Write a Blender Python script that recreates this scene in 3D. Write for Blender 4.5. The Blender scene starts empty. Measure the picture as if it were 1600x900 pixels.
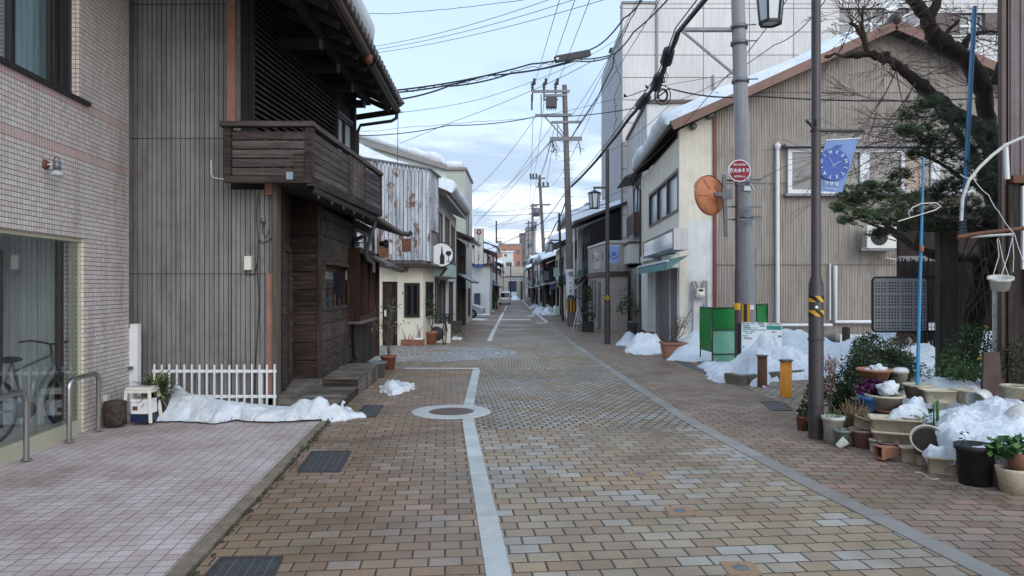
import bpy,bmesh,math,random
from mathutils import Vector,Matrix,noise
random.seed(7)
SC = bpy.context.scene
C = SC.collection
R = math.radians
F = 1110.0          # focal length in pixels of a 1600 px wide picture
H0 = 1.7            # eye height
HY = 447.5          # horizon row

# ---------------- camera ----------------
cam = bpy.data.cameras.new('camera');camo = bpy.data.objects.new('camera',cam);C.objects.link(camo)
cam.sensor_width = 36.0;cam.lens = 36.0 * F / 1600.0
cam.shift_y = (450 - HY) / 1600.0 * -1
cam.clip_start = 0.1;cam.clip_end = 3000
camo.location = (0,0,H0);camo.rotation_euler = (R(90),0,0)
SC.camera = camo

# ---------------- sky ----------------
W = bpy.data.worlds.new('World');SC.world = W;W.use_nodes = True
nt = W.node_tree;nt.nodes.clear()
SUN_EL,SUN_ROT = 28.0,152.0
def wn(t,**k):
    n = nt.nodes.new(t)
    for a,b in k.items(): setattr(n,a,b)
    return n
out = wn('ShaderNodeOutputWorld');bg = wn('ShaderNodeBackground');bg.inputs[1].default_value = 0.15
sky = wn('ShaderNodeTexSky',sky_type='NISHITA',sun_disc=False,sun_elevation=R(SUN_EL),sun_rotation=R(SUN_ROT))
sky.air_density = 1.0;sky.dust_density = 1.5;sky.ozone_density = 1.2
tc = wn('ShaderNodeTexCoord')
sep = wn('ShaderNodeSeparateXYZ');nt.links.new(tc.outputs['Generated'],sep.inputs[0])
# clouds lie in a flat layer: project the direction on it, so they pack towards the horizon
zc = wn('ShaderNodeMath',operation='MAXIMUM');nt.links.new(sep.outputs[2],zc.inputs[0]);zc.inputs[1].default_value = 0.0
za = wn('ShaderNodeMath',operation='ADD');nt.links.new(zc.outputs[0],za.inputs[0]);za.inputs[1].default_value = 0.09
dx = wn('ShaderNodeMath',operation='DIVIDE');nt.links.new(sep.outputs[0],dx.inputs[0]);nt.links.new(za.outputs[0],dx.inputs[1])
dy = wn('ShaderNodeMath',operation='DIVIDE');nt.links.new(sep.outputs[1],dy.inputs[0]);nt.links.new(za.outputs[0],dy.inputs[1])
cb = wn('ShaderNodeCombineXYZ');nt.links.new(dx.outputs[0],cb.inputs[0]);nt.links.new(dy.outputs[0],cb.inputs[1]);cb.inputs[2].default_value = 3.7
n1 = wn('ShaderNodeTexNoise');n1.inputs['Scale'].default_value = 1.15;n1.inputs['Detail'].default_value = 9;n1.inputs['Roughness'].default_value = 0.55
nt.links.new(cb.outputs[0],n1.inputs['Vector'])
r1 = wn('ShaderNodeValToRGB');r1.color_ramp.elements[0].position = 0.44;r1.color_ramp.elements[1].position = 0.58
nt.links.new(n1.outputs['Fac'],r1.inputs[0])
# high pale veil everywhere
mixv = wn('ShaderNodeMix',data_type='RGBA');mixv.inputs[0].default_value = 0.62
mixv.inputs[7].default_value = (5.3,6.7,8.4,1)
nt.links.new(sky.outputs[0],mixv.inputs[6])
# a warm band low down where the light breaks through
band = wn('ShaderNodeMapRange');band.inputs[1].default_value = 0.24;band.inputs[2].default_value = 0.02;band.inputs[3].default_value = 0;band.inputs[4].default_value = 1
nt.links.new(sep.outputs[2],band.inputs[0])
n3 = wn('ShaderNodeTexNoise');n3.inputs['Scale'].default_value = 0.9;n3.inputs['Detail'].default_value = 6
cb3 = wn('ShaderNodeVectorMath',operation='ADD');cb3.inputs[1].default_value = (8.2,2.1,5);nt.links.new(cb.outputs[0],cb3.inputs[0]);nt.links.new(cb3.outputs[0],n3.inputs['Vector'])
mb_ = wn('ShaderNodeMath',operation='MULTIPLY');nt.links.new(band.outputs[0],mb_.inputs[0]);nt.links.new(n3.outputs['Fac'],mb_.inputs[1])
mixw = wn('ShaderNodeMix',data_type='RGBA');nt.links.new(mb_.outputs[0],mixw.inputs[0]);mixw.inputs[7].default_value = (10.6,8.8,7.2,1)
nt.links.new(mixv.outputs[2],mixw.inputs[6])
# blue-grey cloud bodies, only over the lower sky (the far deck)
bandc = wn('ShaderNodeMapRange');bandc.inputs[1].default_value = 0.36;bandc.inputs[2].default_value = 0.20;bandc.inputs[3].default_value = 0.0;bandc.inputs[4].default_value = 0.85
nt.links.new(sep.outputs[2],bandc.inputs[0])
mc = wn('ShaderNodeMath',operation='MULTIPLY');nt.links.new(r1.outputs[0],mc.inputs[0]);nt.links.new(bandc.outputs[0],mc.inputs[1])
mixc = wn('ShaderNodeMix',data_type='RGBA');nt.links.new(mc.outputs[0],mixc.inputs[0]);mixc.inputs[7].default_value = (2.9,3.85,5.1,1)
nt.links.new(mixw.outputs[2],mixc.inputs[6])
# a thin overcast is brighter overhead than low down
zen = wn('ShaderNodeMapRange');zen.inputs[1].default_value = 0.36;zen.inputs[2].default_value = 0.95;zen.inputs[3].default_value = 1.0;zen.inputs[4].default_value = 1.25
nt.links.new(sep.outputs[2],zen.inputs[0])
vz = wn('ShaderNodeVectorMath',operation='SCALE');nt.links.new(mixc.outputs[2],vz.inputs[0]);nt.links.new(zen.outputs[0],vz.inputs['Scale'])
nt.links.new(vz.outputs[0],bg.inputs[0]);nt.links.new(bg.outputs[0],out.inputs[0])

sun = bpy.data.lights.new('sun','SUN');sun.energy = 0.95;sun.angle = R(50);sun.color = (1.0,0.98,0.95)
so = bpy.data.objects.new('sun',sun);C.objects.link(so)
so.rotation_euler = (R(90 - SUN_EL),0,R(180 - SUN_ROT));so.location = (0,-5,30)
SC.view_settings.view_transform = 'Standard';SC.view_settings.look = 'None'
SC.view_settings.exposure = 0.22;SC.view_settings.gamma = 1
SC.cycles.max_bounces = 6;SC.cycles.transparent_max_bounces = 12
SC.cycles.use_denoising = True

# ---------------- measuring helpers ----------------
def zg(y):
    if y < 5: return 0.0
    if y < 95: return -0.0095 * (y - 5)
    return -0.855
def P(px,py,y): return Vector(((px - 800) / F * y,y,H0 - (py - HY) / F * y))
def G(px,py):
    k = (py - HY) / F
    y = H0 / k
    if y > 5: y = (H0 - 0.0475) / (k - 0.0095)
    return Vector(((px - 800) / F * y,y,zg(y)))
def V(*a): return Vector(a)

class Face:
    """a vertical wall plane through two plan points; u runs from a to b, d out of the wall"""
    def __init__(s,a,b,toward=(0,0)):
        s.a = Vector((a[0],a[1]));s.b = Vector((b[0],b[1]));s.t = (s.b - s.a).normalized();s.L = (s.b - s.a).length
        s.n = Vector((s.t.y,-s.t.x))
        if s.n.dot(Vector(toward) - s.a) < 0: s.n = -s.n
    def pt(s,u,z,d=0.0):
        q = s.a + s.t * u + s.n * d
        return Vector((q.x,q.y,z))
    def px(s,px,py,d=0.0):
        k = (px - 800) / F
        o = s.a + s.n * d
        det = s.t.x - k * s.t.y            # (o + t*u).x = k (o + t*u).y
        u = (k * o.y - o.x) / det
        y = o.y + s.t.y * u
        return u,H0 - (py - HY) / F * y
    def u(s,px,d=0.0): return s.px(px,450,d)[0]

# ---------------- mesh helpers ----------------
class MB:
    def __init__(s): s.v = [];s.f = [];s.mi = [];s.sm = [];s.m = 0;s.smooth = False
    def add(s,vs,fs):
        n = len(s.v);s.v += [Vector(v) for v in vs]
        for f in fs: s.f.append([i + n for i in f]);s.mi.append(s.m);s.sm.append(s.smooth)
        return s
    def hexa(s,p):      # 8 corners, bottom ring then top ring
        return s.add(p,[(3,2,1,0),(4,5,6,7),(0,1,5,4),(1,2,6,5),(2,3,7,6),(3,0,4,7)])
    def box(s,x0,y0,z0,x1,y1,z1):
        return s.hexa([(x0,y0,z0),(x1,y0,z0),(x1,y1,z0),(x0,y1,z0),(x0,y0,z1),(x1,y0,z1),(x1,y1,z1),(x0,y1,z1)])
    def fbox(s,f,u0,u1,z0,z1,d0,d1,z0b=None,z1b=None):
        z0b = z0 if z0b is None else z0b;z1b = z1 if z1b is None else z1b
        return s.hexa([f.pt(u0,z0,d1),f.pt(u1,z0b,d1),f.pt(u1,z0b,d0),f.pt(u0,z0,d0),
                       f.pt(u0,z1,d1),f.pt(u1,z1b,d1),f.pt(u1,z1b,d0),f.pt(u0,z1,d0)])
    def obox(s,c,ax,ay,az):
        c,ax,ay,az = map(Vector,(c,ax,ay,az))
        return s.hexa([c - ax - ay - az,c + ax - ay - az,c + ax + ay - az,c - ax + ay - az,c - ax - ay + az,c + ax - ay + az,c + ax + ay + az,c - ax + ay + az])
    def beam(s,a,b,w,h,up=(0,0,1)):
        a,b = Vector(a),Vector(b);d = b - a;L = d.length;d = d / L;up = Vector(up)
        x = d.cross(up)
        if x.length < 1e-3: x = d.cross(Vector((1,0,0)))
        x.normalize();y = x.cross(d)
        return s.obox((a + b) / 2,x * w / 2,d * L / 2,y * h / 2)
    def quad(s,a,b,c,d): return s.add([a,b,c,d],[(0,1,2,3)])
    def poly(s,pts): return s.add(pts,[tuple(range(len(pts)))])
    def prism(s,pts,off):
        n = len(pts);off = Vector(off);p = [Vector(q) for q in pts]
        return s.add(p + [q + off for q in p],[tuple(range(n - 1,-1,-1)),tuple(range(n,2 * n))] + [(i,(i + 1) % n,n + (i + 1) % n,n + i) for i in range(n)])
    def tube(s,pts,r,n=8,cap=True):
        pts = [Vector(p) for p in pts];m = len(pts)
        rs = r if isinstance(r,(list,tuple)) else [r] * m
        T = []
        for i in range(m):
            d = pts[min(i + 1,m - 1)] - pts[max(i - 1,0)]
            T.append(d.normalized() if d.length > 1e-9 else Vector((0,0,1)))
        ref = Vector((0,0,1)) if abs(T[0].z) < 0.9 else Vector((1,0,0))
        x = T[0].cross(ref).normalized()
        vs = []
        for i in range(m):
            x = (x - T[i] * x.dot(T[i]))
            if x.length < 1e-6: x = T[i].orthogonal()
            x.normalize();y = T[i].cross(x)
            for k in range(n):
                a = 2 * math.pi * k / n
                vs.append(pts[i] + (x * math.cos(a) + y * math.sin(a)) * rs[i])
        fs = [(i * n + k,i * n + (k + 1) % n,(i + 1) * n + (k + 1) % n,(i + 1) * n + k) for i in range(m - 1) for k in range(n)]
        sm = s.smooth;s.smooth = n > 5
        s.add(vs,fs)
        s.smooth = False
        if cap: s.add(vs[:n],[tuple(range(n - 1,-1,-1))]);s.add(vs[-n:],[tuple(range(n))])
        s.smooth = sm
        return s
    def cyl(s,a,b,r,n=16,r2=None): return s.tube([a,b],[r,r if r2 is None else r2],n)
    def lathe(s,c,prof,n=24,ax=(0,0,1),smooth=True,sx=1.0):
        c = Vector(c);ax = Vector(ax).normalized();x = ax.orthogonal().normalized()
        if abs(ax.z) > 0.99: x = Vector((1,0,0))
        y = ax.cross(x)
        vs = []
        for r,z in prof:
            for k in range(n):
                a = 2 * math.pi * k / n
                vs.append(c + x * (r * sx * math.cos(a)) + y * (r * math.sin(a)) + ax * z)
        m = len(prof)
        fs = [(i * n + k,i * n + (k + 1) % n,(i + 1) * n + (k + 1) % n,(i + 1) * n + k) for i in range(m - 1) for k in range(n)]
        o = s.smooth;s.smooth = smooth;s.add(vs,fs);s.smooth = o
        return s
    def blob(s,c,rx,ry,rz,nu=12,nv=8,amp=0.0,seed=0.0,fr=2.0):
        vs = [];c = Vector(c)
        for i in range(nv + 1):
            t = math.pi * i / nv
            for k in range(nu):
                a = 2 * math.pi * k / nu
                d = Vector((math.sin(t) * math.cos(a),math.sin(t) * math.sin(a),math.cos(t)))
                q = 1 + amp * noise.noise(d * fr + Vector((seed,seed * 1.7,3)))
                vs.append(c + Vector((d.x * rx,d.y * ry,d.z * rz)) * q)
        fs = [(i * nu + k,(i + 1) * nu + k,(i + 1) * nu + (k + 1) % nu,i * nu + (k + 1) % nu) for i in range(nv) for k in range(nu)]
        o = s.smooth;s.smooth = True;s.add(vs,fs);s.smooth = o
        return s
    def build(s,name,mats,parent=None,bevel=0):
        if not isinstance(mats,(list,tuple)): mats = [mats]
        me = bpy.data.meshes.new(name)
        if parent is not None:
            org = wloc(parent)
        elif s.v:
            xs = [v.x for v in s.v];ys = [v.y for v in s.v];zs = [v.z for v in s.v]
            org = Vector(((min(xs) + max(xs)) / 2,(min(ys) + max(ys)) / 2,min(zs)))
        else: org = Vector()
        me.from_pydata([v - org for v in s.v],[],s.f)
        for m in mats: me.materials.append(m)
        me.polygons.foreach_set('material_index',s.mi);me.polygons.foreach_set('use_smooth',s.sm)
        me.validate(clean_customdata=False);me.update()
        o = bpy.data.objects.new(name,me);C.objects.link(o)
        if parent is None: o.location = org
        else: o.parent = parent
        if bevel:
            b = o.modifiers.new('edge','BEVEL');b.width = bevel;b.segments = 2;b.limit_method = 'ANGLE'
        return o
def wloc(o):
    p = Vector()
    while o is not None: p += o.location;o = o.parent
    return p

def split(o):
    """one part object for every separate piece of the mesh"""
    me = o.data;n = len(me.vertices);pa = list(range(n))
    def fd(i):
        while pa[i] != i: pa[i] = pa[pa[i]];i = pa[i]
        return i
    for e in me.edges: pa[fd(e.vertices[0])] = fd(e.vertices[1])
    # caps and shafts written as separate shells share places: join them by position
    pos = {}
    for v in me.vertices:
        k = tuple(round(c,4) for c in v.co)
        if k in pos: pa[fd(v.index)] = fd(pos[k])
        else: pos[k] = v.index
    gr = {}
    for p in me.polygons: gr.setdefault(fd(p.vertices[0]),[]).append(p)
    for ps in gr.values():
        ids = sorted({v for p in ps for v in p.vertices});mp = {v: i for i,v in enumerate(ids)}
        m2 = bpy.data.meshes.new(me.name);m2.from_pydata([me.vertices[v].co for v in ids],[],[[mp[v] for v in p.vertices] for p in ps])
        for mt in me.materials: m2.materials.append(mt)
        m2.polygons.foreach_set('use_smooth',[p.use_smooth for p in ps])
        c = bpy.data.objects.new(o.name.split('.')[0],m2);C.objects.link(c);c.parent = o.parent;c.location = o.location
        for k in o.children: k.parent = c
    bpy.data.objects.remove(o)

def tag(o,label,cat,group=None):
    o['label'] = label;o['category'] = cat
    if group: o['group'] = group
    return o
def thing(name,label,cat,loc=(0,0,0),group=None):
    o = bpy.data.objects.new(name,None);C.objects.link(o);o.location = loc;o.empty_display_size = 0.2
    return tag(o,label,cat,group)
def struct(o,kind='structure'): o['kind'] = kind;return o
def dup(root,loc,rotz=0.0,label=None,scale=1.0):
    def cp(o,par):
        c = o.copy();C.objects.link(c)
        if par is not None: c.parent = par
        for ch in kids.get(o.name,[]): cp(ch,c)
        return c
    kids = {}
    def gather(o):
        kids[o.name] = list(o.children)
        for ch in o.children: gather(ch)
    gather(root)
    r = cp(root,None);r.location = loc;r.rotation_euler = (0,0,rotz);r.scale = (scale,) * 3
    if label: r['label'] = label
    return r

def wallholes(mb,f,u0,u1,z0,z1,holes,d0,d1):
    """wall slab with rectangular openings"""
    us = sorted({u0,u1} | {h[0] for h in holes} | {h[1] for h in holes});us = [u for u in us if u0 <= u <= u1]
    zs = sorted({z0,z1} | {h[2] for h in holes} | {h[3] for h in holes});zs = [z for z in zs if z0 <= z <= z1]
    for i in range(len(us) - 1):
        j = 0
        while j < len(zs) - 1:
            um = (us[i] + us[i + 1]) / 2
            def hole(jj):
                zm = (zs[jj] + zs[jj + 1]) / 2
                return any(h[0] < um < h[1] and h[2] < zm < h[3] for h in holes)
            if hole(j): j += 1;continue
            k = j
            while k < len(zs) - 1 and not hole(k): k += 1
            mb.fbox(f,us[i],us[i + 1],zs[j],zs[k],d0,d1);j = k

def corrugated(mb,f,u0,u1,zb,zt,pitch,depth,d=0.0,flat=False):
    """sheet with real ribs; zb, zt are functions or numbers of u"""
    fb = zb if callable(zb) else (lambda u: zb);ft = zt if callable(zt) else (lambda u: zt)
    st = [(0,0),(.13,0),(.18,1),(.52,.85),(.56,1),(.95,1)] if flat else [(i / 6,.5 - .5 * math.cos(2 * math.pi * i / 6)) for i in range(6)]
    us = []
    u = u0
    while u < u1:
        for a,h in st:
            if u + a * pitch <= u1: us.append((u + a * pitch,h))
        u += pitch
    vs = []
    for uu,h in us: vs += [f.pt(uu,fb(uu),d + h * depth),f.pt(uu,ft(uu),d + h * depth)]
    o = mb.smooth;mb.smooth = not flat
    mb.add(vs,[(2 * i,2 * i + 2,2 * i + 3,2 * i + 1) for i in range(len(us) - 1)])
    mb.smooth = o

def rectframe(mb,f,u0,u1,z0,z1,w,d0,d1,mull=0,trans=0):
    mb.fbox(f,u0,u1,z0,z0 + w,d0,d1);mb.fbox(f,u0,u1,z1 - w,z1,d0,d1)
    mb.fbox(f,u0,u0 + w,z0 + w,z1 - w,d0,d1);mb.fbox(f,u1 - w,u1,z0 + w,z1 - w,d0,d1)
    for k in range(mull):
        uc = u0 + (u1 - u0) * (k + 1) / (mull + 1)
        mb.fbox(f,uc - w / 2,uc + w / 2,z0 + w,z1 - w,d0,d1 - .004)
    for k in range(trans):
        zc = z0 + (z1 - z0) * (k + 1) / (trans + 1)
        mb.fbox(f,u0 + w,u1 - w,zc - w / 2,zc + w / 2,d0,d1 - .008)

def window(f,u0,u1,z0,z1,par,fm,gm,w=.05,mull=1,trans=0,d=0.0,dep=.06,name='window'):
    m = MB();rectframe(m,f,u0,u1,z0,z1,w,d - dep,d + .025,mull,trans)
    o = m.build(name,fm,par)
    m = MB();m.fbox(f,u0 + w * .6,u1 - w * .6,z0 + w * .6,z1 - w * .6,d - dep + .015,d - dep + .025)
    m.build('pane',gm,o)
    return o

def text(s,size,mat,par,org,xdir,up,name='lettering',align='CENTER',depth=.002,sx=1.0,bold=0.0,space=1.0):
    cu = bpy.data.curves.new('t','FONT');cu.body = s;cu.size = size;cu.align_x = align;cu.align_y = 'CENTER'
    cu.extrude = depth;cu.offset = bold;cu.space_character = space;cu.resolution_u = 2
    to = bpy.data.objects.new('t',cu);C.objects.link(to)
    bpy.context.view_layer.update()
    dg = bpy.context.evaluated_depsgraph_get()
    me = bpy.data.meshes.new_from_object(to.evaluated_get(dg))
    bpy.data.objects.remove(to);bpy.data.curves.remove(cu)
    me.name = name
    x = Vector(xdir).normalized() ;y = Vector(up).normalized();z = x.cross(y)
    org = Vector(org) - (wloc(par) if par else Vector())
    M = Matrix(((x.x * sx,y.x,z.x,org.x),(x.y * sx,y.y,z.y,org.y),(x.z * sx,y.z,z.z,org.z),(0,0,0,1)))
    me.transform(M)
    me.materials.clear();me.materials.append(mat)
    o = bpy.data.objects.new(name,me);C.objects.link(o)
    if par: o.parent = par
    return o

# ---------------- materials ----------------
def lin(c): c /= 255.0;return c / 12.92 if c <= .04045 else ((c + .055) / 1.055) ** 2.4
def rgb(r,g,b): return (lin(r),lin(g),lin(b),1)
class Mat:
    def __init__(s,name):
        s.m = bpy.data.materials.new(name);s.m.use_nodes = True;s.t = s.m.node_tree
        s.t.nodes.clear();s.out = s.n('ShaderNodeOutputMaterial');s.b = s.n('ShaderNodeBsdfPrincipled')
        s.l(s.b.outputs[0],s.out.inputs[0]);s.co = s.n('ShaderNodeNewGeometry').outputs['Position']
    def n(s,t,**k):
        n = s.t.nodes.new(t)
        for a,b in k.items(): setattr(n,a,b)
        return n
    def l(s,a,b): s.t.links.new(a,b)
    def val(s,x,inp):
        if hasattr(x,'links') or isinstance(x,bpy.types.NodeSocket): s.l(x,inp)
        else: inp.default_value = x
    def math(s,op,a,b=0.0,c=None):
        n = s.n('ShaderNodeMath',operation=op);s.val(a,n.inputs[0]);s.val(b,n.inputs[1])
        if c is not None: s.val(c,n.inputs[2])
        return n.outputs[0]
    def scaled(s,sx,sy,sz,src=None,rz=0.0):
        n = s.n('ShaderNodeMapping');n.inputs['Scale'].default_value = (sx,sy,sz);n.inputs['Rotation'].default_value = (0,0,rz)
        s.l(src or s.co,n.inputs['Vector']);return n.outputs[0]
    def noise(s,sc,vec=None,det=5,ro=.6):
        n = s.n('ShaderNodeTexNoise');n.inputs['Scale'].default_value = sc;n.inputs['Detail'].default_value = det;n.inputs['Roughness'].default_value = ro
        s.l(vec if vec is not None else s.co,n.inputs['Vector']);return n.outputs['Fac']
    def ramp(s,v,stops):
        n = s.n('ShaderNodeValToRGB');e = n.color_ramp.elements
        while len(e) < len(stops): e.new(.5)
        for i,(p,c) in enumerate(stops):
            e[i].position = p;e[i].color = c if isinstance(c,tuple) else (c,c,c,1)
        s.l(v,n.inputs[0]);return n.outputs[0]
    def mix(s,f,a,b,mode='MIX'):
        n = s.n('ShaderNodeMix',data_type='RGBA',blend_type=mode);s.val(f,n.inputs[0]);s.val(a,n.inputs[6]);s.val(b,n.inputs[7]);return n.outputs[2]
    def island(s): return s.n('ShaderNodeNewGeometry').outputs['Random Per Island']
    def bump(s,h,st=.3,dist=.01):
        n = s.n('ShaderNodeBump');n.inputs['Strength'].default_value = st;n.inputs['Distance'].default_value = dist
        s.l(h,n.inputs['Height']);s.l(n.outputs[0],s.b.inputs['Normal'])
    def col(s,c): s.val(c,s.b.inputs['Base Color'])
    def set(s,rough=.6,metal=0.0,spec=.5):
        s.val(rough,s.b.inputs['Roughness']);s.b.inputs['Metallic'].default_value = metal;s.b.inputs['Specular IOR Level'].default_value = spec

def basic(name,c,rough=.6,metal=0.0,var=.25,sc=3.0,vstreak=0.0,dirt=None,dirtamt=.5,bump=0.0,bsc=40,isl=0.0,spec=.5):
    m = Mat(name);base = rgb(*c)
    dark = tuple(x * (1 - var) for x in base[:3]) + (1,);lite = tuple(min(1,x * (1 + var * .6)) for x in base[:3]) + (1,)
    v = m.noise(sc)
    co = m.ramp(v,[(.3,dark),(.7,lite)])
    if vstreak:
        v2 = m.noise(1,m.scaled(14,14,.7));co = m.mix(vstreak,co,m.ramp(v2,[(.35,tuple(x * .35 for x in base[:3]) + (1,)),(.6,lite)]))
    if isl:
        i = m.island();co = m.mix(1.0,co,m.ramp(i,[(0,1 - isl),(1,1 + isl * .4)]),'MULTIPLY')
    if dirt:
        d = m.noise(sc * 1.7,None,9,.7);co = m.mix(m.ramp(d,[(.5,0.0),(.68,dirtamt)]),co,rgb(*dirt))
    m.col(co);m.set(rough,metal,spec)
    if bump: m.bump(m.noise(bsc),bump,.01)
    return m.m

def paver(name,w,h,rot,stops,joint=.010,jcol=(52,46,38),blot=None,jrough=.9,off=.5,bumpd=.006,wob=.0,patchy=0.0,patchcol=None,patchscale=.5,rusty=.5):
    """running-bond blocks: every block has its own tone"""
    m = Mat(name)
    v = m.scaled(1,1,1,None,rot)
    if wob:
        nz = m.n('ShaderNodeTexNoise');nz.inputs['Scale'].default_value = 1.3;m.l(v,nz.inputs['Vector'])
        va = m.n('ShaderNodeVectorMath',operation='MULTIPLY_ADD');m.l(nz.outputs['Color'],va.inputs[0]);va.inputs[1].default_value = (wob,wob,0);m.l(v,va.inputs[2]);v = va.outputs[0]
    sp = m.n('ShaderNodeSeparateXYZ');m.l(v,sp.inputs[0])
    X,Y = sp.outputs[0],sp.outputs[1]
    yr = m.math('DIVIDE',Y,h);row = m.math('FLOOR',yr)
    odd = m.math('FLOORED_MODULO',row,2.0)
    xr = m.math('ADD',m.math('DIVIDE',X,w),m.math('MULTIPLY',odd,off));colm = m.math('FLOOR',xr)
    fy = m.math('FRACT',yr);fx = m.math('FRACT',xr)
    ex = m.math('MULTIPLY',m.math('MINIMUM',fx,m.math('SUBTRACT',1.0,fx)),w)
    ey = m.math('MULTIPLY',m.math('MINIMUM',fy,m.math('SUBTRACT',1.0,fy)),h)
    e = m.math('MINIMUM',ex,ey)
    e = m.math('ADD',e,m.math('MULTIPLY',m.math('SUBTRACT',m.noise(60,v,3),.5),.006))
    cb = m.n('ShaderNodeCombineXYZ');m.l(colm,cb.inputs[0]);m.l(row,cb.inputs[1])
    wn_ = m.n('ShaderNodeTexWhiteNoise',noise_dimensions='2D');m.l(cb.outputs[0],wn_.inputs['Vector'])
    rnd = wn_.outputs['Value']
    if patchy:   # whole stretches laid with another tone of block
        cs = m.n('ShaderNodeVectorMath',operation='MULTIPLY');m.l(cb.outputs[0],cs.inputs[0]);cs.inputs[1].default_value = (w * patchscale,h * patchscale * 2.6,1)
        pn = m.noise(1.0,cs.outputs[0],2)
        pn = m.math('ADD',pn,m.math('MULTIPLY',m.math('SUBTRACT',rnd,.5),.16))
        pmask = m.ramp(pn,[(.53,0.0),(.60,1.0)])
    co = m.ramp(rnd,stops)
    if patchy:
        co = m.mix(m.math('MULTIPLY',pmask,patchy),co,m.mix(m.math('MULTIPLY',wn_.outputs['Color'],.35),rgb(*patchcol),co))
    # broad staining and speckle of the aggregate
    st = m.noise(.9,None,8,.65)
    co = m.mix(1.0,co,m.ramp(st,[(.28,(.52,.47,.41,1)),(.42,(.80,.76,.70,1)),(.55,(1.0,.98,.95,1)),(.72,(1.14,1.14,1.14,1))]),'MULTIPLY')
    st2 = m.noise(1,m.scaled(.7,2.2,1),6,.62);co = m.mix(m.ramp(st2,[(.50,0.0),(.68,rusty)]),co,m.mix(1.0,co,(1.05,.84,.62,1),'MULTIPLY'))
    sk = m.noise(190,None,2,.8)
    co = m.mix(1.0,co,m.ramp(sk,[(.3,(.72,.72,.72,1)),(.68,(1.22,1.22,1.22,1))]),'MULTIPLY')
    if blot:
        bn = m.noise(.55,m.scaled(1,1,1),7,.7);co = m.mix(m.ramp(bn,[(.5,0.0),(.66,.55)]),co,rgb(*blot))
    jm = m.ramp(m.math('DIVIDE',e,joint),[(.35,1.0),(.62,0.0)])
    jn = m.noise(2.2,None,5)
    jc = m.ramp(jn,[(.35,tuple(x * .6 for x in rgb(*jcol)[:3]) + (1,)),(.7,tuple(min(1,x * 1.7) for x in rgb(*jcol)[:3]) + (1,))])
    co = m.mix(jm,co,jc);m.col(co)
    wet = m.noise(.45,None,6,.6)
    m.set(m.ramp(wet,[(.38,.40),(.6,.75)]),0,.45)
    hgt = m.math('ADD',m.math('MULTIPLY',m.ramp(m.math('DIVIDE',e,joint * 1.3),[(.3,0.0),(.9,1.0)]),1.0),m.math('MULTIPLY',rnd,.35))
    hgt = m.math('ADD',hgt,m.math('MULTIPLY',sk,.18))
    m.bump(hgt,.8,bumpd)
    return m.m

RZ = R(-5.4)
class Store:
    def __getitem__(s,k): return getattr(s,k)
M_ = Store()
M_.carriage = paver('carriageway blocks',.205,.150,R(-5.4),[(0,rgb(144,126,107)),(.3,rgb(153,138,118)),(.7,rgb(161,149,131)),(1,rgb(148,125,106))],.011,(44,38,31),blot=(136,118,88),patchy=.66,patchcol=(174,178,180),patchscale=.8,rusty=.75)
M_.cobble = paver('carriageway setts',.142,.125,R(-5.4),[(0,rgb(142,128,110)),(.5,rgb(158,146,127)),(1,rgb(168,160,146))],.022,(44,37,30),blot=(134,116,88),bumpd=.012,wob=.03,patchy=.7,patchcol=(158,162,168),patchscale=.8)
M_.farroad = paver('far carriageway setts',.15,.13,0,[(0,rgb(142,126,104)),(.5,rgb(154,140,118)),(1,rgb(168,156,138))],.018,(56,47,38),bumpd=.008,wob=.02,patchy=.6,patchcol=(156,160,166),patchscale=.4)
M_.brick_l = paver('brown walkway blocks',.205,.140,R(-5.4),[(0,rgb(128,108,90)),(.45,rgb(144,122,102)),(.85,rgb(144,128,112)),(.96,rgb(150,138,128)),(1,rgb(170,138,120))],.010,(48,41,35),blot=(130,108,78),bumpd=.005)
M_.brick_r = paver('brown walkway blocks by the pots',.205,.140,R(3.0),[(0,rgb(124,106,94)),(.45,rgb(142,122,108)),(.8,rgb(138,126,117)),(1,rgb(160,130,118))],.011,(44,38,32),blot=(118,100,70),bumpd=.005)
M_.pinktile = paver('pink forecourt tiles',.108,.094,R(-5.4),[(0,rgb(186,172,172)),(.5,rgb(194,181,181)),(1,rgb(200,188,188))],.0055,(88,78,78),off=0.0,rusty=.08,bumpd=.002)

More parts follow.
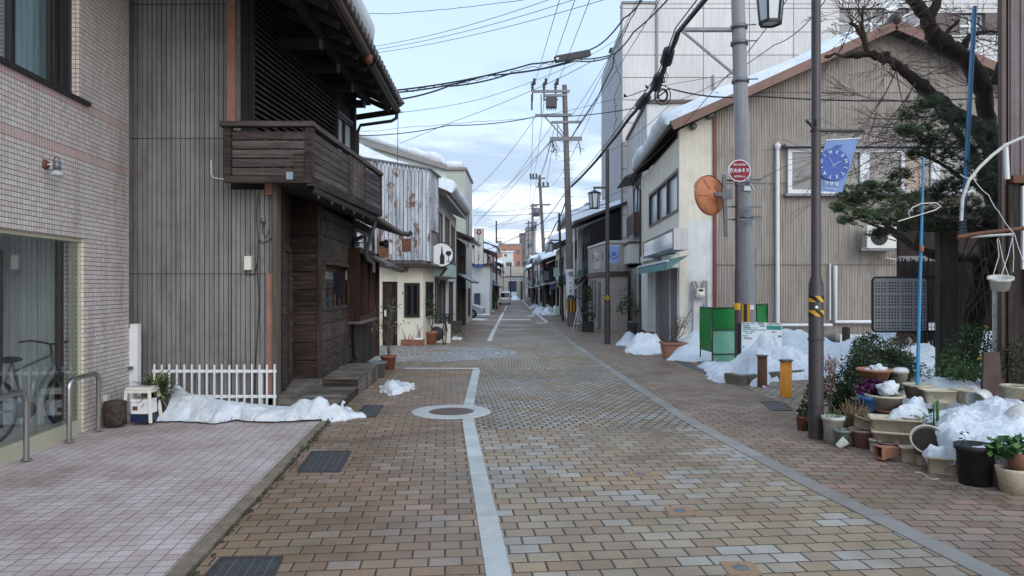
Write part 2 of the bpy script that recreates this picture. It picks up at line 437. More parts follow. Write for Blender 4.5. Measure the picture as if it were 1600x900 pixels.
def tilewall():
    m = Mat('small grey wall tiles')
    f = Face((-4.4,0),(-4.4 - .095,1));
    # along-wall coordinate from world position
    sp = m.n('ShaderNodeSeparateXYZ');m.l(m.scaled(1,1,1,None,R(-5.4)),sp.inputs[0])
    X,Y,Z = sp.outputs[0],sp.outputs[1],sp.outputs[2]
    w,h = .048,.0525
    A = m.math('ADD',X,Y)        # works on both the street side and the reveals
    fa = m.math('FRACT',m.math('DIVIDE',A,w));ia = m.math('FLOOR',m.math('DIVIDE',A,w))
    fz = m.math('FRACT',m.math('DIVIDE',Z,h));iz = m.math('FLOOR',m.math('DIVIDE',Z,h))
    def inband(z0,z1): return m.math('MULTIPLY',m.math('GREATER_THAN',Z,z0),m.math('LESS_THAN',Z,z1))
    zb = [(3.150,3.255),(3.7275,3.8325)]
    b = m.math('ADD',inband(*zb[0]),inband(*zb[1]))
    ez = m.math('MULTIPLY',m.math('MINIMUM',fz,m.math('SUBTRACT',1.0,fz)),h)
    # inside a band the tiles stand two courses high
    mid = m.math('ADD',m.math('MULTIPLY',m.math('GREATER_THAN',Z,zb[0][0] + .02),m.math('LESS_THAN',Z,zb[0][1] - .02)),m.math('MULTIPLY',m.math('GREATER_THAN',Z,zb[1][0] + .02),m.math('LESS_THAN',Z,zb[1][1] - .02)))
    ez = m.math('ADD',ez,m.math('MULTIPLY',mid,1.0))
    ea = m.math('MULTIPLY',m.math('MINIMUM',fa,m.math('SUBTRACT',1.0,fa)),w)
    cb = m.n('ShaderNodeCombineXYZ');m.l(ia,cb.inputs[0]);m.l(iz,cb.inputs[1])
    wn_ = m.n('ShaderNodeTexWhiteNoise',noise_dimensions='2D');m.l(cb.outputs[0],wn_.inputs['Vector'])
    co = m.ramp(wn_.outputs['Value'],[(0,rgb(206,193,185)),(.6,rgb(218,206,198)),(1,rgb(226,216,208))])
    co = m.mix(m.math('MULTIPLY',b,.8),co,rgb(206,174,167))
    ds = m.noise(1,m.scaled(3,3,.5),8,.7);co = m.mix(1.0,co,m.ramp(ds,[(.3,(.66,.65,.63,1)),(.5,(.95,.95,.95,1)),(.7,(1,1,1,1))]),'MULTIPLY')
    jm = m.math('LESS_THAN',m.math('MINIMUM',ez,m.math('ADD',ea,.0009)),.0034)
    co = m.mix(jm,co,rgb(78,74,75));m.col(co);m.set(.42,0,.5)
    m.bump(m.math('SUBTRACT',1.0,jm),.6,.004)
    return m.m
M_.tilewall = tilewall()

def woodmat(name,c,c2,axis='H',rough=.8,worn=.3):
    """weathered boards; grain follows the board, tone changes board by board"""
    m = Mat(name)
    sc = (2.2,2.2,30) if axis == 'H' else (30,30,1.6)
    g = m.noise(1.0,m.scaled(*sc),8,.7)
    co = m.ramp(g,[(.32,tuple(x * .5 for x in rgb(*c)[:3]) + (1,)),(.5,rgb(*c)),(.72,rgb(*c2))])
    i = m.island();co = m.mix(1.0,co,m.ramp(i,[(0,.55),(.5,.95),(1,1.35)]),'MULTIPLY')
    st = m.noise(1.4,None,8,.7);co = m.mix(m.ramp(st,[(.48,0.0),(.68,worn)]),co,rgb(*c2))
    m.col(co);m.set(rough,0,.25);m.bump(g,.5,.006)
    return m.m
M_.wood_dark = woodmat('weathered dark boards',(54,48,45),(92,83,77))
M_.wood_dark_v = woodmat('weathered dark upright boards',(52,45,41),(88,77,70),'V')
M_.wood_brown = woodmat('brown red boards',(46,37,33),(88,68,57),worn=.3)
M_.wood_street = woodmat('bleached board cladding',(54,47,44),(104,90,80),worn=.4)
M_.wood_orange = woodmat('orange stained timber',(64,47,39),(98,72,56),'V')
M_.wood_grey = woodmat('silver grey deck boards',(98,91,84),(138,130,121),worn=.4)
M_.wood_post = woodmat('brown green timber post',(88,83,75),(106,100,90),'V',worn=.25)
M_.wood_balc = woodmat('greyed balcony boards',(80,71,69),(112,101,98),worn=.3)
M_.louver = woodmat('dark louver slats',(62,52,49),(92,80,75),worn=.3)
M_.black_wood = basic('blackened timber',(36,32,31),.8,var=.4,sc=6,isl=.2)

def snowmat():
    m = Mat('old snow')
    v = m.noise(2.2,None,7,.6);co = m.ramp(v,[(.3,rgb(214,222,232)),(.6,rgb(234,238,243))])
    sp = m.noise(45,None,6,.8);co = m.mix(m.ramp(sp,[(.62,0.0),(.76,.5)]),co,rgb(128,118,106));d2 = m.noise(3.5,None,8,.7);co = m.mix(m.ramp(d2,[(.52,0.0),(.70,.35)]),co,rgb(168,160,150))
    m.col(co);m.set(.62,0,.3)
    m.b.inputs['Subsurface Weight'].default_value = .25;m.b.inputs['Subsurface Radius'].default_value = (.04,.05,.07);m.b.inputs['Subsurface Scale'].default_value = .6
    h = m.math('ADD',m.noise(11,None,9,.72),m.math('MULTIPLY',m.noise(85,None,4),.4));m.bump(h,.9,.035)
    return m.m
M_.snow = snowmat()
M_.iron_grey = basic('dark grey ribbed steel',(134,133,131),.55,.0,.25,1.2,vstreak=.45,dirt=(96,84,76),dirtamt=.55)
M_.iron_tan = basic('tan ribbed steel',(160,151,141),.6,0,.16,.8,vstreak=.45,dirt=(120,104,92),dirtamt=.45)
def rustmetal():
    m = Mat('flaking white and rust sheet metal')
    v = m.noise(1,m.scaled(9,9,.9),6);co = m.ramp(v,[(.3,rgb(132,138,146)),(.5,rgb(184,190,197)),(.7,rgb(210,214,219))])
    r = m.noise(1,m.scaled(3.2,3.2,1.5),10,.78);co = m.mix(m.ramp(r,[(.525,0.0),(.58,1.0)]),co,m.ramp(m.noise(14),[(.35,rgb(84,56,44)),(.65,rgb(140,90,66))]))
    f = m.noise(1,m.scaled(26,26,6),6,.7);co = m.mix(m.ramp(f,[(.60,0.0),(.66,.85)]),co,rgb(92,92,96))
    i = m.island();co = m.mix(1.0,co,m.ramp(i,[(0,.78),(1,1.1)]),'MULTIPLY')
    m.col(co);m.set(.65);m.bump(v,.3,.01);return m.m
M_.rustmetal = rustmetal()
M_.copper_pink = basic('salmon painted iron',(164,116,100),.55,0,.2,4,dirt=(110,78,64),dirtamt=.5)
M_.stucco_cream = basic('cream render',(226,219,202),.85,0,.1,1.5,vstreak=.14,dirt=(190,180,162),dirtamt=.35,bump=.2,bsc=60)
M_.stucco_white = basic('white render',(222,223,222),.8,0,.1,1.2,vstreak=.16,dirt=(170,168,162),dirtamt=.3,bump=.15,bsc=50)
M_.panel_white = basic('pale cladding panels',(218,215,212),.6,0,.09,.6,vstreak=.22,isl=.07)
M_.panel_seam = basic('panel joints',(112,100,94),.8,var=.2)
M_.panel_grey = basic('grey cladding panels',(158,158,162),.6,0,.1,.8,vstreak=.1,isl=.06)
M_.beige_tile = basic('beige stone slabs',(178,168,158),.6,0,.08,1.5,isl=.06)
M_.green_pale = basic('pale green siding',(204,210,200),.6,0,.08,.8,vstreak=.08)
M_.glassblock = basic('pale green wall tile',(188,194,178),.35,0,.12,3,isl=.12)
M_.concrete = basic('concrete',(150,146,142),.8,0,.18,2,dirt=(110,106,100),dirtamt=.4,bump=.25,bsc=60)
M_.pole_dark = basic('weathered brownish concrete pole',(120,111,107),.8,0,.15,3,vstreak=.3,bump=.2,bsc=70)
M_.conc_pole = basic('spun concrete pole',(150,151,153),.75,0,.12,3,vstreak=.25,bump=.2,bsc=70)
M_.granite = basic('pale granite kerb blocks',(190,194,192),.7,0,.14,2.5,dirt=(150,134,108),dirtamt=.3,isl=.14,bump=.3,bsc=150)
M_.granite_dark = basic('grey granite kerb blocks',(142,139,134),.7,0,.12,2.5,dirt=(130,112,86),dirtamt=.4,isl=.16,bump=.3,bsc=150)
M_.whiteline = basic('worn white road paint',(220,220,216),.7,0,.15,5,dirt=(150,140,126),dirtamt=.4)
M_.steel = basic('brushed stainless steel',(170,168,164),.28,1.0,.08,20)
M_.galv = basic('galvanised steel',(120,122,126),.5,.6,.12,8)
M_.darkmetal = basic('charcoal painted metal',(72,68,70),.5,.2,.12,6)
M_.polebrown = basic('dark brown grey painted pole',(72,67,68),.45,.1,.1,5)
M_.blackmetal = basic('black metal',(40,40,42),.45,.2,.15,6)
M_.whitemetal = basic('white painted metal',(228,229,230),.45,0,.05,5)
M_.cable = basic('black cable sheath',(34,35,40),.6,0,.1,6)
M_.cable_thin = basic('grey wire',(74,78,86),.6,0,.1,6)
M_.tileroof = basic('dark glazed roof tiles',(62,54,52),.35,0,.25,5,isl=.15)
M_.brownmetal = basic('brown painted metal',(84,66,58),.5,0,.2,4,dirt=(66,52,46))
M_.eave_brown = basic('red brown verge board',(132,100,88),.6,0,.15,2,dirt=(110,80,66))
M_.maroon = basic('maroon painted trim',(122,50,50),.5,0,.1,3)
M_.plasticwhite = basic('off white plastic',(226,222,212),.4,0,.06,4)
M_.pot_cream = basic('weathered cream plastic',(196,184,160),.5,0,.15,7,dirt=(128,116,94),dirtamt=.55)
M_.pot_white = basic('dirty white plastic',(206,205,198),.5,0,.15,7,dirt=(120,116,104),dirtamt=.6)
M_.pot_black = basic('black plastic',(38,40,44),.45,0,.15,7)
M_.pot_grey = basic('grey plastic',(104,108,114),.5,0,.12,7)
M_.pot_green = basic('grey green plastic',(128,138,132),.5,0,.12,7,dirt=(90,90,80))
M_.terracotta = basic('terracotta',(166,114,92),.75,0,.15,5,dirt=(140,104,84),dirtamt=.4,bump=.2)
M_.terra_old = basic('stained terracotta',(140,88,70),.75,0,.2,6,dirt=(92,72,60),dirtamt=.5)
M_.pot_pinkish = basic('faded pink brown plastic',(146,112,104),.55,0,.15,6,dirt=(104,84,76))
M_.soil = basic('potting soil',(44,36,30),.95,0,.4,30,bump=.8,bsc=60)
M_.bark = basic('rough tree bark',(90,78,70),.9,0,.45,9,dirt=(104,92,78),dirtamt=.5,bump=1.0,bsc=28)
M_.barkdark = basic('dark mossy bark',(58,46,40),.9,0,.45,9,dirt=(72,70,50),dirtamt=.4,bump=1.0,bsc=28)
M_.twig = basic('brown twigs',(100,82,74),.8,0,.2,9)
M_.rust = basic('rusted steel',(112,74,54),.75,.1,.35,8,dirt=(74,50,40),dirtamt=.7,bump=.4)
M_.orange = basic('yellow orange painted steel',(222,146,32),.5,0,.1,6,dirt=(150,86,34),dirtamt=.35)
M_.mirror_orange = basic('orange plastic mirror back',(196,122,82),.5,0,.12,5,dirt=(164,92,60),dirtamt=.3)
M_.yellow = basic('yellow reflective band',(232,178,30),.5,0,.08,5)
M_.blue_pole = basic('sky blue vinyl pole',(58,140,186),.4,0,.1,6)
M_.blue_pole2 = basic('mid blue vinyl pole',(88,142,186),.4,0,.15,6)
M_.teal = basic('teal awning cloth',(104,146,146),.8,0,.12,3,vstreak=.15)
M_.green_awn = basic('dark green awning cloth',(38,78,62),.8,0,.12,3)
M_.net_green = basic('green vinyl sheet',(26,132,56),.5,0,.18,3,spec=.4)
M_.net_green_pale = basic('pale green mesh over snow',(138,198,164),.6,0,.12,6)
M_.shutter = basic('grey roller shutter',(128,122,120),.5,.2,.08,2,vstreak=.1)
M_.bluegrey = basic('dark blue box',(52,66,92),.5,0,.1,3)
M_.navy = basic('navy print',(28,38,74),.5)
M_.signred = basic('deep red enamel',(150,28,48),.4,0,.06,4)
M_.signwhite = basic('white sign face',(236,238,240),.4,0,.04,4)
M_.signblack = basic('black sign ink',(30,32,38),.6)
M_.signteal = basic('teal sign ink',(20,146,134),.5)
M_.signblue = basic('blue sign ink',(62,104,160),.5)
M_.banner = basic('blue banner cloth',(124,152,200),.8,0,.07,3)
M_.banner_dark = basic('deep blue print on cloth',(78,102,172),.8,0,.06,3)
M_.banner_white = basic('white print on cloth',(214,226,240),.8,0,.04,3)
M_.mintsign = basic('pale mint sign panel',(190,208,200),.45,0,.06,2)
M_.curtain = basic('blue grey curtain',(168,196,208),.8,0,.12,3,vstreak=.25)
M_.curtain_tan = basic('tan blind',(140,120,108),.8,0,.06,3)
M_.blind_orange = basic('orange brown blind',(158,108,78),.8,0,.1,3)
M_.sage = basic('sage aluminium frame',(186,182,158),.5,.1,.06,3)
M_.orangebrick = basic('orange brick cladding',(176,130,108),.8,0,.12,.8)
M_.pinkwall = basic('pink siding',(202,174,170),.7,0,.08,1)
M_.asphalt = basic('asphalt',(92,90,88),.85,0,.2,3,bump=.3,bsc=90)
M_.terra_pave = basic('orange brown footway',(176,120,92),.8,0,.15,5)
M_.rubber = basic('tyre rubber',(30,30,32),.8,0,.1,5)
M_.carpaint = basic('white car paint',(222,226,230),.25,0,.02,2)
M_.carsilver = basic('silver car paint',(168,174,182),.28,.3,.02,2)
M_.redleaf = basic('purple ornamental leaves',(98,44,84),.7,0,.3,20,isl=.4)
M_.pinkdry = basic('dried pinkish flowers',(172,146,146),.9,0,.2,20,isl=.3)
M_.yellowfl = basic('yellow petals',(226,176,30),.6)
M_.straw = basic('dry straw stems',(132,112,84),.9,0,.3,12,isl=.3)

def leafmat(name,a,b,rough=.55,tr=.0):
    m = Mat(name);i = m.island();co = m.ramp(i,[(0,tuple(x * .6 for x in rgb(*a)[:3]) + (1,)),(.5,rgb(*a)),(1,rgb(*b))]);m.col(co);m.set(rough,0,.35);return m.m
M_.leaf_dark = leafmat('dark green leaves',(48,66,44),(84,104,62))
M_.leaf_mid = leafmat('mid green leaves',(58,84,50),(104,130,74))
M_.leaf_bright = leafmat('glossy bright green leaves',(48,92,44),(96,140,66),.4)
M_.needles = leafmat('pine needles',(60,80,50),(108,124,76))
M_.strap = leafmat('strap leaves',(60,86,54),(150,158,100))
M_.whiteleaf = leafmat('grey green sparse leaves',(90,98,76),(134,138,112))

def glass(name,c=(40,46,52),refl=1.0,clear=0.0,rough=.04):
    """reflecting pane; clear panes let the room behind show through"""
    m = Mat(name)
    if not clear:
        m.col(rgb(*c));m.set(rough,0,.8);return m.m
    tr = m.n('ShaderNodeBsdfTransparent');tr.inputs[0].default_value = (.87,.90,.90,1)
    gl = m.n('ShaderNodeBsdfGlossy');gl.inputs['Roughness'].default_value = .02;gl.inputs[0].default_value = (.9,.95,1,1)
    fr = m.n('ShaderNodeFresnel');fr.inputs[0].default_value = 1.55
    mx = m.n('ShaderNodeMixShader');gi = m.n('ShaderNodeNewGeometry');m.l(m.math('SUBTRACT',1.55,m.math('MULTIPLY',gi.outputs['Backfacing'],.905)),fr.inputs[0])
    m.l(m.math('MULTIPLY',fr.outputs[0],refl),mx.inputs[0]);m.l(tr.outputs[0],mx.inputs[1]);m.l(gl.outputs[0],mx.inputs[2])
    m.l(mx.outputs[0],m.out.inputs[0]);return m.m
M_.glass_clear = glass('clear shop glass',clear=1,refl=1.0)
M_.glass_dark = glass('dark window glass',(30,34,40))
M_.glass_grey = glass('grey window glass',(86,96,104))
M_.glass_pale = glass('pale frosted window glass',(168,180,186),rough=.25)
M_.glass_lamp = glass('milky lantern glass',(200,208,212),rough=.3)
m = Mat('warm lit ceiling light');m.b.inputs['Emission Color'].default_value = (1,.8,.45,1);m.b.inputs['Emission Strength'].default_value = 1.6;M_.lit = m.m

def hazard(name,cols,per,ang):
    m = Mat(name);sp = m.n('ShaderNodeSeparateXYZ');m.l(m.co,sp.inputs[0])
    a = m.math('ADD',m.math('MULTIPLY',sp.outputs[0],ang[0]),m.math('MULTIPLY',sp.outputs[2],ang[1]))
    f = m.math('GREATER_THAN',m.math('FRACT',m.math('DIVIDE',a,per)),.5)
    m.col(m.mix(f,rgb(*cols[0]),rgb(*cols[1])));m.set(.5);return m.m
M_.hazard = hazard('black yellow diagonal tape',[(34,32,32),(214,166,40)],.11,(1,1))
M_.hazard_v = hazard('black yellow upright stripes',[(34,32,32),(204,146,40)],.155,(1,0))

# ---------------- ground ----------------
def interp(tab):
    def f(y):
        if y <= tab[0][0]:
            a,b = tab[0],tab[1]
        elif y >= tab[-1][0]: a,b = tab[-2],tab[-1]
        else:
            for a,b in zip(tab,tab[1:]):
                if a[0] <= y <= b[0]: break
        return a[1] + (b[1] - a[1]) * (y - a[0]) / (b[0] - a[0])
    return f
def sheet(name,l,r,y0,y1,dz,mat,step=1.0,kind='structure'):
    l = l if callable(l) else (lambda y,v=l: v);r = r if callable(r) else (lambda y,v=r: v)
    ys = [y0];
    while ys[-1] + step < y1: ys.append(ys[-1] + step)
    ys.append(y1)
    for k in (5.0,95.0):
        if y0 < k < y1: ys.append(k)
    ys = sorted(set(ys));vs = []
    for y in ys: vs += [(l(y),y,zg(y) + dz),(r(y),y,zg(y) + dz)]
    m = MB();m.add(vs,[(2 * i,2 * i + 1,2 * i + 3,2 * i + 2) for i in range(len(ys) - 1)])
    o = m.build(name,mat);o['kind'] = kind;return o
line_l = interp([(-4,.73),(4.15,-.075),(9.0,-.55),(10.1,-.63),(15.5,-.77),(24.4,-.78),(29.5,-.80),(95,-.68)])
line_r = interp([(-4,3.9),(4.15,2.84),(5.9,2.60),(8.3,2.37),(9.15,2.29),(15,2.13),(22.3,2.0),(36,1.99),(140,1.95)])
kerb_l = interp([(-4,-1.12),(4.15,-1.90),(8.7,-2.30),(9.6,-2.38)])
sheet('ground',-160,160,-20,700,-.02,M_.asphalt,60)
sheet('road',line_l,line_r,-4,8.62,0.0,M_.carriage)
sheet('road',line_l,line_r,8.62,15.6,0.0,M_.cobble)
sheet('road',-12,line_r,15.6,24.2,0.0,M_.farroad)
sheet('road',line_l,line_r,24.2,140,0.0,M_.farroad,5)
sheet('pavement',lambda y: kerb_l(y) + .01,line_l,-4,9.6,0.0,M_.brick_l)
sheet('pavement',lambda y: -2.75,line_l,9.6,15.6,0.0,M_.brick_l)
sheet('pavement',-3.6,line_l,24.2,130,0.0,M_.brick_l,5)
sheet('pavement',line_r,lambda y: 12 if y < 19 else 7,-4,130,0.0,M_.brick_r)
# forecourt of pink tiles, a little proud of the walkway
sheet('forecourt',-9,lambda y: kerb_l(y) - .095,-4,9.95,.03,M_.pinktile)
m = MB()
y = -4.0
while y < 9.5:
    y2 = min(y + 1.2,9.6);m.hexa([(kerb_l(y) - .105,y,-.1),(kerb_l(y) - .005,y,-.1),(kerb_l(y2) - .005,y2 - .006,zg(y2) - .1),(kerb_l(y2) - .105,y2 - .006,zg(y2) - .1),
            (kerb_l(y) - .105,y,zg(y) + .034),(kerb_l(y) - .005,y,zg(y) + .022),(kerb_l(y2) - .005,y2 - .006,zg(y2) + .022),(kerb_l(y2) - .105,y2 - .006,zg(y2) + .034)]);y = y2
struct(m.build('kerb',basic('old mossy concrete kerb',(128,116,100),.85,var=.35,sc=5,dirt=(96,84,60),dirtamt=.7,bump=.5,bsc=50)))
sheet('footway',5.5,14,16.2,19.4,.006,M_.concrete)
sheet('path',3.95,5.1,14.0,18.5,.008,M_.asphalt)
sheet('path',4.2,4.32,14.3,17.8,.013,M_.terra_pave)
sheet('path',4.05,5.2,9.6,13.2,.006,M_.farroad)

# granite edging of the carriageway: individual blocks
def blocks(name,f,y0,y1,w,L,mat,dz=.006):
    m = MB();y = y0;rr = random.Random(3)
    while y < y1 - .01:
        y2 = min(y + L * rr.uniform(.75,1.15),y1);x0,x1 = f(y),f(y2)
        m.hexa([(x0 - w / 2,y + .004,zg(y) - .03),(x0 + w / 2,y + .004,zg(y) - .03),(x1 + w / 2,y2 - .004,zg(y2) - .03),(x1 - w / 2,y2 - .004,zg(y2) - .03),
                (x0 - w / 2,y + .004,zg(y) + dz),(x0 + w / 2,y + .004,zg(y) + dz),(x1 + w / 2,y2 - .004,zg(y2) + dz),(x1 - w / 2,y2 - .004,zg(y2) + dz)]);y = y2
    o = m.build(name,mat);o['kind'] = 'structure';return o
blocks('road_edging',lambda y: line_l(y),-4,15.5,.15,.62,M_.granite)
blocks('road_edging',lambda y: line_r(y),-4,40,.17,.62,M_.granite_dark)
sheet('road_marking',lambda y: line_l(y) - .08,lambda y: line_l(y) + .08,24.4,62,.005,M_.whiteline,4)
sheet('road_marking',lambda y: line_l(y) - .08,lambda y: line_l(y) + .08,66,95,.005,M_.whiteline,4)
sheet('road_marking',lambda y: line_r(y) - .09,lambda y: line_r(y) + .09,40,135,.005,M_.whiteline,4)
m = MB();m.smooth = False
for (x0,x1,y0,y1) in [(-2.35,-.74,15.5,15.66),(-.7,1.15,43.5,45.0),(1.35,1.95,39.0,40.0)]:
    m.quad((x0,y0,zg(y0) + .005),(x1,y0,zg(y0) + .005),(x1,y1,zg(y1) + .005),(x0,y1,zg(y1) + .005))
for (x0,x1,y0,y1) in [(.95,1.75,50,54),(.85,1.6,62,68)]:      # worn remains of painted characters
    rr = random.Random(int(y0))
    for k in range(9):
        a = x0 + rr.random() * (x1 - x0) * .5;b = y0 + (y1 - y0) * k / 9
        m.quad((a,b,zg(b) + .005),(a + rr.uniform(.25,.5),b,zg(b) + .005),(a + rr.uniform(.25,.5),b + .34,zg(b) + .005),(a,b + .3,zg(b) + .005))
o = m.build('road_marking',M_.whiteline);o['kind'] = 'structure'

# fan of setts in the side street junction
def fanmat():
    m = Mat('fan laid setts')
    v = m.n('ShaderNodeVectorMath',operation='SUBTRACT');m.l(m.co,v.inputs[0]);v.inputs[1].default_value = (-2.7,19.7,0)
    sp = m.n('ShaderNodeSeparateXYZ');m.l(v.outputs[0],sp.inputs[0]);X,Y = sp.outputs[0],sp.outputs[1]
    r = m.math('SQRT',m.math('ADD',m.math('MULTIPLY',X,X),m.math('MULTIPLY',Y,Y)))
    a = m.math('ARCTAN2',Y,X)
    fr = m.math('FRACT',m.math('DIVIDE',r,.22));ir = m.math('FLOOR',m.math('DIVIDE',r,.22))
    na = m.math('ADD',m.math('MULTIPLY',ir,8.0),6.0)
    aa = m.math('MULTIPLY',m.math('ADD',a,m.math('MULTIPLY',ir,.37)),m.math('DIVIDE',na,6.2832));fa = m.math('FRACT',aa);ia = m.math('FLOOR',aa)
    e = m.math('MINIMUM',m.math('MULTIPLY',m.math('MINIMUM',fr,m.math('SUBTRACT',1.0,fr)),.22),m.math('MULTIPLY',m.math('MINIMUM',fa,m.math('SUBTRACT',1.0,fa)),.14))
    cb = m.n('ShaderNodeCombineXYZ');m.l(ir,cb.inputs[0]);m.l(ia,cb.inputs[1])
    w = m.n('ShaderNodeTexWhiteNoise',noise_dimensions='2D');m.l(cb.outputs[0],w.inputs['Vector'])
    co = m.ramp(w.outputs['Value'],[(0,rgb(146,140,132)),(1,rgb(176,178,180))])
    st = m.noise(.6,None,6);co = m.mix(m.ramp(st,[(.45,0.0),(.65,.7)]),co,rgb(146,126,96))
    co = m.mix(m.math('LESS_THAN',e,.014),co,rgb(60,52,44));m.col(co);m.set(.6);return m.m
m = MB();n = 48
m.poly([(-2.7 + 3.4 * math.cos(2 * math.pi * k / n) * .62 if False else -2.7 + 2.9 * math.cos(2 * math.pi * k / n),19.7 + 2.9 * math.sin(2 * math.pi * k / n),zg(19.7 + 2.9 * math.sin(2 * math.pi * k / n)) + .004) for k in range(n)])
o = m.build('road',fanmat());o['kind'] = 'structure'

# ---- little things set in the ground ----
def ring_cover():
    c = G(705,644);t = thing('manhole_cover','round iron manhole cover set in a white concrete ring on the pale stone line','manhole cover',c)
    m = MB();m.lathe(c,[(.315,.0),(.315,.014),(.54,.014),(.55,0)],48,smooth=False);m.build('ring',M_.granite,t)
    m = MB();m.lathe(c,[(0,.010),(.305,.010),(.31,0)],40,smooth=False)
    for k in range(-5,6):
        for j in range(-5,6):
            x,y = k * .052,j * .052
            if x * x + y * y < .27 ** 2: m.box(c.x + x - .018,c.y + y - .018,c.z + .010,c.x + x + .018,c.y + y + .018,c.z + .015)
    m.build('lid',basic('brown cast iron',(104,82,76),.5,.3,.3,8),t)
ring_cover()
def grate(px4,label):
    p = [G(*q) for q in px4]
    c = sum(p,Vector()) / 4
    t = thing('drain_grating',label,'drain',(c.x,c.y,c.z))
    m = MB();q = [v + Vector((0,0,.004)) for v in p];m.poly(q);m.build('cover_plate',basic('dark grey drain plate',(74,76,78),.55,.2,.3,12,dirt=(90,84,70),dirtamt=.5),t)
    m = MB()
    for a,b in ((0,1),(1,2),(2,3),(3,0)): m.beam(q[a],q[b],.018,.014)
    m.build('rim',M_.darkmetal,t)
    m = MB();n = 7
    for k in range(1,n):
        a = q[0].lerp(q[1],k / n);b = q[3].lerp(q[2],k / n);m.beam(a,b,.005 if k % 2 else .009,.010)
    m.build('bar',M_.galv,t)
grate([(465,738),(530,738),(548,706),(488,706)],'slotted drain cover beside the kerb of the pink tiled forecourt, middle one of three')
grate([(318,905),(425,905),(441,872),(345,874)],'slotted drain cover by the forecourt kerb at the bottom edge of the view')
grate([(556,652),(586,652),(598,634),(570,634)],'slotted drain cover at the tip of the long snow heap near the wooden steps')
grate([(1206,642),(1238,642),(1222,628),(1190,628)],'dark drain grating in the brown pavement in front of the yellow bollard')
y = 4.28
xs = interp([(4.26,1.38),(5.38,1.27),(6.5,1.17),(7.5,1.05),(9.6,.84),(11.1,.77),(24,.80)])
st0 = None
for k in range(18):
    yy = 4.28 + 1.1 * k;x = xs(yy)
    lab = 'small round metal road stud in a brown square block in the row down the carriageway'
    if st0 is None:
        c = Vector((x,yy,zg(yy)));st0 = thing('road_stud',lab,'road stud',c,'road studs down the carriageway')
        m = MB();m.box(x - .10,yy - .10,c.z + .002,x + .10,yy + .10,c.z + .005);m.build('block',basic('stud block',(150,122,96),.8,var=.2,sc=30),st0)
        m = MB();m.lathe(c,[(0,.012),(.02,.012),(.035,.006),(.05,.006)],16);m.build('metal_disc',M_.galv,st0)
    else: dup(st0,(x,yy,zg(yy)))

# ---------------- snow ----------------
def snow_heap(name,label,outline,peaks,seed=0,base=.07,cat='snow heap',group=None,n=56,z0=None,rough=.10,edge=.16,mat='snow',skirt=0.0):
    """heap with a ragged outline; outline in plan, peaks = (x, y, height, spread)"""
    pts = [Vector((p[0],p[1])) for p in outline]
    x0,x1 = min(p.x for p in pts),max(p.x for p in pts);y0,y1 = min(p.y for p in pts),max(p.y for p in pts)
    sx,sy = x1 - x0,y1 - y0;x0 -= .08;x1 += .08;y0 -= .08;y1 += .08
    step = max(sx,sy) / n;step = max(step,.012)
    nx,ny = int((x1 - x0) / step) + 2,int((y1 - y0) / step) + 2
    E = list(zip(pts,pts[1:] + pts[:1]))
    def sd(q):
        d = 1e9;ins = False
        for a,b in E:
            ab = b - a;t = max(0,min(1,(q - a).dot(ab) / ab.length_squared));d = min(d,(q - a - ab * t).length)
            if (a.y > q.y) != (b.y > q.y) and q.x < a.x + (q.y - a.y) / (b.y - a.y) * (b.x - a.x): ins = not ins
        return d if ins else -d
    zf = z0 if callable(z0) else ((lambda x,y: zg(y) + .004) if z0 is None else (lambda x,y: z0))
    idx = {};vs = [];top = []
    for j in range(ny):
        for i in range(nx):
            x,y = x0 + i * step,y0 + j * step
            d = sd(Vector((x,y))) + .09 * noise.noise(Vector((x * 5,y * 5,seed))) + .03 * noise.noise(Vector((x * 17,y * 17,seed)))
            if d < -step * 2.6: continue
            h = 0
            if d > 0:
                e = min(1,d / edge);e = math.sqrt(1 - (1 - e) ** 2)
                h = base * e
                pk = 0
                for (a,b,c,s) in peaks: pk = max(pk,c * math.exp(-((x - a) ** 2 + (y - b) ** 2) / (2 * s * s))) if len(peaks) < 2 else pk + 0
                if len(peaks) > 1:
                    pk = sum((c * math.exp(-((x - a) ** 2 + (y - b) ** 2) / (2 * s * s))) ** 3 for (a,b,c,s) in peaks) ** (1 / 3)
                h += pk * min(1,d / (edge * 1.2)) ** .6
                h *= 1 + rough * (1.6 * noise.noise(Vector((x * 3.1,y * 3.1,seed + 5))) + .9 * noise.noise(Vector((x * 8,y * 8,seed + 9)))) + 0
                tk = min(.5,base + pk);h += tk * rough * e * (.8 * (.25 - abs(noise.noise(Vector((x * 6,y * 6,seed + 2))))) + .7 * (.25 - abs(noise.noise(Vector((x * 14,y * 14,seed + 4))))) + .5 * noise.noise(Vector((x * 33,y * 33,seed))) + .35 * noise.noise(Vector((x * 70,y * 70,seed))))
            idx[(i,j)] = len(vs);vs.append((x,y,zf(x,y) + (max(h,0) if d > 0 else 0) + max(-.012 - skirt,min(0,d * 1.2 * (1 if not skirt else 4) - .002 if d <= 0 else 0))))
    fs = []
    for (i,j) in idx:
        q = [(i,j),(i + 1,j),(i + 1,j + 1),(i,j + 1)]
        if all(k in idx for k in q): fs.append(tuple(idx[k] for k in q))
    m = MB();m.smooth = True;m.add(vs,fs);rq = random.Random(seed)
    if not skirt:      # crumbs fallen round the edge
        for k in range(int(26 + 8 * sx)):
            a,b = rq.choice(E);q = a.lerp(b,rq.random()) + Vector((rq.uniform(-1,1),rq.uniform(-1,1))) * .06;r = rq.uniform(.008,.028) * (1 if y0 < 18 else 2.2);m.blob((q.x,q.y,zf(q.x,q.y) + r * .4),r * 1.3,r * 1.2,r,7,5,.5,rq.random() * 9,2)
    o = m.build(name,M_[mat]);tag(o,label,cat,group);return o

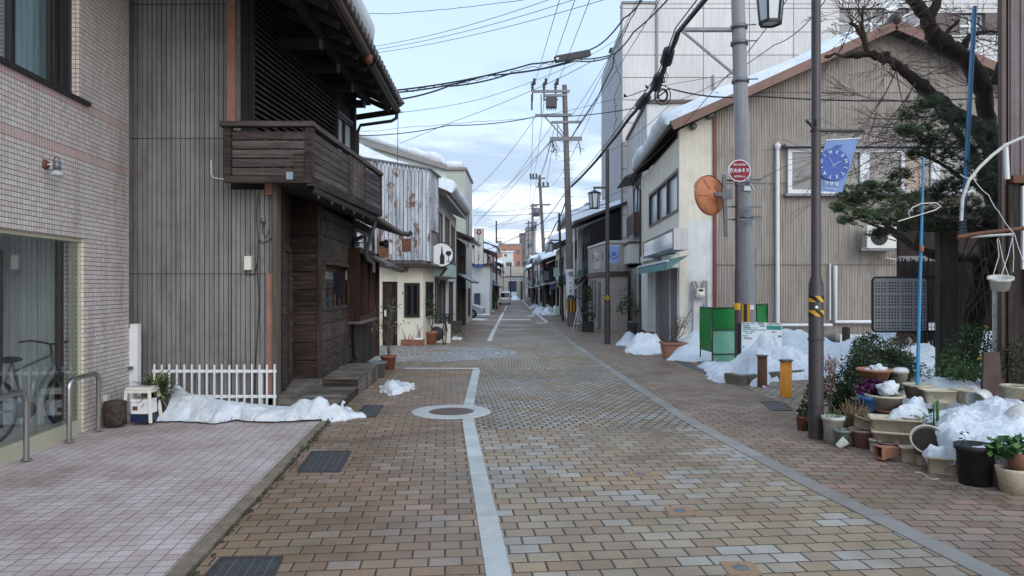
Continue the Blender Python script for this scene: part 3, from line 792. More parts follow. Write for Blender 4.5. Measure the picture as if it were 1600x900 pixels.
def roof_snow(name,label,a,b,up,thick,seed=0,n=30,k=8,over=.12,lump=.25,cat='roof snow',group=None):
    """slab of snow lying on a roof: a-b along the eave, up = vector up the slope; bulges over the eave"""
    a,b,up = Vector(a),Vector(b),Vector(up);t = b - a;nrm = t.cross(up).normalized()
    if nrm.z < 0: nrm = -nrm
    ud = up.normalized();m = MB();m.smooth = True;vs = []
    prof = [(-.2,0.02),(-.9,.25),(-1,.55),(-.7,.85),(0,1.0),(.15 * up.length / over,1.05)]
    rows = [(-over * .2,.0),(-over * .9,.25),(-over,.55),(-over * .6,.85),(over * .3,1.0)] + [(up.length * q,1.0 + .06 * math.sin(q * 7)) for q in (.15,.3,.45,.6,.75,.9)] + [(up.length,.9),(up.length * 1.002,0)]
    for i in range(n + 1):
        f = i / n;endf = min(1,min(f,1 - f) * n / 2.2) ** .5
        for (s,h) in rows:
            q = a + t * f + ud * s
            nz = 1 + lump * (noise.noise(Vector((q.x * .9 + seed,q.y * .9,q.z * .9))) * 1.4 + .5 * noise.noise(Vector((q.x * 3 + seed,q.y * 3,q.z * 3))))
            vs.append(q + nrm * (thick * h * nz * endf) + (ud * 0))
    R_ = len(rows)
    m.add(vs,[(i * R_ + j,(i + 1) * R_ + j,(i + 1) * R_ + j + 1,i * R_ + j + 1) for i in range(n) for j in range(R_ - 1)])
    m.add([vs[0 * R_ + j] for j in range(R_)],[tuple(range(R_))]);m.add([vs[n * R_ + j] for j in range(R_)],[tuple(range(R_ - 1,-1,-1))])
    o = m.build(name,M_.snow);tag(o,label,cat,group);return o

# ---------------- foliage ----------------
def leaf(m,c,d,L,w,up=None):
    d = d.normalized();s = d.orthogonal().normalized() if up is None else d.cross(up)
    if s.length < 1e-4: s = d.orthogonal()
    s = s.normalized()
    m.add([c,c + d * L * .5 + s * w / 2,c + d * L,c + d * L * .5 - s * w / 2],[(0,1,2,3)])
def rdir(rr):
    while True:
        v = Vector((rr.uniform(-1,1),rr.uniform(-1,1),rr.uniform(-1,1)))
        if .01 < v.length < 1: return v.normalized()
def leafcloud(m,c,rx,ry,rz,n,L,w,rr,shell=.35,dens=None):
    c = Vector(c)
    k = 0
    while k < n:
        d = rdir(rr);q = rr.uniform(shell,1) ** .6
        p = Vector((d.x * rx,d.y * ry,d.z * rz)) * q
        if noise.noise((c + p) * 2.6) < rr.uniform(-.45,.12): k += .3;continue
        leaf(m,c + p,(d + rdir(rr) * .9),L * rr.uniform(.7,1.3),w * rr.uniform(.7,1.3),rdir(rr));k += 1
def tuft(m,c,d,rr,n=22,L=.09):
    """one brush of pine needles"""
    d = d.normalized()
    for k in range(n):
        v = (d * rr.uniform(.2,1.1) + rdir(rr) * .8).normalized();s = v.orthogonal().normalized() * .0042
        e = c + v * L * rr.uniform(.7,1.15);m.add([c - s,c + s,e],[(0,1,2)])
def branch(m,p,d,L,r,rr,depth,spread=.5,kink=.22,n=5,droop=0.0,ends=None,nchild=3,rmin=.0025,sides=5):
    pts = [Vector(p)];rs = [r];d = Vector(d).normalized()
    for k in range(n):
        d = (d + rdir(rr) * kink + Vector((0,0,droop))).normalized();pts.append(pts[-1] + d * L / n);rs.append(max(r * (1 - .75 * (k + 1) / n),rmin))
    m.tube(pts,rs,sides,cap=False)
    if ends is not None and depth <= 1: ends.append((pts[-1],d))
    if depth > 0:
        for k in range(nchild):
            i = rr.randint(1,n);q = (pts[i] - pts[i - 1]).normalized()
            branch(m,pts[i],(q + rdir(rr) * spread),L * rr.uniform(.45,.75),rs[i] * .7,rr,depth - 1,spread,kink,max(3,n - 1),droop,ends,nchild,rmin,4)

# =====================================================================
# LEFT SIDE
# =====================================================================
# ---- tiled building ----
A0 = (-4.83 / 6.64 * 6.70,6.70)
A0 = ((0 - 800) / F * 6.70,6.70);K_ = -.0915
def tb(y): return A0[0] + K_ * (y - 6.70)
FT = Face((tb(-4),-4),(tb(9.42),9.42),toward=(0,3))
bt = thing('tiled_building','grey tiled building with pink tile bands and a large shop window, by the pink forecourt','building',(tb(9.4) - .5,9.0,0))
uS1 = FT.u(131);uS0 = uS1 - 6.2
zS = FT.px(0,356)[1]
uW1 = FT.u(125);uW0 = uW1 - 4.3;zW = FT.px(0,91)[1];zWt = zW + 1.75
m = MB();wallholes(m,FT,0,FT.L,-.1,8.2,[(uS0,uS1,.0,zS),(uW0,uW1,zW,zWt)],-.22,0)
# return wall at the far corner
c0 = FT.pt(FT.L,0,-.22);m.box(c0.x - 5,c0.y - .22,-.1,c0.x + .02,c0.y - .001,8.2)
m.build('wall',M_.tilewall,bt)
m = MB();m.box(c0.x - 5,-4,8.2,c0.x + .25,c0.y,8.5);m.build('roof',M_.concrete,bt)
# upper window
fr = M_.blackmetal
m = MB();rectframe(m,FT,uW0,uW1,zW,zWt,.055,-.16,-.09)
for px_ in (37 / 2,170 / 2,188 / 2):
    u = FT.u(px_,-.1);m.fbox(FT,u - .03,u + .03,zW + .05,zWt - .05,-.15,-.085)
m.fbox(FT,FT.u(160 / 2,-.1),FT.u(192 / 2,-.1),zW + .05,zWt - .05,-.15,-.11)
o = m.build('window',fr,bt)
m = MB();m.fbox(FT,uW0 + .05,uW1 - .05,zW + .05,zWt - .05,-.135,-.128);m.build('pane',M_.glass_clear,o)
m = MB();m.fbox(FT,uW0 - .03,uW1 + .17,zW - .045,zW,-.2,.045);m.build('sill',fr,bt)
def drape(m,f,u0,u1,z0,z1,d,amp=.025,per=.11):
    vs = [];n = int((u1 - u0) / per * 6)
    for k in range(n + 1):
        u = u0 + (u1 - u0) * k / n;dd = d + amp * math.sin(2 * math.pi * (u - u0) / per + 1.3 * math.sin(u * 5));vs += [f.pt(u,z0,dd),f.pt(u,z1,dd)]
    o = m.smooth;m.smooth = True;m.add(vs,[(2 * i,2 * i + 2,2 * i + 3,2 * i + 1) for i in range(n)]);m.smooth = o
m = MB();drape(m,FT,FT.u(19,-.3),FT.u(84,-.3),zW + .04,zWt,-.3);m.build('curtain',M_.curtain,bt)
m = MB();m.fbox(FT,uW0 - .1,uW1 + .1,zW - .1,zWt + .2,-1.4,-1.38);m.build('room_wall',M_.pot_grey,bt)
# shop window: frame, glass, and the room behind
m = MB();w = .05
zb_ = .11
m.fbox(FT,uS0,uS1,.0,zb_ + .05,-.19,-.025);m.fbox(FT,uS0,uS1,zS - .04,zS,-.19,-.03)
m.fbox(FT,uS1 - .035,uS1,zb_ + .05,zS - .05,-.06,-.03);m.fbox(FT,uS0,uS0 + .05,zb_ + .05,zS - .05,-.19,-.05)
um = FT.u(212 / 2 + 2,-.1);m.fbox(FT,um - .02,um + .02,zb_ + .05,zS - .05,-.09,-.055)
o = m.build('shop_window',M_.sage,bt)
m = MB();m.fbox(FT,uS0 + .04,uS1 - .03,zb_ + .04,zS - .04,-.05,-.045);m.build('pane',M_.glass_clear,o)
# room behind
m = MB()
m.fbox(FT,uS0 - .4,uS1 + .3,-.02,.06,-2.6,-.19)
m.build('room_floor',M_.panel_white,bt)
m = MB()
k = uS0 - .4
while k < uS1 + .25: m.fbox(FT,k,k + .1225,.06,zS + .1,-1.25,-1.22);k += .125
m.fbox(FT,uS0 - .4,uS1 + .3,.06,zS + .1,-1.28,-1.252)
m.build('room_wall',basic('grey boarded room wall',(200,200,198),.7,0,.1,2,vstreak=.12,isl=.05),bt)
m = MB();ra,rb_ = FT.pt(uS1 + .1,0,-.24),FT.pt(uS1 + .1,0,-1.25);FRS = Face((ra.x,ra.y),(rb_.x,rb_.y));k = .12
while k < FRS.L: m.fbox(FRS,k,min(k + .1,FRS.L),.06,zS + .1,-.03,.004 * (int(k * 10) % 2));k += .104
m.build('room_side',basic('pale grey upright boards',(186,188,188),.7,0,.12,2,vstreak=.15,isl=.08),bt)
m = MB();m.fbox(FRS,0,.12,.06,zS + .1,-.03,.03);m.fbox(FRS,.70,.78,.06,zS - .12,.006,.05);m.fbox(FRS,.70,FRS.L,zS - .2,zS - .12,.006,.05);m.build('timber_trim',M_.wood_orange,bt)
m = MB();m.fbox(FT,uS0 - .4,uS1 + .3,zS + .1,zS + .14,-1.8,-.2);m.build('room_ceiling',M_.panel_white,bt)
# wall lamp with rusty rose
t = thing('wall_lamp','small wall lamp with a rusty base and ribbed glass shade on the grey tiled wall','wall lamp',FT.pt(*FT.px(70,257),.0))
u,z = FT.px(70,257)
m = MB();m.lathe(FT.pt(u,z,.0),[(0,.03),(.04,.028),(.055,.005),(.055,0)],20,ax=(FT.n.x,FT.n.y,0));m.build('base',M_.rust,t)
p0 = FT.pt(u,z,.02);p1 = p0 + Vector((FT.n.x * .06,FT.n.y * .06 ,0)) + Vector((.03,0,-.005))
u2,z2 = FT.px(89,257,.12);q = FT.pt(u2,z2,.12)
m = MB();m.tube([p0,q],.008,8);m.build('arm',M_.plasticwhite,t)
m = MB();m.lathe(q,[(0,.035),(.035,.035),(.036,-.06),(.0,-.06)],16);m.build('socket',M_.galv,t)
m = MB();m.tube([q + Vector((-.03,0,.03)),q + Vector((-.032,0,.06)),q + Vector((-.015,0,.08)),q + Vector((.01,0,.08)),q + Vector((.022,0,.055)),q + Vector((.022,0,.03))],.005,6);m.build('cable_loop',M_.cable,t)
m = MB();m.lathe(q,[(.025,-.058),(.04,-.07),(.062,-.092),(.066,-.10),(.066,-.118),(.055,-.12),(0,-.12)],20);m.build('shade',glass('ribbed lamp glass',(176,180,182),rough=.2),t)
# small socket low on the wall
u,z = FT.px(163,623);t = thing('outlet_box','small weathered white outlet box low on the tiled wall','outlet',FT.pt(u,z - .05))
m = MB();m.fbox(FT,u - .04,u + .04,z - .03,z + .05,0,.05);m.build('cover',M_.pot_white,t,.006)
m = MB();m.tube([FT.pt(u,z - .03,.03),FT.pt(u + .01,z - .06,.05),FT.pt(u + .03,z - .05,.04)],.008,6);m.build('plug_cord',M_.cable,t)

# hoops of stainless pipe
def hoop(label,pa,pb,top):
    a,b = G(*pa),G(*pb);a.z = b.z = .03;zt = top
    t = thing('bicycle_hoop',label,'bike rail',(a + b) / 2,'steel hoops before the shop window')
    m = MB();r = .10;d = (b - a).normalized();L = (b - a).length;pts = [a]
    for k in range(7): an = math.pi / 2 * k / 6;pts.append(a + d * (r - r * math.cos(an)) + Vector((0,0,zt - r + r * math.sin(an))))
    for k in range(7): an = math.pi / 2 * (6 - k) / 6;pts.append(b - d * (r - r * math.cos(an)) + Vector((0,0,zt - r + r * math.sin(an))))
    pts.append(b);m.tube(pts,.027,14);m.build('pipe',M_.steel,t)
    m = MB();
    for q in (a,b): m.lathe(q,[(.05,0),(.05,.006),(.028,.01)],16)
    m.build('flange',M_.galv,t)
hoop('stainless steel hoop near the tiled wall end, beside the log and white stool',(108,697),(154,679),.66)
hoop('stainless steel hoop at the edge of the view, in front of the indoor bicycle',(-90,776),(41,726),.66)

# bicycle behind the glass
def bicycle(name,label,org,ang,fm,s=1.0,basket=False,lean=0):
    t = thing(name,label,'bicycle',org)
    Rm = Matrix.Rotation(ang,4,'Z') @ Matrix.Rotation(lean,4,'X')
    T = lambda x,z,y=0: Vector(org) + (Rm @ Vector((x * s,y * s,z * s)))
    yax = Rm @ Vector((0,1,0))
    r = .33
    for x in (0,1.05):
        c = T(x,r);m = MB();
        m.tube([c + (Rm @ Vector((math.cos(a) * r * s,0,math.sin(a) * r * s))) for a in [2 * math.pi * k / 32 for k in range(33)]],.02 * s,8,cap=False)
        wl = m.build('wheel',M_.rubber,t)
        m = MB();m.tube([c + (Rm @ Vector((math.cos(a) * (r - .025) * s,0,math.sin(a) * (r - .025) * s))) for a in [2 * math.pi * k / 32 for k in range(33)]],.009 * s,6,cap=False)
        for k in range(14):
            a = 2 * math.pi * k / 14;m.tube([c + yax * (.02 if k % 2 else -.02),c + (Rm @ Vector((math.cos(a) * (r - .03) * s,0,math.sin(a) * (r - .03) * s)))],.0018,3)
        m.cyl(c - yax * .04,c + yax * .04,.018 * s,8);m.build('rim',M_.galv,wl)
    bb,seat,head,head2 = T(.44,.29),T(.27,.80),T(.80,.86),T(.83,.74)
    m = MB()
    for a,b in ((T(0,r),bb),(T(0,r),seat),(bb,seat),(bb,head2),(T(.30,.73),head),(head,head2)): m.tube([a,b],.015 * s,8)
    m.tube([head2,T(.93,.48),T(1.05,r)],.014 * s,8)
    m.build('frame',fm,t)
    m = MB();m.tube([head,T(.78,.98)],.013 * s,8)
    for sg in (-1,1): m.tube([T(.78,.98),T(.80,1.0,.12 * sg),T(.76,1.02,.24 * sg),T(.66,1.01,.29 * sg)],.012 * s,8)
    m.build('handlebar',M_.blackmetal,t)
    m = MB();m.blob(T(.22,.86),.13 * s,.13 * s,.035 * s,12,6);m.tube([seat,T(.25,.85)],.013 * s,8);m.build('saddle',M_.blackmetal,t)
    m = MB();m.cyl(T(.44,.29,-.05),T(.44,.29,.05),.09 * s,20);m.tube([T(.44,.29,.06),T(.52,.15,.08)],.01 * s,6);m.build('crank',M_.darkmetal,t)
    if basket:
        m = MB()
        for zz in (.78,.86,.94,1.02):
            m.tube([T(.86,zz,-.15),T(1.14,zz,-.15),T(1.14,zz,.15),T(.86,zz,.15),T(.86,zz,-.15)],.006,4)
        for x in (.86,.93,1.0,1.07,1.14):
            for y_ in (-.15,.15): m.tube([T(x,.78,y_),T(x,1.03,y_)],.005,4)
        m.build('basket',M_.blackmetal,t)
    return t
b0 = FT.pt(FT.u(28,-.55) - .62,0,-.55)
bicycle('bicycle','bicycle parked indoors behind the large shop window of the tiled building',(b0.x + .05,b0.y + .05,.06),R(-99 + 180),M_.galv)

# ---- objects against the tiled wall ----
c = G(180,671);c.z = .03;c.y += .0;c.x = (180 - 800) / F * c.y
m = MB();m.lathe(c,[(0,0),(.128,0),(.125,.1),(.13,.2),(.122,.272),(.115,.28),(0,.28)],28)
for v in m.v: v += Vector((0,0,0)) + Vector((v.x - c.x,v.y - c.y,0)) * .07 * noise.noise(v * 16)
t = thing('log_stump','short upright log stump with dark bark at the foot of the tiled wall','log',c)
m.build('bark',basic('peeling dark bark',(62,52,45),.9,0,.6,16,dirt=(130,108,90),dirtamt=.5,bump=1,bsc=40),t)
m = MB();m.lathe(c,[(0,.283),(.105,.283),(.108,.28)],24);m.build('cut_face',M_.wood_street,t)
# white stool
a = G(186,653);b = G(229,658)
sx,sy = -4.58,8.80;z0 = .03
t = thing('stool','white plastic step stool standing over the white cooler box','stool',(sx,sy,z0))
m = MB();m.box(sx - .155,sy - .12,z0 + .40,sx + .155,sy + .12,z0 + .43);m.build('top',M_.plasticwhite,t,.012)
for ex,ey in ((-1,-1),(1,-1),(1,1),(-1,1)):
    m = MB();m.beam((sx + ex * .14,sy + ey * .105,z0 + .4),(sx + ex * .17,sy + ey * .13,z0),.036,.028,(0,1,0));m.build('leg',M_.plasticwhite,t,.005)
m = MB()
for e in (-1,1): m.box(sx - .13,sy + e * .11 - .01,z0 + .365,sx + .13,sy + e * .11 + .01,z0 + .40);m.box(sx + e * .145 - .01,sy - .1,z0 + .365,sx + e * .145 + .01,sy + .1,z0 + .40)
m.build('apron',M_.plasticwhite,t)
sx += .02;sy += .01
t = thing('cooler_box','white and navy cooler box under the white plastic stool','box',(sx,sy,z0))
m = MB();m.box(sx - .115,sy - .10,z0 + .10,sx + .115,sy + .10,z0 + .25);m.build('body',M_.signwhite,t,.01)
m = MB();m.box(sx - .117,sy - .102,z0,sx + .117,sy + .102,z0 + .105);m.build('base',M_.navy,t)
m = MB();m.box(sx - .122,sy - .107,z0 + .25,sx + .122,sy + .107,z0 + .285);m.build('lid',M_.signwhite,t,.01)
m = MB();m.box(sx - .09,sy - .106,z0 + .15,sx - .03,sy - .101,z0 + .20);m.build('label',M_.rust,t)
# planter with strap leaves
cx,cy = -4.50,9.02
t = thing('potted_plant','strap leaved plant in a dark pot behind the white stool','plant',(cx,cy,.03))
m = MB();m.lathe((cx,cy,.03),[(0,0),(.11,0),(.14,.25),(.155,.25),(.155,.29),(.13,.29),(.13,.24),(0,.24)],24);m.build('pot',M_.pot_black,t)
rr = random.Random(5);m = MB()
for k in range(170):
    a = rr.uniform(0,6.28);el = rr.uniform(.1,1.3);L = rr.uniform(.3,.58);w = .028
    d = Vector((math.cos(a) * math.cos(el),math.sin(a) * math.cos(el),math.sin(el)));s = Vector((-math.sin(a),math.cos(a),0)) * w / 2
    p = Vector((cx,cy,.36)) + rdir(rr) * .06;pr = None
    for j in range(5):
        q = p + d * L * j / 4 + Vector((0,0,-.32 * L * (j / 4) ** 2 * 1.4));ww = s * (1 - (j / 4) ** 2 * .95)
        cur = (q - ww,q + ww)
        if pr: m.add([pr[0],pr[1],cur[1],cur[0]],[(0,1,2,3)])
        pr = cur
m.build('foliage',M_.strap,t)

# ---- white fence and its end panel ----
YF = 9.72
t = thing('metal_fence','low white metal picket fence in front of the dark ribbed steel wall','fence',(-4.1,YF,0))
x0 = P(238,0,YF).x;x1 = P(432,0,YF).x;ztop = P(0,569,YF).z
m = MB();m.box(x0,YF - .012,ztop - .115,x1,YF + .012,ztop - .075);m.box(x0,YF - .012,ztop - .46,x1,YF + .012,ztop - .42);m.build('rail',M_.whitemetal,t)
n = 17;xs_ = [P(243 + k * 11.7,0,YF).x for k in range(n)]
for i,x in enumerate(xs_):
    m = MB();m.box(x - .009,YF - .045,max(.04,ztop - .6),x + .009,YF - .013,ztop + random.uniform(-.006,.006));m.build('picket',M_.whitemetal,t)
m = MB();x = P(407,0,YF).x;m.box(x - .02,YF + .013,-.05,x + .02,YF + .06,ztop - .08);m.build('post',M_.whitemetal,t)
t = thing('folding_gate','folded white metal gate panel standing at the corner of the tiled building','gate',(P(208,0,9.5).x,9.5,0))
m = MB();xa,xb = P(205,0,9.5).x,P(217,0,9.5).x;m.box(xa,9.46,.0,xb,9.56,P(0,506,9.5).z);m.build('post',M_.whitemetal,t,.004)
m = MB()
for k in range(4):
    x = P(195 + k * 2.6,0,9.48).x;m.box(x - .008,9.44,.03,x + .008,9.47,P(0,513,9.5).z)
m.box(P(194,0,9.5).x,9.42,.62,P(207,0,9.5).x,9.45,.68);m.build('slat',M_.whitemetal,t)
m = MB();x = P(201,0,9.4).x;m.box(x - .04,9.38,.60,x + .05,9.42,.64);m.build('latch',M_.galv,t)
# long snow heap
ol = [G(229,655),G(236,664),G(300,663),G(335,667),G(370,662),G(430,664),G(480,662),G(520,660),G(566,652),G(545,641),G(525,638),(-2.2,9.72),(-3.2,9.62),(-4.2,9.62),(-4.55,9.3)]
def pk(px,y,h,s): return ((px - 800) / F * y,y,h,s)
snow_heap('snow_heap','long white snow heap in front of the white picket fence on the pink tiles',ol,
    [pk(270,9.35,.40,.15),pk(258,9.1,.18,.14),pk(300,9.2,.20,.24),pk(345,9.2,.12,.28),pk(395,9.15,.05,.3),pk(440,9.2,.01,.3),pk(500,9.2,.17,.11),pk(475,9.25,.15,.12),pk(525,9.3,.15,.09),pk(548,9.15,.07,.08)],3,base=.06,n=150,z0=lambda x,y: .028 if x < -2.4 else zg(y) + .004,rough=.14)
snow_heap('snow_heap','small lone lump of snow on the brown pavement near the grey pot',[G(597,612),G(612,618),G(632,612),G(645,608),G(640,602),G(620,598),G(600,600)],
    [pk(612,11.9,.13,.09),pk(628,11.8,.05,.1)],8,base=.05,n=60,edge=.07,rough=.2)

# =====================================================================
# the old timber house with the ribbed steel end wall
# =====================================================================
hw = thing('timber_house','old dark timber house with louvered upper wall and tiled eaves beside the white fence','wooden house',(-4.0,11,0))
YC = 9.86
FC = Face((P(190,0,YC).x - 3.0,YC),(P(430,0,YC).x,YC))
xw = P(388,0,YC).x                       # street line of the upper floor
m = MB();corrugated(m,FC,0,FC.u(362),-.05,6.4,.066,.026,flat=True)
corrugated(m,FC,FC.u(362),FC.u(428),-.05,3.04,.066,.026,flat=True)
mm = m.build('ribbed_steel_wall',M_.iron_grey,hw)
m = MB();m.fbox(FC,0,FC.L,-.2,3.2,-.1,-.01);m.fbox(FC,0,FC.u(386),3.2,6.6,-.1,-.01);m.build('end_wall',M_.black_wood,hw)
m = MB()
for py in (217,428,8):
    z = P(0,py,YC).z;u1 = FC.u(358 if py < 250 else 426);m.fbox(FC,0,u1,z - .005,z + .005,.0265,.029)
m.build('seam',M_.blackmetal,mm)
# salmon post, downpipe
m = MB();xa,xb = P(357,0,YC - .05).x,P(369,0,YC - .05).x
m.box(xa,YC - .1,3.85,xb,YC - .03,6.5);m.build('corner_trim',M_.copper_pink,hw)
m = MB();xa,xb = P(418,0,YC - .05).x,P(430,0,YC - .05).x;m.box(xa,YC - .08,0,xb,YC + .0,1.88);m.box(xa - .02,YC - .1,2.96,xb + .02,YC - .02,3.14);m.build('corner_trim',M_.copper_pink,hw)
m = MB();m.box(P(369.5,0,YC).x,YC - .04,3.85,P(377,0,YC).x,YC + .06,6.5);m.build('flashing',basic('blue green old copper',(104,118,112),.7,0,.4,8,dirt=(80,60,50)),hw)
m = MB();m.box(P(377.5,0,YC).x,YC - .02,3.5,P(388,0,YC).x,YC + .1,6.5);m.build('corner_post',M_.black_wood,hw)
m = MB();m.box(P(430.5,0,YC).x,YC - .14,-.05,P(438,0,YC).x,YC + .02,3.1);m.build('corner_post',M_.wood_post,hw)
# upper street wall with louvers
FU = Face((xw,YC),(xw + .06 * 6.0,YC + 6.0))
u1 = FU.u(521);u2 = FU.u(551)
m = MB();wallholes(m,FU,0,u2 + .3,2.9,6.3,[(u1 + .12,u2 - .02,4.0,5.08)],-.12,-.04)
e = FU.pt(u2 + .3,0,-.04);m.box(e.x - 4,e.y,0,e.x,e.y + .1,6.3);m.build('upper_wall',M_.black_wood,hw)
m = MB();z = 3.3
while z < 5.86:
    m.add([FU.pt(.06,z,.052),FU.pt(u1,z,.052),FU.pt(u1,z + .075,-.02),FU.pt(.06,z + .075,-.02),
           FU.pt(.06,z + .014,.056),FU.pt(u1,z + .014,.056),FU.pt(u1,z + .089,-.016),FU.pt(.06,z + .089,-.016)],[(0,1,2,3),(7,6,5,4),(0,4,5,1),(1,5,6,2),(3,2,6,7),(0,3,7,4)])
    z += .083
m.build('louver_slats',M_.louver,hw)
m = MB();m.fbox(FU,0,.06,3.2,5.95,-.04,.07);m.fbox(FU,u1,u1 + .11,3.2,5.95,-.04,.07);m.fbox(FU,u2 - .01,u2 + .12,3.2,5.95,-.04,.05);m.fbox(FU,0,u2 + .3,5.87,6.02,-.04,.09);m.build('upper_frame',M_.black_wood,hw)
window(FU,u1 + .12,u2 - .02,4.0,5.08,hw,M_.blackmetal,M_.glass_pale,.05,1,0,d=.0)
m = MB();m.fbox(FU,u1 + .12,u2 - .02,5.10,5.14,-.04,.03);m.fbox(FU,u1 + .12,u2 - .02,3.9,3.98,-.04,.06);m.build('window_ledge',M_.galv,hw)
# eaves: line of the gutter in plan
def ex(y): return -2.20 - .0227 * y
yE0,yE1,zE = 6.8,15.3,5.50
ridge_off = 3.1;ridge_z = zE + 1.65
E0 = V(ex(yE0),yE0,zE);E1 = V(ex(yE1),yE1,zE)
B0 = V(ex(yE0) - ridge_off,yE0,ridge_z);B1 = V(ex(yE1) - ridge_off,yE1 - .2,ridge_z)
m = MB();th = V(0,0,.10)
m.hexa([E0,E1,B1,B0,E0 + th,E1 + th,B1 + th,B0 + th]);m.build('roof_deck',M_.black_wood,hw)
# tile courses: rounded pans running up the slope
m = MB();n = int((yE1 - yE0) / .27)
up = (B0 - E0)
for k in range(n):
    y = yE0 + .14 + k * .27;a = V(ex(y) + .03,y,zE + .13);b = a + up
    m.smooth = True
    m.tube([a + V(.14,0,0),b],.062,8);m.smooth = False
    m.obox(a + (b - a) * .5 + V(0,.135,-.015),(b - a) * .5,(0,.09,0),(0,0,.012))
m.build('roof_tiles',M_.tileroof,hw)
m = MB()
for k in range(n):
    y = yE0 + .14 + k * .27;a = V(ex(y) + .17,y,zE + .13);m.lathe(a,[(0,.028),(.065,.026),(.085,.01),(.085,-.05)],12,ax=(1,0,-.1))
split(m.build('eave_tile_end',M_.tileroof,hw))
# rafters and bracket blocks below the eave
m = MB()
for k in range(12):
    y = 7.4 + .7 * k;a = V(ex(y) - .05,y,zE - .05);b = V(ex(y) - 1.25,y,zE + .50);m.beam(a,b,.075,.10)
split(m.build('rafter',M_.wood_dark,hw))
m = MB()
for y in (11.0,12.2,13.4,14.6):
    x = ex(y) - .55;m.box(x - .62,y - .06,zE - .12,x + .05,y + .06,zE + .02)
m.beam(V(ex(8) - .5,8,zE + .09),V(ex(15) - .5,15,zE + .09),.12,.14)
m.build('eave_beams',M_.black_wood,hw)
m = MB()
for y in (11.0,12.2,13.4,14.6):
    x = ex(y) - .50;m.box(x - .02,y - .064,zE - .124,x + .012,y + .064,zE + .024)
split(m.build('metal_cap',M_.galv,hw))
# gutters
def gutter(m,a,b,r=.06):
    a,b = Vector(a),Vector(b);d = (b - a).normalized();s = d.cross(V(0,0,1)).normalized();vs = []
    for q in (a,b):
        for k in range(9):
            an = math.pi * k / 8;vs.append(q + s * (r * math.cos(an)) - V(0,0,r * math.sin(an)))
    o = m.smooth;m.smooth = True;m.add(vs,[(k,k + 1,10 + k,9 + k) for k in range(8)]);m.smooth = o
    m.tube([a + s * r,b + s * r],.008,5)
m = MB();gutter(m,(ex(7) + .09,7,zE + .02),(ex(11.6) + .09,11.6,zE + .02));g1 = m.build('gutter',M_.brownmetal,hw)
m = MB();m.blob(V(ex(11.8) + .09,11.75,zE - .04),.08,.10,.09,10,6,.2);m.build('gutter_outlet',M_.rust,hw)
m = MB();gutter(m,(ex(12) + .09,12,zE - .02),(ex(15.3) + .09,15.3,zE - .02));m.build('gutter',M_.blackmetal,hw)
m = MB();a = V(ex(15.3) + .08,15.25,zE - .05)
e = FU.pt(u2 + .12,0,.05)
m.tube([a,a + V(-.02,0,-.14),a + V(-.12,0,-.2),V(e.x + .06,e.y + .1,zE - .36),V(e.x,e.y + .1,zE - .5),V(e.x,e.y + .1,3.2)],.035,10);m.build('downpipe',M_.blackmetal,hw)
m = MB();m.beam(a + V(.02,.03,.02),V(e.x - .1,e.y + .4,zE - .12),.04,.12);m.build('end_verge',M_.black_wood,hw)
m = MB();m.tube([E1 + V(0,.05,.12),E1 + V(.12,.06,.14),E1 + V(.2,.06,.2)],[.07,.06,.05],10);m.build('corner_tile',M_.tileroof,hw)
roof_snow('roof_snow','grey white snow overhanging the tiled eave of the dark timber house',(ex(8.2) - .02,8.2,zE + .20),(ex(12.1) - .02,12.1,zE + .20),(B0 - E0) * .8,.42,2,over=.10,lump=.12)

# balcony
YB = 9.42
bx0,bx1 = P(351,0,YB).x,P(487,0,YB).x
FB = Face((bx0,YB),(bx1,YB));zt,zbm = P(0,192,YB).z,P(0,283,YB).z
FS = Face((bx1,YB),(bx1 + .037 * 4.3,YB + 4.3));uE = FS.u(596)
m = MB();m.fbox(FB,-.06,FB.L + .04,zt - .05,zt + .015,-.09,.05);m.fbox(FS,-.04,uE + .03,zt - .05,zt + .01,-.07,.03);hr = m.build('balcony_handrail',M_.wood_balc,hw)
m = MB();N = 5;hh = (zt - .10 - zbm - .07) / N
for k in range(N):
    z = zbm + .075 + k * hh;m.fbox(FB,.1,FB.L - .09,z,z + hh - .02,-.03,-.005)
for k in range(N + 1):
    hh2 = (zt - .10 - zbm - .07) / (N + 1);z = zbm + .075 + k * hh2
    m.fbox(FS,.09,uE * .44,z,z + hh2 - .012,-.03,-.005);m.fbox(FS,uE * .72,uE - .07,z,z + hh2 - .014,-.03,-.005)
u = uE * .47
while u < uE * .69: m.fbox(FS,u,u + .085,zbm + .08,zt - .06,-.03,-.005);u += .092
m.build('balcony_boards',M_.wood_balc,hw)
m = MB()
m.fbox(FB,0,.085,zbm + .0,zt - .05,-.08,.012);m.fbox(FB,FB.L - .085,FB.L + .012,zbm,zt - .05,-.08,.014)
m.fbox(FB,0,FB.L,zbm - .02,zbm + .065,-.07,.018)
m.fbox(FS,0,.09,zbm - .02,zt - .05,-.07,.011);m.fbox(FS,0,uE,zbm - .06,zbm + .06,-.07,.02)
for q in (.44,.69): m.fbox(FS,uE * q,uE * q + .055,zbm + .06,zt - .05,-.05,.012)
m.fbox(FS,uE - .08,uE,zbm + .06,zt - .05,-.07,.012)
m.build('balcony_frame',M_.wood_dark,hw)
m = MB();m.add([FB.pt(0,zbm + .05,-.02),FS.pt(0,zbm + .05,-.02),FS.pt(uE,zbm + .05,-.02),V(xw + .2,YB + 4.1,zbm + .05)],[(0,1,2,3)]);m.build('balcony_floor',M_.wood_dark,hw)
m = MB();m.fbox(FB,FB.L - .235,FB.L - .09,zbm - .0,zbm + .36,.02,.03);m.build('patch_board',M_.wood_street,hw)
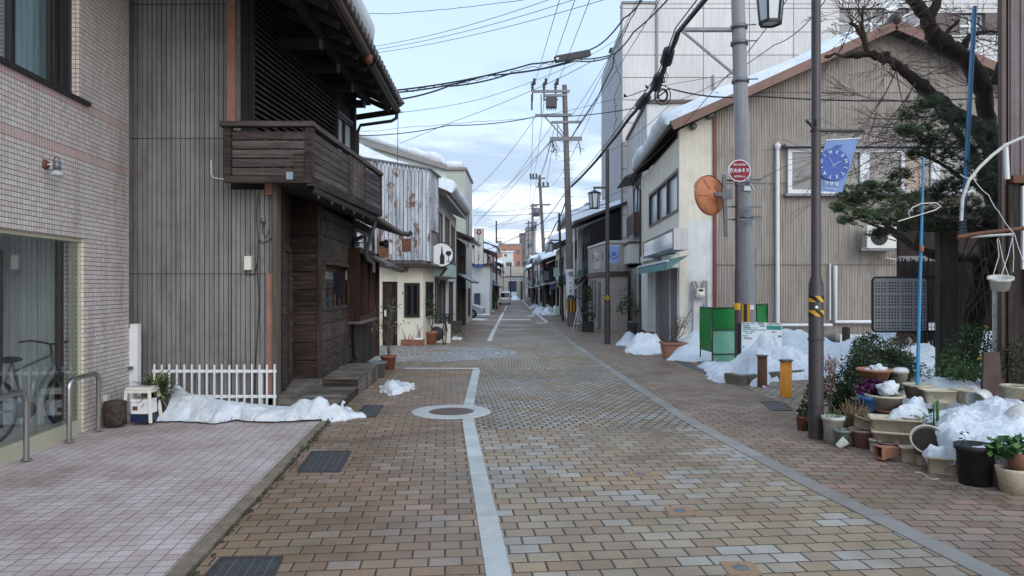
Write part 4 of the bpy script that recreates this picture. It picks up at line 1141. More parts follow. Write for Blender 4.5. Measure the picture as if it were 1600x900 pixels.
m = MB();m.fbox(FB,FB.L - .33,FB.L - .24,zbm + .02,zbm + .12,.02,.024);m.build('metal_plate',basic('pale blue metal plate',(150,166,178),.5,.2),hw)
# lower gutter and lower eave
GX = lambda y: P(476,0,9.45).x + .06 + .013 * (y - 9.45)
ZG = 3.02
m = MB();gutter(m,(GX(9.5),9.5,ZG),(GX(13.7),13.7,ZG),.055);m.build('lower_gutter',M_.darkmetal,hw)
m = MB()
for k in range(6): m.lathe((GX(9.9 + k * .7),9.9 + k * .7,ZG - .05),[(.05,-.01),(.062,0),(.05,.01)],12,ax=(1,0,0))
split(m.build('gutter_hook',M_.galv,hw))
m = MB();m.hexa([V(GX(9.5) - .0,9.5,ZG + .02),V(GX(17) + .0,17,ZG - .1),V(GX(17) - 1.0,17,ZG + .25),V(GX(9.5) - .8,9.5,ZG + .12),V(GX(9.5),9.5,ZG + .06),V(GX(17),17,ZG - .06),V(GX(17) - 1.0,17,ZG + .29),V(GX(9.5) - .8,9.5,ZG + .16)]);m.build('lower_eave',M_.black_wood,hw)
m = MB()
for k in range(13):
    y = 13.6 + k * .26;a = V(GX(y) + .04,y,ZG - .0 - (y - 13.6) * .03);m.smooth = True;m.tube([a,a + V(-.9,0,.3)],.055,8);m.lathe(a,[(0,.03),(.045,.026),(.06,.01),(.06,-.03)],10,ax=(1,0,0))
m.smooth = False;m.tube([V(GX(16.95),16.95,ZG - .05),V(GX(17) + .12,17,ZG - .08),V(GX(17) + .2,17,ZG - .02)],.06,8)
m.build('lower_roof_tiles',M_.tileroof,hw)

# ground floor: recess with door, frontal boards, street boards
xs0 = P(503,0,11.55).x;xr = P(455,0,11.5).x;xd = P(438,0,YC).x
FR = Face((xd,YC),(xr,11.5),toward=(0,9))                     # recess side (door)
FP = Face((xr,11.5),(xs0,11.5))                                 # boards facing the camera
KS = -.0455;xs = lambda y: xs0 + KS * (y - 11.5)
FL = Face((xs0,11.5),(xs(17.5),17.5))                           # street side
zd = .22
uS = FL.u(551)
m = MB();m.fbox(FR,0,FR.L,zd,3.1,-.1,0);
m.build('recess_wall',M_.wood_brown,hw)
m = MB();rectframe(m,FR,.22,1.5,zd,2.3,.08,.0,.045,1,1);dr = m.build('door',M_.wood_brown,hw)
m = MB();m.fbox(FR,.3,1.42,zd + .08,2.22,.008,.02);m.build('pane',M_.glass_grey,dr)
m = MB();n = 10;hh = (3.1 - zd) / n
for k in range(n): m.fbox(FP,0,FP.L - .05,zd + k * hh,zd + (k + 1) * hh - .012,-.03 - .006 * random.random(),0)
m.fbox(FP,0,FP.L,zd,3.1,-.1,-.04);m.build('board_wall',M_.wood_brown,hw)
uw0,uw1 = FL.u(505),FL.u(547);zw0,zw1 = FL.px(505,486)[1],FL.px(505,407)[1]
m = MB();z = zd
zs_ = [zd]
while z < 2.95: z += .29;zs_.append(min(z,2.98))
for a,b in zip(zs_,zs_[1:]):
    if b <= zw0 + .01 or a >= zw1 - .01: m.fbox(FL,0,uS,a,b - .012,-.04,0)
    else:
        m.fbox(FL,0,uw0,a,b - .012,-.04,0);m.fbox(FL,uw1,uS,a,b - .012,-.04,0)
        if a < zw0: m.fbox(FL,uw0,uw1,a,zw0,-.04,0)
        if b > zw1: m.fbox(FL,uw0,uw1,zw1,b,-.04,0)
m.build('board_wall',M_.wood_street,hw)
m = MB();m.fbox(FL,-.02,.06,zd,3.0,-.06,.012);m.fbox(FL,uS,uS + .1,0,3.0,-.06,.02);m.build('wall_post',M_.wood_dark_v,hw)
w_ = window(FL,uw0,uw1,zw0,zw1,hw,M_.wood_street,M_.glass_dark,.055,0,0,d=.0)
m = MB()
rr = random.Random(2)
for k in range(5):
    u = uw0 + .2 + k * .42;m.fbox(FL,u,u + rr.uniform(.07,.16),zw0 + .05,zw0 + rr.uniform(.15,.3),-.038,-.034)
m.fbox(FL,uw0 + .08,uw1 - .08,zw1 - .17,zw1 - .07,-.038,-.035)
m.build('window_display',M_.wood_orange,w_)
m = MB();m.fbox(FL,uw1 - .25,uw1 - .1,zw1 - .3,zw1 - .12,-.038,-.033);m.build('notice',M_.signwhite,w_)
# second bay: lean-to roof, orange bay window
m = MB();m.fbox(FL,uS + .1,FL.L,0,3.1,-.08,-.02);m.build('bay_wall',M_.black_wood,hw)
m = MB();u = uS + .14
while u < FL.L - .12: m.fbox(FL,u,u + .11,0.0,1.25,.005,.03);u += .118
m.build('bay_boards',M_.wood_dark_v,hw)
ub0,ub1 = FL.u(560,.2),FL.u(584,.2)
zb0,zb1 = FL.px(575,498,.2)[1],FL.px(575,392,.2)[1]
m = MB();rectframe(m,FL,ub0,ub1,zb0,zb1,.09,-.02,.22,1);m.fbox(FL,ub0,ub0 + .09,zb0,zb1,.0,.22);m.build('bay_window',M_.wood_orange,hw)
m = MB();m.fbox(FL,ub0 + .05,ub1 - .05,zb0 + .05,zb1 - .05,.12,.13);m.build('pane',M_.glass_dark,hw.children[-1])
m = MB();m.fbox(FL,ub0 - .05,ub1 + .05,zb0 - .05,zb0,-.02,.28);m.build('bay_sill',M_.wood_grey,hw)
m = MB();m.fbox(FL,FL.L - .12,FL.L,0,2.5,-.02,.1);m.build('bay_post',M_.wood_orange,hw)
a0,a1 = FL.pt(uS + .1,2.42,0),FL.pt(FL.L + .1,2.42,0);b0,b1 = FL.pt(uS + .1,2.14,.62),FL.pt(FL.L + .1,2.10,.62)
m = MB();m.hexa([a0,a1,b1,b0,a0 + V(0,0,.05),a1 + V(0,0,.05),b1 + V(0,0,.05),b0 + V(0,0,.05)]);m.tube([b0 + V(0,0,-.02),b1 + V(0,0,-.02),b1 + V(.1,.02,.03)],.045,8);m.build('lean_to_roof',M_.tileroof,hw)
m = MB();rectframe(m,FL,uS + .3,FL.L - .3,2.5,2.9,.04,-.02,.03,1);m.build('vent_window',M_.galv,hw);
m = MB();m.fbox(FL,uS + .33,FL.L - .33,2.53,2.87,-.015,-.005);m.build('pane',M_.glass_grey,hw.children[-1])
# drainpipes down the street wall
m = MB();u = FL.u(555,.08)
m.tube([FL.pt(u + .9,2.75,.06),FL.pt(u + .1,2.62,.06),FL.pt(u,2.5,.06),FL.pt(u,.32,.06),FL.pt(u + .06,.25,.1)],.045,10);m.build('downpipe',M_.blackmetal,hw)
m = MB();q = V(GX(13.7),13.7,ZG - .05);m.tube([q,q + V(-.02,0,-.12),q + V(-.16,-.1,-.65),q + V(-.15,0,-.75),q + V(-.05,.1,-.82),q + V(-.05,.1,-1.0)],.04,10);m.build('downpipe',M_.darkmetal,hw)
# steps
m = MB()
m.box(-3.72,9.78,.03,xs0 + .04,11.48,.21);m.build('step',M_.wood_grey,hw)
m = MB();xe0,xe1 = P(527,0,9.78).x,P(557,0,11.42).x
k = 9.74
while k < 11.36:
    f0 = (k - 9.74) / 1.7;xr_ = xe0 + (xe1 - xe0) * f0;m.box(-3.24,k,.062,xr_,k + .105,.088);k += .113
m.build('deck_slats',M_.wood_grey,hw)
m = MB();m.add([(xe0,9.76,-.06),(xe1,11.42,-.08),(xe1,11.42,.06),(xe0,9.76,.06),(xe0 - .06,9.80,-.06),(xe1 - .06,11.42,-.08),(xe1 - .06,11.42,.06),(xe0 - .06,9.80,.06)],[(0,1,2,3),(7,6,5,4),(3,2,6,7),(0,4,5,1),(0,3,7,4),(1,5,6,2)]);m.box(-3.24,9.72,-.06,xe0 - .003,9.77,.058);m.build('deck_edge',M_.wood_dark,hw)
m = MB();x0_,x1_ = P(506,0,11.46).x,P(558,0,11.46).x;x2_ = P(587,0,13.4).x
m.hexa([(x0_,11.46,-.05),(x1_,11.46,-.08),(x2_,13.5,-.1),(x0_ - .1,13.5,-.1),(x0_,11.46,.20),(x1_,11.46,.20),(x2_,13.5,.20),(x0_ - .1,13.5,.20)]);m.build('step_block',M_.wood_dark,hw)
m = MB();m.hexa([(x0_,11.44,.203),(x1_ + .02,11.44,.203),(x2_ + .02,13.52,.203),(x0_ - .1,13.52,.203),(x0_,11.44,.235),(x1_ + .02,11.44,.235),(x2_ + .02,13.52,.235),(x0_ - .1,13.52,.235)]);m.build('step_top',M_.wood_grey,hw)
m = MB();
for k in range(12):
    f0 = k / 12;y = 11.5 + 2.0 * f0;x = x1_ + (x2_ - x1_) * f0;x2 = x1_ + (x2_ - x1_) * (f0 + .075);m.hexa([(x + .002,y,-.1),(x + .02,y,-.1),(x2 + .02,y + .155,-.1),(x2 + .002,y + .155,-.1),(x + .002,y,.19),(x + .02,y,.19),(x2 + .02,y + .155,.19),(x2 + .002,y + .155,.19)])
m.build('step_facing',M_.wood_grey,hw)
# meter box, cables on the ribbed wall
yv = YC - .02
m = MB();a = P(389,414,yv);m.box(a.x - .045,yv - .07,a.z - .07,a.x + .05,yv,a.z + .12);m.build('junction_box',M_.plasticwhite,hw,.006)
m = MB();
for pts in ([(403,305),(401,340),(404,375),(402,420),(406,470),(400,560),(396,640)],[(412,282),(424,300),(428,340),(425,372),(412,380),(404,375)],[(414,340),(410,360),(416,372),(420,360)],[(384,420),(386,430),(398,428),(402,410)]):
    m.tube([P(a,b,yv - .03) for a,b in pts],.007,5)
split(m.build('wall_cable',M_.cable,hw))
m = MB();a = P(413,345,yv);m.lathe(a + V(0,-.05,0),[(0,-.03),(.03,-.03),(.035,.0),(.03,.03),(0,.03)],10);m.build('insulator',M_.galv,hw)
m = MB();m.tube([P(330,250,yv - .02),P(330,272,yv - .02),P(334,278,yv - .02),P(350,280,yv - .02)],.009,6);m.build('conduit',M_.whitemetal,hw)
m = MB();a = P(600,381,16.6);m.lathe(a,[(0,-.1),(.05,-.1),(.06,0),(.11,.06),(.0,.06)],14,ax=(1,-.3,0));m.build('black_spotlight',M_.blackmetal,hw)

# =====================================================================
# left side beyond the junction
# =====================================================================
YM = 22.4
mb_ = thing('metal_clad_shop','corner house with flaking rust stained sheet metal above a white ground floor','building',(-3.5,YM + 2,zg(24)))
F1 = Face((P(545,0,YM).x - 1.2,YM),(P(661,0,YM).x,YM));cc = F1.pt(F1.L,0)
F2 = Face((cc.x,cc.y),(-2.64,24.0));F3 = Face((-2.64,24.0),(-2.53,32.2))
FU1 = Face((F1.a.x,YM - .08),(P(671,0,YM - .08).x,YM - .08));c2 = FU1.pt(FU1.L,0);FU2 = Face((c2.x,c2.y),(P(685,0,23.8).x,23.8))
zT0 = FU1.px(575,249)[1];zT1 = FU1.px(671,265)[1];uT = FU1.u(575);zB = FU1.px(640,408)[1]
slope = (zT1 - zT0) / (FU1.L - uT);top = lambda u: zT0 + slope * (u - uT)
m = MB();u = 0
while u < FU1.L:
    v = min(u + .118,FU1.L);m.fbox(FU1,u,v - .02,zB,top(u),-.02,.02 * (int(u / .118) % 2));u += .118
u = 0
while u < FU2.L - .01:
    v = min(u + .118,FU2.L);m.fbox(FU2,u,v - .02,zB + (1.0 if u > .2 else 0),zT1 + .0,-.02,.012 * (int(u / .118) % 2),None,zT1 - .02);u += .118
m.build('sheet_metal',M_.rustmetal,mb_)
m = MB();m.fbox(FU1,0,FU1.L,zB - .02,zT0 - .05 + 0,-.6,-.03,None,zT1 - .05);m.prism([(c2.x - .05,c2.y + .02,zB),(FU2.b.x - .05,FU2.b.y,zB),(FU2.b.x - 1.2,FU2.b.y + 2,zB),(c2.x - 1,c2.y + .6,zB)],(0,0,zT1 - zB - .1));m.build('upper_core',M_.iron_grey,mb_)
for a_,b_,c_,d_ in ((590,607,376,402),(628,643,373,393)):
    m = MB();m.fbox(FU1,FU1.u(a_),FU1.u(b_),FU1.px(a_,d_)[1],FU1.px(a_,c_)[1],.021,.026);m.build('rust_patch',M_.rust,mb_)
m = MB();q0 = FU1.pt(0,top(0),.05);q1 = FU1.pt(FU1.L,zT1,.05);m.beam(q0 + V(0,0,.02),q1 + V(0,0,.02),.1,.05);m.beam(q1 + V(0,0,.02),FU2.pt(FU2.L,zT1 - .02,.05),.1,.05);m.build('metal_coping',M_.galv,mb_)
def holes_from(f,rects): return [(f.px(a,c)[0],f.px(b,c)[0],f.px((a + b) / 2,d)[1],f.px((a + b) / 2,c)[1]) for a,b,c,d in rects]
h1 = holes_from(F1,[(597,621,440,545),(633,660.4,443,495)]);h1[0] = (h1[0][0],h1[0][1],-.4,h1[0][3]);h1[1] = (h1[1][0],min(h1[1][1],F1.L - .12),h1[1][2],h1[1][3])
m = MB();wallholes(m,F1,0,F1.L,-.8,zB,h1,-.2,0)
h2 = [(.35,F2.L - .15,.75,1.85)];wallholes(m,F2,0,F2.L,-.8,zB,h2,-.2,0);m.build('ground_floor_wall',M_.stucco_cream,mb_)
u0,u1,z0,z1 = h1[0];m = MB();m.fbox(F1,u0,u1,-.3,z1,-.15,-.1);
for k in range(5): m.fbox(F1,u0 + .02 + k * (u1 - u0) / 5,u0 + (k + 1) * (u1 - u0) / 5 - .01,-.2,z1 - .05,-.1,-.085)
d_ = m.build('door',M_.wood_dark_v,mb_);m = MB();m.fbox(F1,u0 + .06,u0 + .12,.75,.95,-.085,-.06);m.build('handle',M_.whitemetal,d_)
u0,u1,z0,z1 = h1[1];window(F1,u0 - .02,u1 + .02,z0 - .02,z1 + .02,mb_,M_.black_wood,M_.glass_dark,.09,1,0,d=.02)
window(F2,h2[0][0],h2[0][1],h2[0][2],h2[0][3],mb_,M_.black_wood,M_.glass_dark,.07,0,0,d=0)
m = MB();a,b = F1.pt(F1.u(596),zB,0),F1.pt(F1.L,zB,0);a2,b2 = F1.pt(F1.u(596),zB - .16,.42),V(F1.b.x + .18,F1.b.y - .42,zB - .16);c_,c3 = F2.pt(F2.L,zB - .0,0),F2.pt(F2.L + .1,zB - .18,.42)
m.hexa([a2,b2,b,a,a2 + V(0,0,.07),b2 + V(0,0,.07),b + V(0,0,.07),a + V(0,0,.07)]);m.hexa([b2,c3,c_,b,b2 + V(0,0,.07),c3 + V(0,0,.07),c_ + V(0,0,.07),b + V(0,0,.07)]);m.build('porch_eave',M_.tileroof,mb_)
m = MB();gutter(m,a2,b2 + V(0,0,0),.05);gutter(m,b2,c3,.05);m.tube([c3,c3 + V(-.25,.1,-.3),c3 + V(-.3,.1,-.5)],.04,8);m.build('gutter',M_.brownmetal,mb_)
m = MB();q = F1.pt(F1.u(638),zB - .25,.3);m.lathe(q,[(0,.1),(.04,.1),(.07,0),(.02,-.02),(.05,-.06),(0,-.12)],12);m.build('porch_lamp',M_.rust,mb_)
# street side part
hw1 = thing('white_shop_house','white shop house with tiled eave and mint green fascia beyond the rusty corner house','building',(-2.7,28,zg(28)))
ztop3 = 4.78;
m = MB();up_w = [(F3.L * .08,F3.L * .30,2.9,4.4),(F3.L * .42,F3.L * .62,2.9,4.45),(F3.L * .70,F3.L * .9,2.7,4.3)]
sh = [(.5,F3.L * .52,-.6,1.95),(F3.L * .6,F3.L * .9,-.6,1.9)]
wallholes(m,F3,0,F3.L,-.9,ztop3,up_w + sh,-.25,0);m.box(-6,31.9,-.9,-2.6,32.1,ztop3);m.box(-6,24.2,zB,-2.9,24.4,ztop3 + .4);m.build('wall',M_.stucco_white,hw1)
for a,b,c,d in up_w: window(F3,a,b,c,d,hw1,M_.brownmetal,M_.glass_pale,.07,1)
for a,b,c,d in sh: window(F3,a,b,c,d,hw1,M_.darkmetal,M_.glass_grey,.07,2,d=-.08,name='shop_front')
m = MB();m.fbox(F3,.15,F3.L * .55,2.05,2.55,0,.35);m.build('fascia',M_.mintsign,hw1)
m = MB();m.fbox(F3,.1,F3.L * .56,2.552,2.6,0,.38);m.fbox(F3,.1,F3.L * .56,2.0,2.048,0,.38);m.build('fascia_rim',M_.galv,hw1)
def roof_simple(m,f,u0,u1,z,over,run,rise,th=.12,d=0):
    p = [f.pt(u0,z,over + d),f.pt(u1,z,over + d),f.pt(u1,z + rise,-run),f.pt(u0,z + rise,-run)]
    m.hexa([p[0],p[1],p[2],p[3]] + [q + V(0,0,th) for q in p])
m = MB();roof_simple(m,F3,.0,F3.L + .2,ztop3 - .05,.45,3.2,1.5);k = .1
while k < F3.L + .2: m.smooth = True;m.tube([F3.pt(k,ztop3 + .1,.48),F3.pt(k,ztop3 + 1.58,-3.2)],.06,6);k += .3
m.build('roof',M_.tileroof,hw1)
roof_snow('roof_snow','thick rounded snow hanging over the tiled eave of the white shop house',F3.pt(.2,ztop3 + .16,.45),F3.pt(F3.L - .1,ztop3 + .16,.45),F3.pt(0,ztop3 + 1.5,-3.2) - F3.pt(0,ztop3 + .0,.45),.44,4,over=.16,lump=.15)
m = MB();m.tube([F3.pt(.25,4.6,.05),F3.pt(.25,-.2,.05)],.05,8);m.build('downpipe',M_.brownmetal,hw1)
# round hanging sign
q = P(690,398,23.3);t = thing('round_sign','round white hanging sign with a black bottle picture on the shop corner','sign',q)
m = MB();m.lathe(q,[(0,-.04),(.38,-.04),(.38,.04),(0,.04)],36,ax=(0,1,0),smooth=False);m.build('sign_face',M_.signwhite,t)
m = MB();m.lathe(q,[(.38,-.055),(.41,-.055),(.41,.055),(.38,.055),(.38,-.055)],36,ax=(0,1,0),smooth=False);m.build('rim',M_.signblack,t)
m = MB();y_ = q.y - .05;pr = [(-.05,-.31),(.10,-.31),(.10,-.05),(.045,.05),(.03,.26),(-.0,.26),(-.01,.05),(-.05,-.05)]
m.prism([(q.x + a,y_,q.z + b) for a,b in pr],(0,.008,0));m.prism([(q.x + .13,y_,q.z + .02),(q.x + .17,y_,q.z + .12),(q.x + .30,y_,q.z + .12),(q.x + .33,y_,q.z + .02),(q.x + .24,y_,q.z - .06)],(0,.008,0));m.box(q.x + .225,y_,q.z - .22,q.x + .245,y_ + .008,q.z - .05);m.box(q.x + .16,y_,q.z - .24,q.x + .31,y_ + .008,q.z - .22);m.build('emblem',M_.signblack,t)
m = MB();m.beam(q + V(0,.05,.1),F3.pt(.4,q.z + .1,0),.04,.04);m.build('bracket',M_.blackmetal,t)

# dark old house between
F4 = Face((-2.53,32.4),(-2.46,38.0))
hd = thing('dark_old_house','low dark weathered house with sagging eave in front of the pale green building','house',(-2.6,35,zg(35)))
m = MB();wallholes(m,F4,0,F4.L,-1,3.9,[(.5,2.4,-.6,1.7),(2.9,5.0,-.6,1.7),(.7,4.6,2.3,3.3)],-.2,0);m.box(-5.5,32.3,2.2,-2.6,32.5,4.3);m.build('wall',M_.black_wood,hd)
window(F4,.5,2.4,-.6,1.7,hd,M_.wood_dark_v,M_.glass_grey,.08,2);window(F4,2.9,5.0,-.6,1.7,hd,M_.wood_dark_v,M_.glass_pale,.08,3);window(F4,.7,4.6,2.3,3.3,hd,M_.wood_dark_v,M_.glass_grey,.08,3)
m = MB();roof_simple(m,F4,0,F4.L,3.8,.8,3,1.5);roof_simple(m,F4,.1,F4.L,1.85,.7,.0,.4,.07);m.build('roof',M_.tileroof,hd)

# pale green building
FG = Face((-9.5,38.2),(P(727,0,38.2).x,38.2));FG2 = Face((FG.b.x,38.2),(-2.44,43.4))
gb = thing('green_building','pale green flat building with sloping snowy roof edge behind the old houses','building',(-5,40,zg(40)))
zl,zr = FG.px(565,217)[1],FG.px(690,260)[1];ul,ur = FG.u(560),FG.u(690);zc = FG.px(715,264)[1]
m = MB();m.fbox(FG,0,ur,-1,zl,-6,0,None,zr);m.fbox(FG,ur,FG.L,-1,zc,-5.0,0)
m.build('wall',M_.green_pale,gb)
m = MB();m.fbox(FG,FG.L - 1.0,FG.L + .001,-.9,zc - .1,0,.02);m.build('tiled_strip',M_.glassblock,gb)
m = MB();wallholes(m,FG2,0.0,FG2.L,-1,zc,[(.8,2.2,3.9,6.2),(1.8,3.6,0,1.6)],-.3,.005);m.build('street_wall',M_.panel_white,gb)
window(FG2,.8,2.2,3.9,6.2,gb,M_.darkmetal,M_.glass_dark,.06,0);window(FG2,1.8,3.6,0,1.6,gb,M_.darkmetal,M_.glass_dark,.06,1)
m = MB();a,b = FG.pt(ul - 1,zl + .15,.12),FG.pt(ur + .25,zr - .06,.12);m.beam(a,b,.3,.26);m.beam(FG.pt(ur + .1,zc,.06),FG.pt(FG.L + .05,zc,.06),.2,.14);m.fbox(FG2,0,FG2.L,zc - .06,zc + .08,0,.08);m.build('roof_edge',M_.concrete,gb)
k = 0
roof_snow('roof_snow','snow lying along the sloping roof edge of the pale green building',FG.pt(ul - .6,zl + .3,.1),FG.pt(ur + .2,zr + .06,.1),(0,4,.4),.36,9,over=.1,lump=.4)
roof_snow('roof_snow','thin snow on the flat roof corner of the pale green building',FG.pt(ur + .2,zc + .06,.05),FG.pt(FG.L - .1,zc + .06,.05),(0,3.5,.1),.34,11,over=.06,lump=.35)
# ladder-like antenna mast and small chimney on the metal shop roof
t = thing('roof_mast','thin wire mast rising above the rusty sheet metal wall','antenna',P(621,245,23.5))
m = MB();m.tube([P(621,260,23.5),P(622,172,23.5)],.012,5);m.tube([P(622,176,23.5),P(630,175,23.5)],.02,5);m.build('mast',M_.cable_thin,t)

# white gabled building with the tall sign
wb = thing('white_corner_building','tall narrow white building beyond the parking gap with a dark blue box at its foot','building',(-2.4,56,zg(56)))
yw = 56.0;xa,xb = P(738,0,yw).x,P(765.5,0,yw).x
m = MB();m.box(xa - 3,yw,-1.4,xb,yw + 6,3.35);m.build('wall',M_.stucco_white,wb)
m = MB();k = xa
while k < xb - .1: m.box(k,yw - .02,-1.0,k + .14,yw - .002,3.3);k += .17
m.build('siding',M_.whitemetal,wb)
m = MB();m.box(xa - 3,yw - .3,3.35,xb + .3,yw + 6,3.5);m.build('roof',M_.tileroof,wb)
m = MB();m.box(P(741,0,yw - .5).x,yw - .5,-.9,P(750,0,yw - .5).x,yw - .05,P(0,458,yw).z);m.build('blue_box',M_.bluegrey,wb)
yS = 54.8
xa,xb = P(741.5,0,yS).x,P(755,0,yS).x;za,zb2 = P(0,417,yS).z,P(0,358,yS).z
t = thing('vertical_sign','tall vertical white shop sign with a red round emblem and katakana lettering','sign',((xa + xb) / 2,yS,za))
m = MB();m.box(xa,yS,za,xb,yS + .3,zb2);m.build('sign_box',M_.plasticwhite,t)
m = MB()
for a,b,c,d in ((xa - .03,xa,za,zb2),(xb,xb + .03,za,zb2),(xa,xb,zb2,zb2 + .04),(xa,xb,za - .04,za)): m.box(a,yS - .02,c,b,yS + .31,d)
m.build('rim',M_.darkmetal,t)
m = MB();m.box(xa + .002,yS - .012,za + .002,xb - .002,yS - .002,za + .22);m.build('blue_band',M_.signblue,t)
xc = (xa + xb) / 2;m = MB();m.lathe((xc,yS - .003,zb2 - .24),[(0,.012),(.20,.012),(.20,0)],24,ax=(0,-1,0),smooth=False);m.build('red_disc',M_.signred,t)
text('※',.36,M_.signwhite,t,(xc,yS - .03,zb2 - .24),(1,0,0),(0,0,1),name='emblem')
s_ = 'リファイン・インプラール'
for i,chh in enumerate(s_):
    text(chh if chh != 'ー' else '｜',.20,M_.signblack if i % 2 else M_.signred,t,(xc - .03,yS - .02,zb2 - .58 - i * .195),(1,0,0),(0,0,1),bold=.006)
# buildings further along, built by a small house maker
def far_house(name,label,side,y0,y1,x,h,wm,rm=None,over=.6,snow=0.0,rise=1.4,depth=7,nwin=3,cat='house',storeys=2,shop=True,wm2=None,glassm='glass_grey',slabel=None,flat=False):
    s = -1 if side == 'L' else 1
    f = Face((x,y0),(x,y1));gz = zg((y0 + y1) / 2)
    t = thing(name,label,cat,(x + s * depth / 2,(y0 + y1) / 2,gz));L = y1 - y0
    m = MB();hs = []
    hh = (h - gz) / storeys
    if shop: hs.append((L * .1,L * .48,gz - .2,gz + 2.1));hs.append((L * .56,L * .9,gz - .2,gz + 2.1))
    for k in range(1,storeys):
        for j in range(nwin): hs.append((L * (j + .2) / nwin,L * (j + .8) / nwin,gz + hh * k + .7,gz + hh * k + 1.8))
    wallholes(m,f,0,L,gz - .3,h,hs,-.2,0)
    m.box(min(x + s * .2,x + s * depth),y0,gz - .3,max(x + s * .2,x + s * depth),y0 + .2,h);m.box(min(x + s * .2,x + s * depth),y1 - .2,gz - .3,max(x + s * .2,x + s * depth),y1,h)
    m.build('wall',M_[wm],t)
    for i,a in enumerate(hs): window(f,a[0],a[1],a[2],a[3],t,M_.wood_dark_v if not flat else M_.galv,M_[glassm if i % 3 else 'glass_pale'],.08,3 if a[2] < gz else 1,1 if a[2] < gz else 0,d=-.02)
    m = MB()
    if flat: m.box(min(x - s * .1,x + s * depth),y0 - .1,h,max(x - s * .1,x + s * depth),y1 + .1,h + .25)
    else:
        p = [V(x - s * over,y0 - .3,h - .05),V(x - s * over,y1 + .3,h - .05),V(x + s * depth / 2,y1 + .3,h + rise),V(x + s * depth / 2,y0 - .3,h + rise)]
        p2 = [V(x + s * (depth + over),y0 - .3,h - .05),V(x + s * (depth + over),y1 + .3,h - .05)]
        up = V(0,0,.15);m.hexa(p + [q + up for q in p]);m.hexa([p2[0],p2[1],p[2],p[3]] + [q + up for q in (p2[0],p2[1],p[2],p[3])])
    m.build('roof',M_[rm or 'tileroof'],t)
    m = MB()
    if not flat:
        for yy in (y0 + .01,y1 - .21): m.prism([(x,yy,h - .02),(x + s * depth,yy,h - .02),(x + s * depth / 2,yy,h + rise - .02)],(0,.2,0))
        split(m.build('gable',M_[wm],t))
    if shop and not flat:
        m = MB();roof_simple(m,f,0,L,gz + 2.3,.8,0,.35,.08);m.build('shop_eave',M_.tileroof,t)
    if L > 5:
        gx = x - s * (over + .05 if not flat else .12);m = MB();m.tube([(gx,y0 - .2,h - .05),(gx,y1 + .2,h - .05)],.06,6);m.tube([(gx,y0 + .3,h - .1),(x - s * .08,y0 + .4,h - .5),(x - s * .08,y0 + .4,gz)],.045,6);m.build('gutter',M_.brownmetal,t)
        rq = random.Random(int(y0));yq = y0 + L * rq.uniform(.2,.7)
        m = MB();m.box(min(x - s * .06,x - s * .5),yq,gz + 2.9,max(x - s * .06,x - s * .5),yq + .12,gz + 3.5 + .4 * rq.random());m.build('hanging_sign',M_[rq.choice(['signwhite','mintsign','panel_grey','eave_brown'])],t)
        m = MB();yq = y0 + L * .52;m.box(min(x - s * .02,x - s * .32),yq,gz + .05,max(x - s * .02,x - s * .32),yq + .75,gz + .62);m.build('condenser_unit',M_.plasticwhite,t)
        m = MB();m.box(min(x - s * .01,x - s * .04),y0 + L * .1,gz + 1.5,max(x - s * .01,x - s * .04),y0 + L * .45,gz + 2.0);m.build('door_curtain',M_[rq.choice(['navy','curtain_tan','curtain','maroon'])],t)
    if snow:
        if flat: a,b,up = V(x,y0,h + .25),V(x,y1,h + .25),V(s * depth * .8,0,.05)
        else: a,b,up = V(x - s * over * .9,y0 - .1,h + .10),V(x - s * over * .9,y1 + .1,h + .10),V(s * (depth / 2 + over * .7),0,rise * .9)
        roof_snow('roof_snow',slabel or ('snow on the roof of the ' + label),a,b,up,snow,y0,n=14,over=.15)
    return t
far_house('far_house','house with pale upper floor and snowy tiled roof just past the tall katakana sign','L',62,70,-2.2,4.6,'stucco_cream',over=.7,snow=.5,slabel='deep snow over the tiled eave just past the tall katakana sign')
far_house('far_house','pink sided house with snow covered gable on the left of the far street','L',71,82,-1.95,5.6,'pinkwall',over=.5,snow=.35,slabel='snow on the roof of the pink sided house')
far_house('far_house','small dark house beyond the pink sided house','L',84,98,-2.1,4.3,'black_wood',over=.9,snow=.4,slabel='snow on the small dark house beyond the pink one')
far_house('far_house','last house on the left of the street before the white buildings at its end','L',100,122,-2.2,4.0,'stucco_white',over=.8,snow=.45,slabel='snow on the last house on the left of the street')
# across the end of the street
ye = 137
t = thing('end_building','beige building with a black doorway closing the end of the street','building',(0,ye + 4,zg(ye)))
xa,xb = P(787,0,ye).x,P(818,0,ye).x;zt_ = P(0,417,ye).z
FE = Face((xa - 1,ye),(xb,ye));m = MB();u0,u1 = FE.u(794.5),FE.u(807);wallholes(m,FE,0,FE.L,-1,zt_,[(u0,u1,1.0 - .6,P(0,439,ye).z),(FE.u(813.5),FE.u(816.5),-.8,P(0,439,ye).z)],-.5,0);m.build('wall',M_.beige_tile,t)
m = MB();m.fbox(FE,u0 - .1,u1 + .1,.3,P(0,432,ye).z,-.5,-.3);m.fbox(FE,FE.u(813),FE.u(817),-1,P(0,438,ye).z,-.5,-.3);m.build('doorway',M_.bluegrey,t)
m = MB();m.fbox(FE,FE.u(798),u1 + .05,-.9,P(0,456,ye).z,0,.1);m.build('white_panel',M_.signwhite,t)
m = MB();m.fbox(FE,0,FE.L,P(0,432.5,ye).z,P(0,431,ye).z,0,.25);m.build('ledge',M_.concrete,t)
t = thing('white_gabled_house','white gabled house behind the beige end building','house',P(796,440,160))
y_ = 158;xa,xb = P(778,0,y_).x,P(803,0,y_).x;FQ = Face((xa,y_),(xb,y_))
